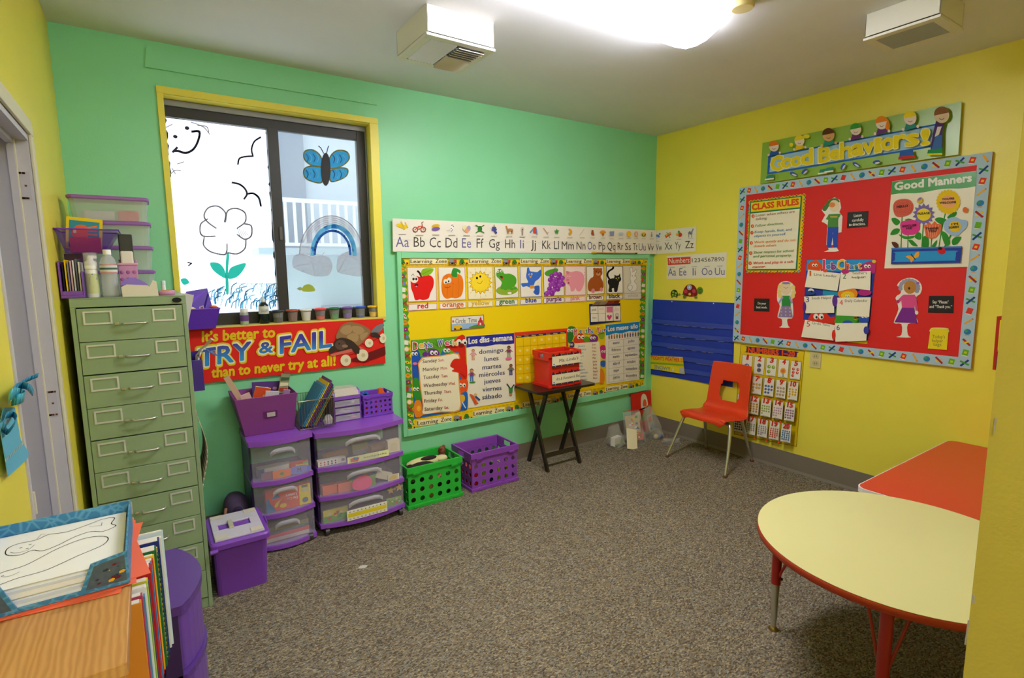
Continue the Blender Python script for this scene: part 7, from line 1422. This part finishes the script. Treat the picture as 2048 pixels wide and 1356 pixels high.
# ================================================================== red plastic chair
t = thing('classroom_chair', 'red orange plastic school chair with chrome legs in front of the blue chart', 'chair', (-.27, -.885, 0))
prof = spline([(-.445, .352), (-.443, .378), (-.42, .392), (-.34, .388), (-.25, .376), (-.17, .372), (-.115, .388), (-.092, .43), (-.082, .50), (-.07, .58), (-.058, .66), (-.046, .73), (-.040, .758), (-.034, .752)], 5)
nu = 26; s = MB(); vs = []; SHELL = pl('e0421a', .38)
def halfw(k):
    f = k / (len(prof) - 1)
    pts = ((0, .155), (.04, .18), (.1, .203), (.3, .215), (.45, .205), (.55, .188), (.7, .182), (.85, .176), (.94, .168), (1, .15))
    for (a, b_), (d, e) in zip(pts[:-1], pts[1:]):
        if f <= d: return b_ + (e - b_) * (f - a) / (d - a)
    return .15
for k, (x, z) in enumerate(prof):
    f = k / (len(prof) - 1); h = halfw(k)
    for i in range(nu + 1):
        u = -1 + 2 * i / nu; seat = f < .5
        dz = .012 * abs(u) ** 2.5 * (1 if .12 < f < .5 else .2) - (.022 * abs(u) ** 8 if f < .45 else 0); dx = -.022 * u * u * (1 if f > .5 else max(0, (f - .3) / .2)) 
        vs.append((x + dx + (.012 * u * u if f < .12 else 0), -.885 + h * u, z + dz - (.02 * abs(u) ** 6 if f > .93 else 0)))
fs = []
for k in range(len(prof) - 1):
    zc = (prof[k][1] + prof[k + 1][1]) / 2; f = k / (len(prof) - 1)
    for i in range(nu):
        u = -1 + (2 * i + 1) / nu
        if f > .5 and .455 < zc < .615 and abs(u) < .43 and (abs(u) / .43) ** 5 + (abs(zc - .535) / .08) ** 5 < 1.0: continue
        fs.append((k * (nu + 1) + i, k * (nu + 1) + i + 1, (k + 1) * (nu + 1) + i + 1, (k + 1) * (nu + 1) + i))
s.add(vs, fs, SHELL, True); o = s.build('seat_shell', t, solid=.007, subsurf=1)
CH2 = c('c4c2b0', .25, .8); BRN = c('6a3a22', .6)
for nm, top, foot in (('front', (-.36, -.70), (-.511, -.63)), ('front', (-.36, -1.07), (-.512, -1.163)), ('rear', (-.17, -1.04), (-.05, -1.085)), ('rear', (-.17, -.73), (-.075, -.69))):
    fx, fy = foot; ax, ay = top; yi = -.80 if ay > -.885 else -.97
    l = MB().tube(spline([(ax, yi, .355), (ax, ay * .85 + yi * .15, .355), (ax + (fx - ax) * .06, ay + (fy - ay) * .2, .345), (ax + (fx - ax) * .2, ay + (fy - ay) * .4, .29), (ax + (fx - ax) * .55, ay + (fy - ay) * .7, .16), (fx, fy, .012)], 5), [.0125] * 17 + [.0125 - .0005 * k for k in range(9)], CH2, 12).build('leg', t)
    MB().lathe([(.014, 0), (.016, .002), (.014, .012), (.009, .018)], fx, fy, BRN, 14).build('foot_glide', l)
MB().box(-.38, -.155, -.83, -.80, .348, .358, CH2).box(-.38, -.155, -.97, -.94, .348, .358, CH2).build('seat_frame', t, bevel=.003)
# ================================================================== tables
def adj_leg(t, x, y, zt, cx, cy, up, low):
    l = MB().tube([(x, y, .21), (x, y, zt)], .019, up, 14).build('leg', t)
    MB().tube([(x, y, .012), (x, y, .05), (x, y, .22)], [.010, .0125, .0155], low, 12).build('leg_insert', l)
    MB().lathe([(.02, 0), (.021, .003), (.012, .014)], x, y, c('a8915a', .3, .9), 16).build('foot_glide', l)
    dx, dy = cx - x, cy - y; L = math.hypot(dx, dy); dx, dy = dx / L, dy / L
    for a in (35, -35):
        ux, uy = dx * math.cos(R(a)) - dy * math.sin(R(a)), dx * math.sin(R(a)) + dy * math.cos(R(a))
        MB().tube([(x + ux * .015, y + uy * .015, .25), (x + ux * .13, y + uy * .13, zt)], .0055, up, 8).build('brace', l)
    MB().ball((x + dx * .02, y + dy * .02, .235), .007, c('3a1a18', .5), 8, 6).build('thumb_screw', l)
REDM = c('a01a17', .35, spec=.5, coat=.3)
rt = thing('activity_table', 'low round table with pale yellow top and red edge in the right foreground', 'table', (-1.70, -2.672, 0)); rc, rr_, rz_ = (-1.70, -2.672), .473, .52
MB().lathe([(rr_ - .004, 0), (rr_ - .003, .0015)], *rc, c('d6d294', .35, var=.03, bscale=3), 96, rz_ - .0005).build('laminate_top', rt)
MB().lathe([(rr_ - .004, 0), (rr_, .004), (rr_, .022), (rr_ - .004, .026)], *rc, c('a8381c', .4), 96, rz_ - .0265).build('edge_band', rt)
MB().lathe([(.34, 0), (.34, .02)], *rc, c('b8a888', .7), 48, rz_ - .0475).build('underside', rt)
for a in (107, 197, 287, 17): adj_leg(rt, rc[0] + .40 * math.cos(R(a)), rc[1] + .40 * math.sin(R(a)), rz_ - .027, *rc, REDM, CHR)
qt = thing('activity_table', 'low rectangular table with orange red top and white edge against the yellow wall', 'table', (-.62, -2.6, 0)); q0_, q1_, qy0, qy1 = -1.215, -.028, -2.93, -2.312
MB().prism(rr2(q0_, q1_, qy0, qy1, .05), .470, .4965, c('e6e4e0', .35)).build('edge_band', qt, bevel=.006)
MB().prism(rr2(q0_ + .006, q1_ - .006, qy0 + .006, qy1 - .006, .045), .4967, .4985, c('d23c28', .32, var=.03, bscale=3)).build('laminate_top', qt)
for x, y in ((-1.08, -2.42), (-1.08, -2.83), (-.14, -2.42), (-.14, -2.83)): adj_leg(qt, x, y, .469, -.62, -2.62, REDM, CHR)
# ================================================================== purple file tote, dark bag
t = thing('file_tote', 'purple plastic file tote with clear handled lid, beside the filing cabinet', 'file tote', (-3.635, -.555, 0)); PT = pl('7a40b0')
b0 = rr2(-3.745, -3.528, -.665, -.43, .02, 3); b1 = rr2(-3.755, -3.518, -.70, -.415, .02, 3)
MB().loft([[(x, y, 0) for x, y in b0], [(x, y, .262) for x, y in b1]], PT, True).build('tub', t, bevel=.003)
k0 = rr2(-3.765, -3.508, -.735, -.398, .025, 3); k1 = rr2(-3.758, -3.515, -.727, -.405, .022, 3)
MB().loft([[(x, y, .2625) for x, y in k0], [(x, y, .285) for x, y in k0], [(x, y, .292) for x, y in k1]], PT, True).build('lid_rim', t, bevel=.002)
CL = see('d8d2de', .12, .3, 'frosted_lid_plastic')
s = MB(); X0, X1, Y0, Y1 = -3.742, -3.531, -.71, -.422; hx0, hx1, hy0, hy1 = -3.715, -3.575, -.60, -.53
s.box(X0, X1, Y0, hy0, .2925, .301, CL).box(X0, X1, hy1, Y1, .2925, .301, CL).box(hx1, X1, hy0, hy1, .2925, .301, CL).box(X0, hx0, hy0, hy1, .2925, .301, CL)
for x, y in ((X0 + .03, Y0 + .025), (X1 - .03, Y0 + .025), (X0 + .03, Y1 - .025), (X1 - .03, Y1 - .025)): s.box(x - .028, x + .028, y - .022, y + .022, .3012, .304, pl('d0c8b8'))
s.build('clear_lid', t, bevel=.002); MB().box(-3.672, -3.650, hy0 - .01, hy1 + .01, .3015, .309, pl('b8b49c')).build('handle', t, bevel=.003)
MB().tube([(-3.766, -.738, .262), (-3.735, -.738, .262)], .011, PT, 12).build('hinge_knob', t); MB().box(-3.5075, -3.5, -.6, -.53, .245, .29, PT).build('latch', t, bevel=.002)
t = thing('cloth_bag', 'dark purple cloth bag slumped behind the file tote, left of the narrow cart', 'bag', (-3.6, -.21, 0)); DB = c('4a3a58', .8, bump=.5, bscale=120)
s = MB(); rg = random.Random(5)
s.loft([[(-3.598 + f * .062 * math.cos(R(a)) * (1 + rg.uniform(-.04, .04)), -.21 + f * .10 * math.sin(R(a)), z) for a in range(0, 360, 24)] for f, z in ((.9, 0), (1.0, .06), (1.0, .16), (1.02, .24), (.92, .285), (.6, .31), (.15, .318))], DB, True, True, True).build('body', t)
MB().tube([(-3.60 + .028 * (1 - k / 40) * math.cos(k * .5), -.315 + .004 * k / 40, .245 + .04 * (1 - k / 40) * math.sin(k * .5)) for k in range(36)], .004, c('33264a', .8), 6).build('coiled_seam', t)
MB().tube(spline([(-3.655, -.31, .285), (-3.66, -.33, .25), (-3.63, -.335, .215), (-3.6, -.33, .205)]), .008, c('9a6a4a', .7), 8).build('strap', t); MB().ball((-3.64, -.34, .222), .013, c('b5a088', .5), 10, 8).build('clasp', t)
# ================================================================== bags of things in the corner
CLR = see('e0e0d6', .78, .1, 'clear_bag_plastic')
def bag(label, ctr, size, rz, lean, seed, m=CLR, zip_=None):
    rg = random.Random(seed); a, b_, h = size; M = Matrix.Translation(ctr) @ Matrix.Rotation(rz, 4, 'Z'); t = thing('plastic_bag', label, 'bag', None, M=M, group='clear bags in the room corner')
    rings = []
    for k in range(9):
        f = k / 8; w = a / 2 * (1 - .18 * f + rg.uniform(-.05, .05)); d = b_ / 2 * (1 - f) ** .6 + .004
        if k == 0: w *= .93; d *= .85
        rings.append([(w * math.cos(q * math.pi / 9) + rg.uniform(-.006, .006), lean * f + d * math.sin(q * math.pi / 9) * (1 + rg.uniform(-.15, .15)), h * f + (rg.uniform(-.006, .006) if 0 < k < 8 else 0)) for q in range(18)])
    MB().loft(rings, m, True, True, False).build('bag', t, local=True)
    if zip_:
        tp = rings[8]; MB().tube([tp[0], ((tp[0][0] + tp[9][0]) / 2, lean, h + .006), tp[9]], .0035, pp(zip_), 6).build('zip', t, local=True)
    return t
def inbag(name, label, cat, ctr, rz, lean, h, size, up, m, extra=None, fwd=0):
    M = Matrix.Rotation(rz, 4, 'Z'); p = Vector(ctr) + M @ Vector((0, lean * up / h + fwd, up)); return card(name, label, cat, p, size, -math.atan2(lean, h), 0, rz, m, None, extra)
bag('clear bag with a green and white box, left end of the corner pile', (-.63, -.17, 0), (.19, .17, .175), R(12), .03, 3, zip_='8a6a50')
card('picture_box', 'green and white box inside the left clear bag in the corner', 'box', (-.632, -.175, .039), (.105, .045, .074), 0, 0, R(12), pp('e8e6da'), extra=lambda pr, a, d, s, l: (pr([(-a * .5, -d * .5), (a * .5, -d * .5), (a * .5, -d * .32), (-a * .5, -d * .25)], pp('9ac02a')), pr([(a * .2, -d * .5), (a * .5, -d * .5), (a * .5, d * .3), (a * .35, d * .1)], pp('a8c83a'))))
card('paper_sheet', 'cream paper sheet leaning beside the left clear bag in the corner', 'paper', (-.575, -.305, .078), (.115, .002, .175), R(-24), R(16), R(-8), pp('efe6bd'))
bag('big clear bag with a red zip and colourful cards, middle of the corner pile', (-.425, -.20, 0), (.205, .22, .26), R(-14), .07, 8, zip_='d8402a')
def colour(pr, a, d, s, l):
    r_ = random.Random(3)
    for k in range(18): x, z = r_.uniform(-.45, .3), r_.uniform(-.45, .35); w = r_.uniform(.08, .22); pr([(a * x, d * z), (a * (x + w), d * z), (a * (x + w), d * (z + w * .7)), (a * x, d * (z + w * .7))], pp(r_.choice(('d8c82a', '4a9a3a', 'e05a7a', '3a5a8a', 'e8e0d0', 'd8402a', '8ab83a'))))
inbag('picture_book', 'colourful picture book inside the middle clear bag in the corner', 'book', (-.425, -.20, 0), R(-14), .07, .26, (.145, .006, .17), .14, pp('c8b890'), colour)
inbag('picture_card', 'red and yellow card in the lower front of the middle clear bag', 'card', (-.425, -.20, 0), R(-14), .07, .26, (.13, .004, .07), .055, pp('d8502a'), colour, -.04)
bag('crumpled clear bag of small things at the right of the corner pile', (-.2, -.215, 0), (.17, .2, .28), R(20), .06, 15, zip_='d8502a')
inbag('picture_card', 'pale grey card inside the crumpled right bag in the corner', 'card', (-.2, -.215, 0), R(20), .06, .28, (.11, .004, .15), .13, pp('b8b4a0'), lambda pr, a, d, s, l: (pr([(-a * .4, d * .1), (a * .2, d * .1), (a * .2, d * .4), (-a * .4, d * .4)], pp('d86a5a')), pr([(-a * .3, -d * .4), (a * .4, -d * .4), (a * .4, -d * .1), (-a * .3, -d * .1)], pp('6a8ab0'))))
for k, (x, y, z, r_, h, nm) in enumerate(((-.175, -.275, .0215, .02, '3a5a8a', 'blue'), (-.225, -.265, .0235, .022, 'c9b88a', 'tan'))): tag(MB().ball((x, y, z), r_, c(h, .6), 12, 8).build('toy_piece'), '%s piece at the bottom of the crumpled right bag in the corner' % nm, 'toy piece')
bag('small flat clear bag lying on the carpet in front of the corner pile', (-.215, -.43, 0), (.17, .12, .05), R(-30), .0, 22)
def redb(pr, a, d, s, l):
    pr([(x * a, z * d) for x, z in smooth([(-.02, .1), (-.02, .35), (.08, .45), (.25, .38), (.32, .12), (.15, .05)])], pp('e6dcc8')); pr([(x * a, z * d) for x, z in smooth([(.06, .15), (.1, .3), (.22, .28), (.24, .14)])], pp('e0603a')); pr([(-a * .5, d * .06), (a * .5, d * .14), (a * .5, d * .1), (-a * .5, d * .02)], BLACK)
    pr([(-a * .1, -d * .25), (a * .34, -d * .2), (a * .4, d * .12), (a * .05, d * .02)], pp('8a8a5a')); pr([(x * a, z * d) for x, z in smooth([(-.4, -.2), (-.36, 0), (-.1, .02), (-.12, -.2)])], pp('d0c8a8'))
card('picture_book', 'red book standing in the room corner behind the clear bags', 'book', (-.168, -.037, .19), (.262, .012, .38), R(-4), 0, 0, pp('d02a1c'), extra=redb)
# ================================================================== wooden bookcase, left foreground
wm, wt, wb = new('oak_veneer'); tc = wt.nodes.new('ShaderNodeTexCoord'); mp = wt.nodes.new('ShaderNodeMapping'); mp.inputs['Scale'].default_value = (9, 1.6, 9); n1 = wt.nodes.new('ShaderNodeTexNoise'); n1.inputs['Scale'].default_value = 2.2; n1.inputs['Detail'].default_value = 5; n1.inputs['Distortion'].default_value = 1.2
wv = wt.nodes.new('ShaderNodeTexWave'); wv.inputs['Scale'].default_value = 4; wv.inputs['Distortion'].default_value = 7; wv.inputs['Detail'].default_value = 3; wv.inputs['Detail Scale'].default_value = 1.2
rp = wt.nodes.new('ShaderNodeValToRGB'); rp.color_ramp.elements[0].color = rgb('a87238'); rp.color_ramp.elements[1].color = rgb('cf9c60'); mx = wt.nodes.new('ShaderNodeMixRGB'); mx.inputs[0].default_value = .45
for x in (n1, wv): wt.links.new(mp.outputs[0], x.inputs['Vector'])
wt.links.new(tc.outputs['Object'], mp.inputs[0]); wt.links.new(n1.outputs['Fac'], mx.inputs[1]); wt.links.new(wv.outputs['Fac'], mx.inputs[2]); wt.links.new(mx.outputs[0], rp.inputs[0]); wt.links.new(rp.outputs[0], wb.inputs[0]); wb.inputs['Roughness'].default_value = .35
bk = thing('bookcase', 'oak veneer bookcase with books on its shelves, lower left foreground', 'bookcase', (-4.08, -2.29, 0)); kx0, kx1, ky0, ky1 = -4.188, -3.972, -2.558, -2.02
MB().box(kx0, kx1, ky0, ky1, .98, 1.0, wm).build('top', bk, bevel=.0015)
for y in (ky0 + .004, ky1 - .02): MB().box(kx0 + .004, kx1 - .004, y, y + .016, 0, .9795, wm).build('side_panel', bk, bevel=.001)
for z in (.06, .37, .68): MB().box(kx0 + .01, kx1 - .006, ky0 + .0205, ky1 - .0205, z, z + .016, wm).build('shelf', bk, bevel=.001)
MB().box(kx0 + .004, kx0 + .0095, ky0 + .0205, ky1 - .0205, .06, .979, wm).build('back_panel', bk); MB().box(kx1 - .025, kx1 - .012, ky0 + .0205, ky1 - .0205, 0, .0595, wm).build('plinth', bk)
y = ky1 - .03
BKS = (('c8d8e0', 'pale blue clear folder', .006, .272, .05), ('e0ddd0', 'white folder', .010, .262, .046), ('24307a', 'dark blue binder', .022, .266, .042), ('d0b03a', 'tan edged folder', .006, .255, .038), ('2a6aa0', 'blue book', .008, .262, .036), ('1f6a3a', 'green spiral book', .020, .264, .036), ('e6c020', 'yellow book', .008, .258, .032), ('c83020', 'red orange book', .012, .254, .030), ('d8c8a8', 'cream book', .006, .25, .028), ('3a78b0', 'sky blue book', .012, .258, .028), ('b81f24', 'crimson book', .024, .262, .026), ('4a4a6a', 'slate book', .008, .24, .022), ('d0c83a', 'yellow green book', .014, .25, .020), ('8ab040', 'green patterned book', .012, .245, .020), ('e0e0d8', 'white book', .010, .25, .018), ('5a8ab0', 'light blue book', .012, .24, .015), ('a83a5a', 'pink book', .012, .25, .012), ('d88a2a', 'orange book', .014, .245, .010))
for h, nm, w, hh, ex in BKS:
    y -= w + .0016
    t = thing('book', '%s standing on the top shelf of the oak bookcase' % nm, 'book', ((kx0 + kx1) / 2, y + w / 2, .697), group='books on the top shelf')
    x1 = kx1 + ex; MB().box(x1 - .20, x1, y, y + w, .697, .697 + hh, pp(h)).build('cover', t, bevel=.0008)
    MB().box(x1 - .198, x1 - .003, y + .0008, y + w - .0008, .697 + hh, .697 + hh + .0012, pp('e6e0d0')).build('pages', t)
    if 'spiral' in nm:
        s = MB()
        for k in range(22): s.tube([(x1 + .002, y - .0006, .71 + k * .0112), (x1 + .004, y + w / 2, .712 + k * .0112), (x1 + .002, y + w + .0006, .71 + k * .0112)], .0014, pp('12402a'), 5)
        s.build('spiral', t)
y = ky1 - .03
for k, (h, nm, w) in enumerate((('d8a02a', 'orange yellow book', .03), ('3a6a3a', 'dark green book', .03), ('c83a2a', 'red book', .025), ('e0d8c0', 'cream book', .03), ('3a5a9a', 'blue book', .035), ('8a3a6a', 'plum book', .03), ('d8c83a', 'yellow book', .03))):
    y -= w + .003; tag(MB().box(kx0 + .015, kx1 - .012, y, y + w, .387, .387 + .22 + .02 * (k % 3), pp(h)).build('book', bevel=.001), '%s on the middle shelf of the oak bookcase' % nm, 'book', 'books on the middle shelf')
# blue paper tray on top, orange sheets under it
for k in range(3):
    M = Matrix.Translation((-4.075 + .004 * k, -2.2 + .006 * k, 1.0012 + k * .0011)) @ Matrix.Rotation(R(-6 + 7 * k), 4, 'Z')
    s = MB().box(-.105, .105, -.145, .145, 0, .0009, c('ee6a48', .6)).xf(M); tag(s.build('paper_sheet'), 'salmon orange paper sheet under the blue tray, %s of three' % ('lowest', 'middle', 'top')[k], 'paper', 'orange sheets under the blue tray')
TB = new('blue_patterned_card'); m_, t_, b_ = TB; v = t_.nodes.new('ShaderNodeTexVoronoi'); v.feature = 'DISTANCE_TO_EDGE'; v.inputs['Scale'].default_value = 60; tcc = t_.nodes.new('ShaderNodeTexCoord'); r_ = t_.nodes.new('ShaderNodeValToRGB'); r_.color_ramp.elements[0].color = rgb('5a9cc4'); r_.color_ramp.elements[1].color = rgb('3278aa'); r_.color_ramp.elements[1].position = .15
t_.links.new(tcc.outputs['Object'], v.inputs['Vector']); t_.links.new(v.outputs['Distance'], r_.inputs[0]); t_.links.new(r_.outputs[0], b_.inputs[0]); b_.inputs['Roughness'].default_value = .5; TBM = m_
t = thing('paper_tray', 'blue patterned card tray holding outlined animal pages, on the bookcase', 'paper tray', (-4.075, -2.2, 1.005)); ax0, ax1, ay0, ay1, az = -4.183, -3.972, -2.335, -2.085, 1.0048
s = MB().box(ax0, ax1, ay0, ay1, az, az + .003, TBM).box(ax0, ax1, ay1 - .003, ay1, az + .003, az + .058, TBM).box(ax1 - .003, ax1, ay0 + .003, ay1 - .003, az + .003, az + .058, TBM).box(ax0, ax0 + .003, ay0 + .003, ay1 - .003, az + .003, az + .058, TBM)
s.box(ax0, ax1, ay0, ay0 + .003, az + .003, az + .008, TBM); s.build('tray', t, bevel=.0008)
FISH = c('4a5a6a', .4, var=.35, bscale=120)
for sx in (1, -1):
    xa = ax1 if sx > 0 else ax0; q = [(xa, az + .003), (xa - sx * .068, az + .003), (xa - sx * .05, az + .05), (xa, az + .058)]
    s = MB().prism(q, ay0 - .0005, ay0 + .0025, TBM, 'y'); q2 = [(xa - sx * .004, az + .007), (xa - sx * .06, az + .007), (xa - sx * .046, az + .045), (xa - sx * .004, az + .053)]
    s.add([(x, ay0 - .001, z) for x, z in q2], [(0, 1, 2, 3)], FISH); rg = random.Random(4 + sx)
    for k in range(16):
        x, z = xa - sx * rg.uniform(.008, .045), az + rg.uniform(.01, .042); w_ = rg.uniform(.0012, .0055); s.add([(x + w_ * math.cos(R(a)), ay0 - .0012 - .00012 * k, z + w_ * .6 * math.sin(R(a + 20))) for a in range(0, 360, 72)], [tuple(range(5))], pp(rg.choice(('d8a82a', '6a1f28', '5a7a3a', '8a2a30', '2a3a4a'))))
    s.build('corner_flap', t)
z = az + .0035
for k in range(5):
    dx, dy = (.003, -.002, .001, -.003, 0)[k], (-.008, .004, -.004, .006, 0)[k]; px0_, px1_, py0_, py1_ = ax0 + .010, ax1 - .008, ay0 + .012, ay1 - .012; th = .008 if k < 4 else .0008
    s = MB().box(px0_ + dx, px1_ + dx, py0_ + dy, py1_ + dy, z, z + th, pp('e6e6ea'))
    if k == 4:
        W_, D_ = px1_ - px0_, py1_ - py0_; zt = z + th + .0003
        def pen(pts, w=.0017, m=INK):
            for (xa, ya), (xb, yb) in zip(pts[:-1], pts[1:]):
                A, B = Vector((px0_ + xa * W_, py0_ + ya * D_, zt)), Vector((px0_ + xb * W_, py0_ + yb * D_, zt)); d = (B - A); L = d.length or 1; nrm = Vector((-d.y, d.x, 0)) / L * w / 2; d = d / L * w / 2
                s.add([A - nrm - d, B - nrm + d, B + nrm + d, A + nrm - d], [(0, 1, 2, 3)], m)
        pen(smooth([(.12, .62), (.10, .74), (.16, .80), (.30, .80), (.38, .86), (.52, .83), (.66, .88), (.80, .95), (.90, .92), (.88, .80), (.92, .72), (.82, .66), (.72, .72), (.60, .68), (.48, .58), (.38, .54), (.30, .60), (.22, .56)], 4) + [(.12, .62)])
        pen(smooth([(.06, .18), (.14, .30), (.30, .34), (.50, .52), (.70, .60), (.86, .52), (.84, .38), (.66, .28), (.46, .16), (.28, .14), (.14, .10)], 4) + [(.06, .18)])
        for x, y_ in ((.20, .70), (.25, .66), (.26, .73), (.13, .20), (.16, .24)): pen([(x, y_), (x + .008, y_)], .0022)
        pen(spline([(.14, .66), (.18, .62), (.26, .62), (.30, .70)]), .0009); pen([(.70, .84), (.80, .80), (.80, .87)], .0008); pen(spline([(.17, .22), (.22, .21), (.27, .24)]), .0009); pen([(.3, .82), (.32, .9), (.36, .88)], .0008)
    tag(s.build('paper_stack' if k < 4 else 'coloring_page'), ('layer of white paper in the blue tray, number %d from below' % (k + 1)) if k < 4 else 'white page with outlined dog and bowling pin shapes, top of the blue tray', 'paper', 'paper layers in the blue tray' if k < 4 else None); z += th + .0004
# ================================================================== dark purple drawers by the door
DP = pl('583486', .35)
t = thing('drawer_cart', 'dark purple cart with bowed fronts by the doorway, behind the bookcase', 'drawer cart', (-3.99, -1.61, 0)); e0, e1, gy0, gy1 = -4.13, -3.90, -1.80, -1.43
def bowx(x0, x1, y0, y1, d, n=12): return [(x0, y0)] + [(x1 + d * math.sin(math.pi * k / n) ** .8, y0 + (y1 - y0) * k / n) for k in range(n + 1)] + [(x0, y1)]
MB().prism(bowx(e0, e1, gy0, gy1, .06), .615, .64, DP).build('top', t, bevel=.008)
MB().prism([(-4.0 + .05 * math.cos(R(a)) * (1 if math.cos(R(a)) < 0 else 1.5), -1.615 + .14 * math.sin(R(a))) for a in range(0, 360, 15)], .6402, .642, pl('3f2463', .4)).build('top_recess', t)
dk = pl('3a2458')
for k in range(3):
    z0, z1 = .04 + k * .192, .04 + k * .192 + .186
    MB().prism(bowx(e0 + .06, e1 - .004, gy0 + .03, gy1 - .03, .058), z0 + .012, z1 - .006, pl('6a42a0', .3)).build('drawer', t, bevel=.006)
    MB().prism(bowx(e0, e1 - .002, gy0 + .006, gy1 - .006, .062), z0 - .008, z0 + .010, DP).build('shelf', t, bevel=.003)
for y in (gy0 + .006, gy1 - .022): MB().box(e0 + .01, e0 + .05, y, y + .016, 0, .6145, dk).box(e1 - .05, e1 - .01, y, y + .016, 0, .6145, dk).build('side_post', t, bevel=.002)
MB().box(e0 + .052, e1 - .052, gy0 + .012, gy0 + .018, .02, .61, dk).build('side_panel', t)
# ================================================================== blue ribbon tag on the left wall
t = thing('ribbon_tag', 'light blue paper tag with a blue ribbon bow hanging on the near left wall', 'tag', (-4.187, -1.92, 1.26))
BT = c('5fb0cc', .6); BR1, BR2 = c('2a8ab0', .35), c('3fa8c0', .35)
def lw(x, y, off): return hit(x, y, 'x', XL + off)
s = MB(); q = [lw(*p, .012) for p in ((0, 850), (8, 815), (30, 815), (42, 880), (58, 905), (55, 918), (17, 953))]; s.add(q + [v - Vector((.0015, 0, 0)) for v in q], [tuple(range(7)), tuple(range(7, 14))[::-1]] + [(k, (k + 1) % 7, 7 + (k + 1) % 7, 7 + k) for k in range(7)], BT)
for k in range(12): a = lw(11 + k * 3, 924 - k * 3, .0128); b_ = lw(12.6 + k * 3, 922.5 - k * 3, .0128); d = Vector((0, 0, .006)); s.add([a, b_, b_ + d, a + d], [(0, 1, 2, 3)], pp('b8c8b8'))
for k in range(6): a = lw(7 + k * 3, 852 - k * 3, .0128); b_ = lw(8.6 + k * 3, 850.5 - k * 3, .0128); d = Vector((0, 0, .005)); s.add([a, b_, b_ + d, a + d], [(0, 1, 2, 3)], pp('b8c8b8'))
s.build('paper_tag', t)
def ribbon(pts, w, m, off=.02):
    s = MB(); P_ = [hit(x, y, 'x', XL + off + .012 * math.sin(k * .5)) for k, (x, y) in enumerate(spline(pts, 5))]
    for a, b_ in zip(P_[:-1], P_[1:]): s.add([a, b_, b_ + Vector((.004, 0, w)), a + Vector((.004, 0, w))], [(0, 1, 2, 3)], m, True)
    return s.build('ribbon', t, solid=.001)
ribbon([(22, 800), (35, 778), (50, 766), (75, 755)], .012, BR1); ribbon([(20, 802), (28, 784), (42, 778), (54, 780), (65, 792)], .016, BR1, .03); ribbon([(16, 806), (28, 796), (46, 798), (44, 806), (22, 812)], .022, BR2, .03); ribbon([(4, 858), (10, 838), (24, 834), (30, 846), (14, 870), (5, 858)], .012, BR1, .024)
MB().tube([lw(20, 800, 0), lw(20, 800, .035)], .003, CHR, 8).build('hook', t)
# small white scrap on the carpet
p = hit(725, 1134, 'z', 0); s = MB(); rg = random.Random(2)
s.loft([[(p.x + f * (.022 + rg.uniform(-.006, .006)) * math.cos(R(a)), p.y + f * (.014 + rg.uniform(-.004, .004)) * math.sin(R(a)), z) for a in range(0, 360, 40)] for f, z in ((1, .0005), (.8, .004), (.3, .007))], c('c4c0b4', .9), True, True, True)
tag(s.build('paper_scrap'), 'small white paper scrap lying on the carpet in front of the wide cart', 'paper scrap')
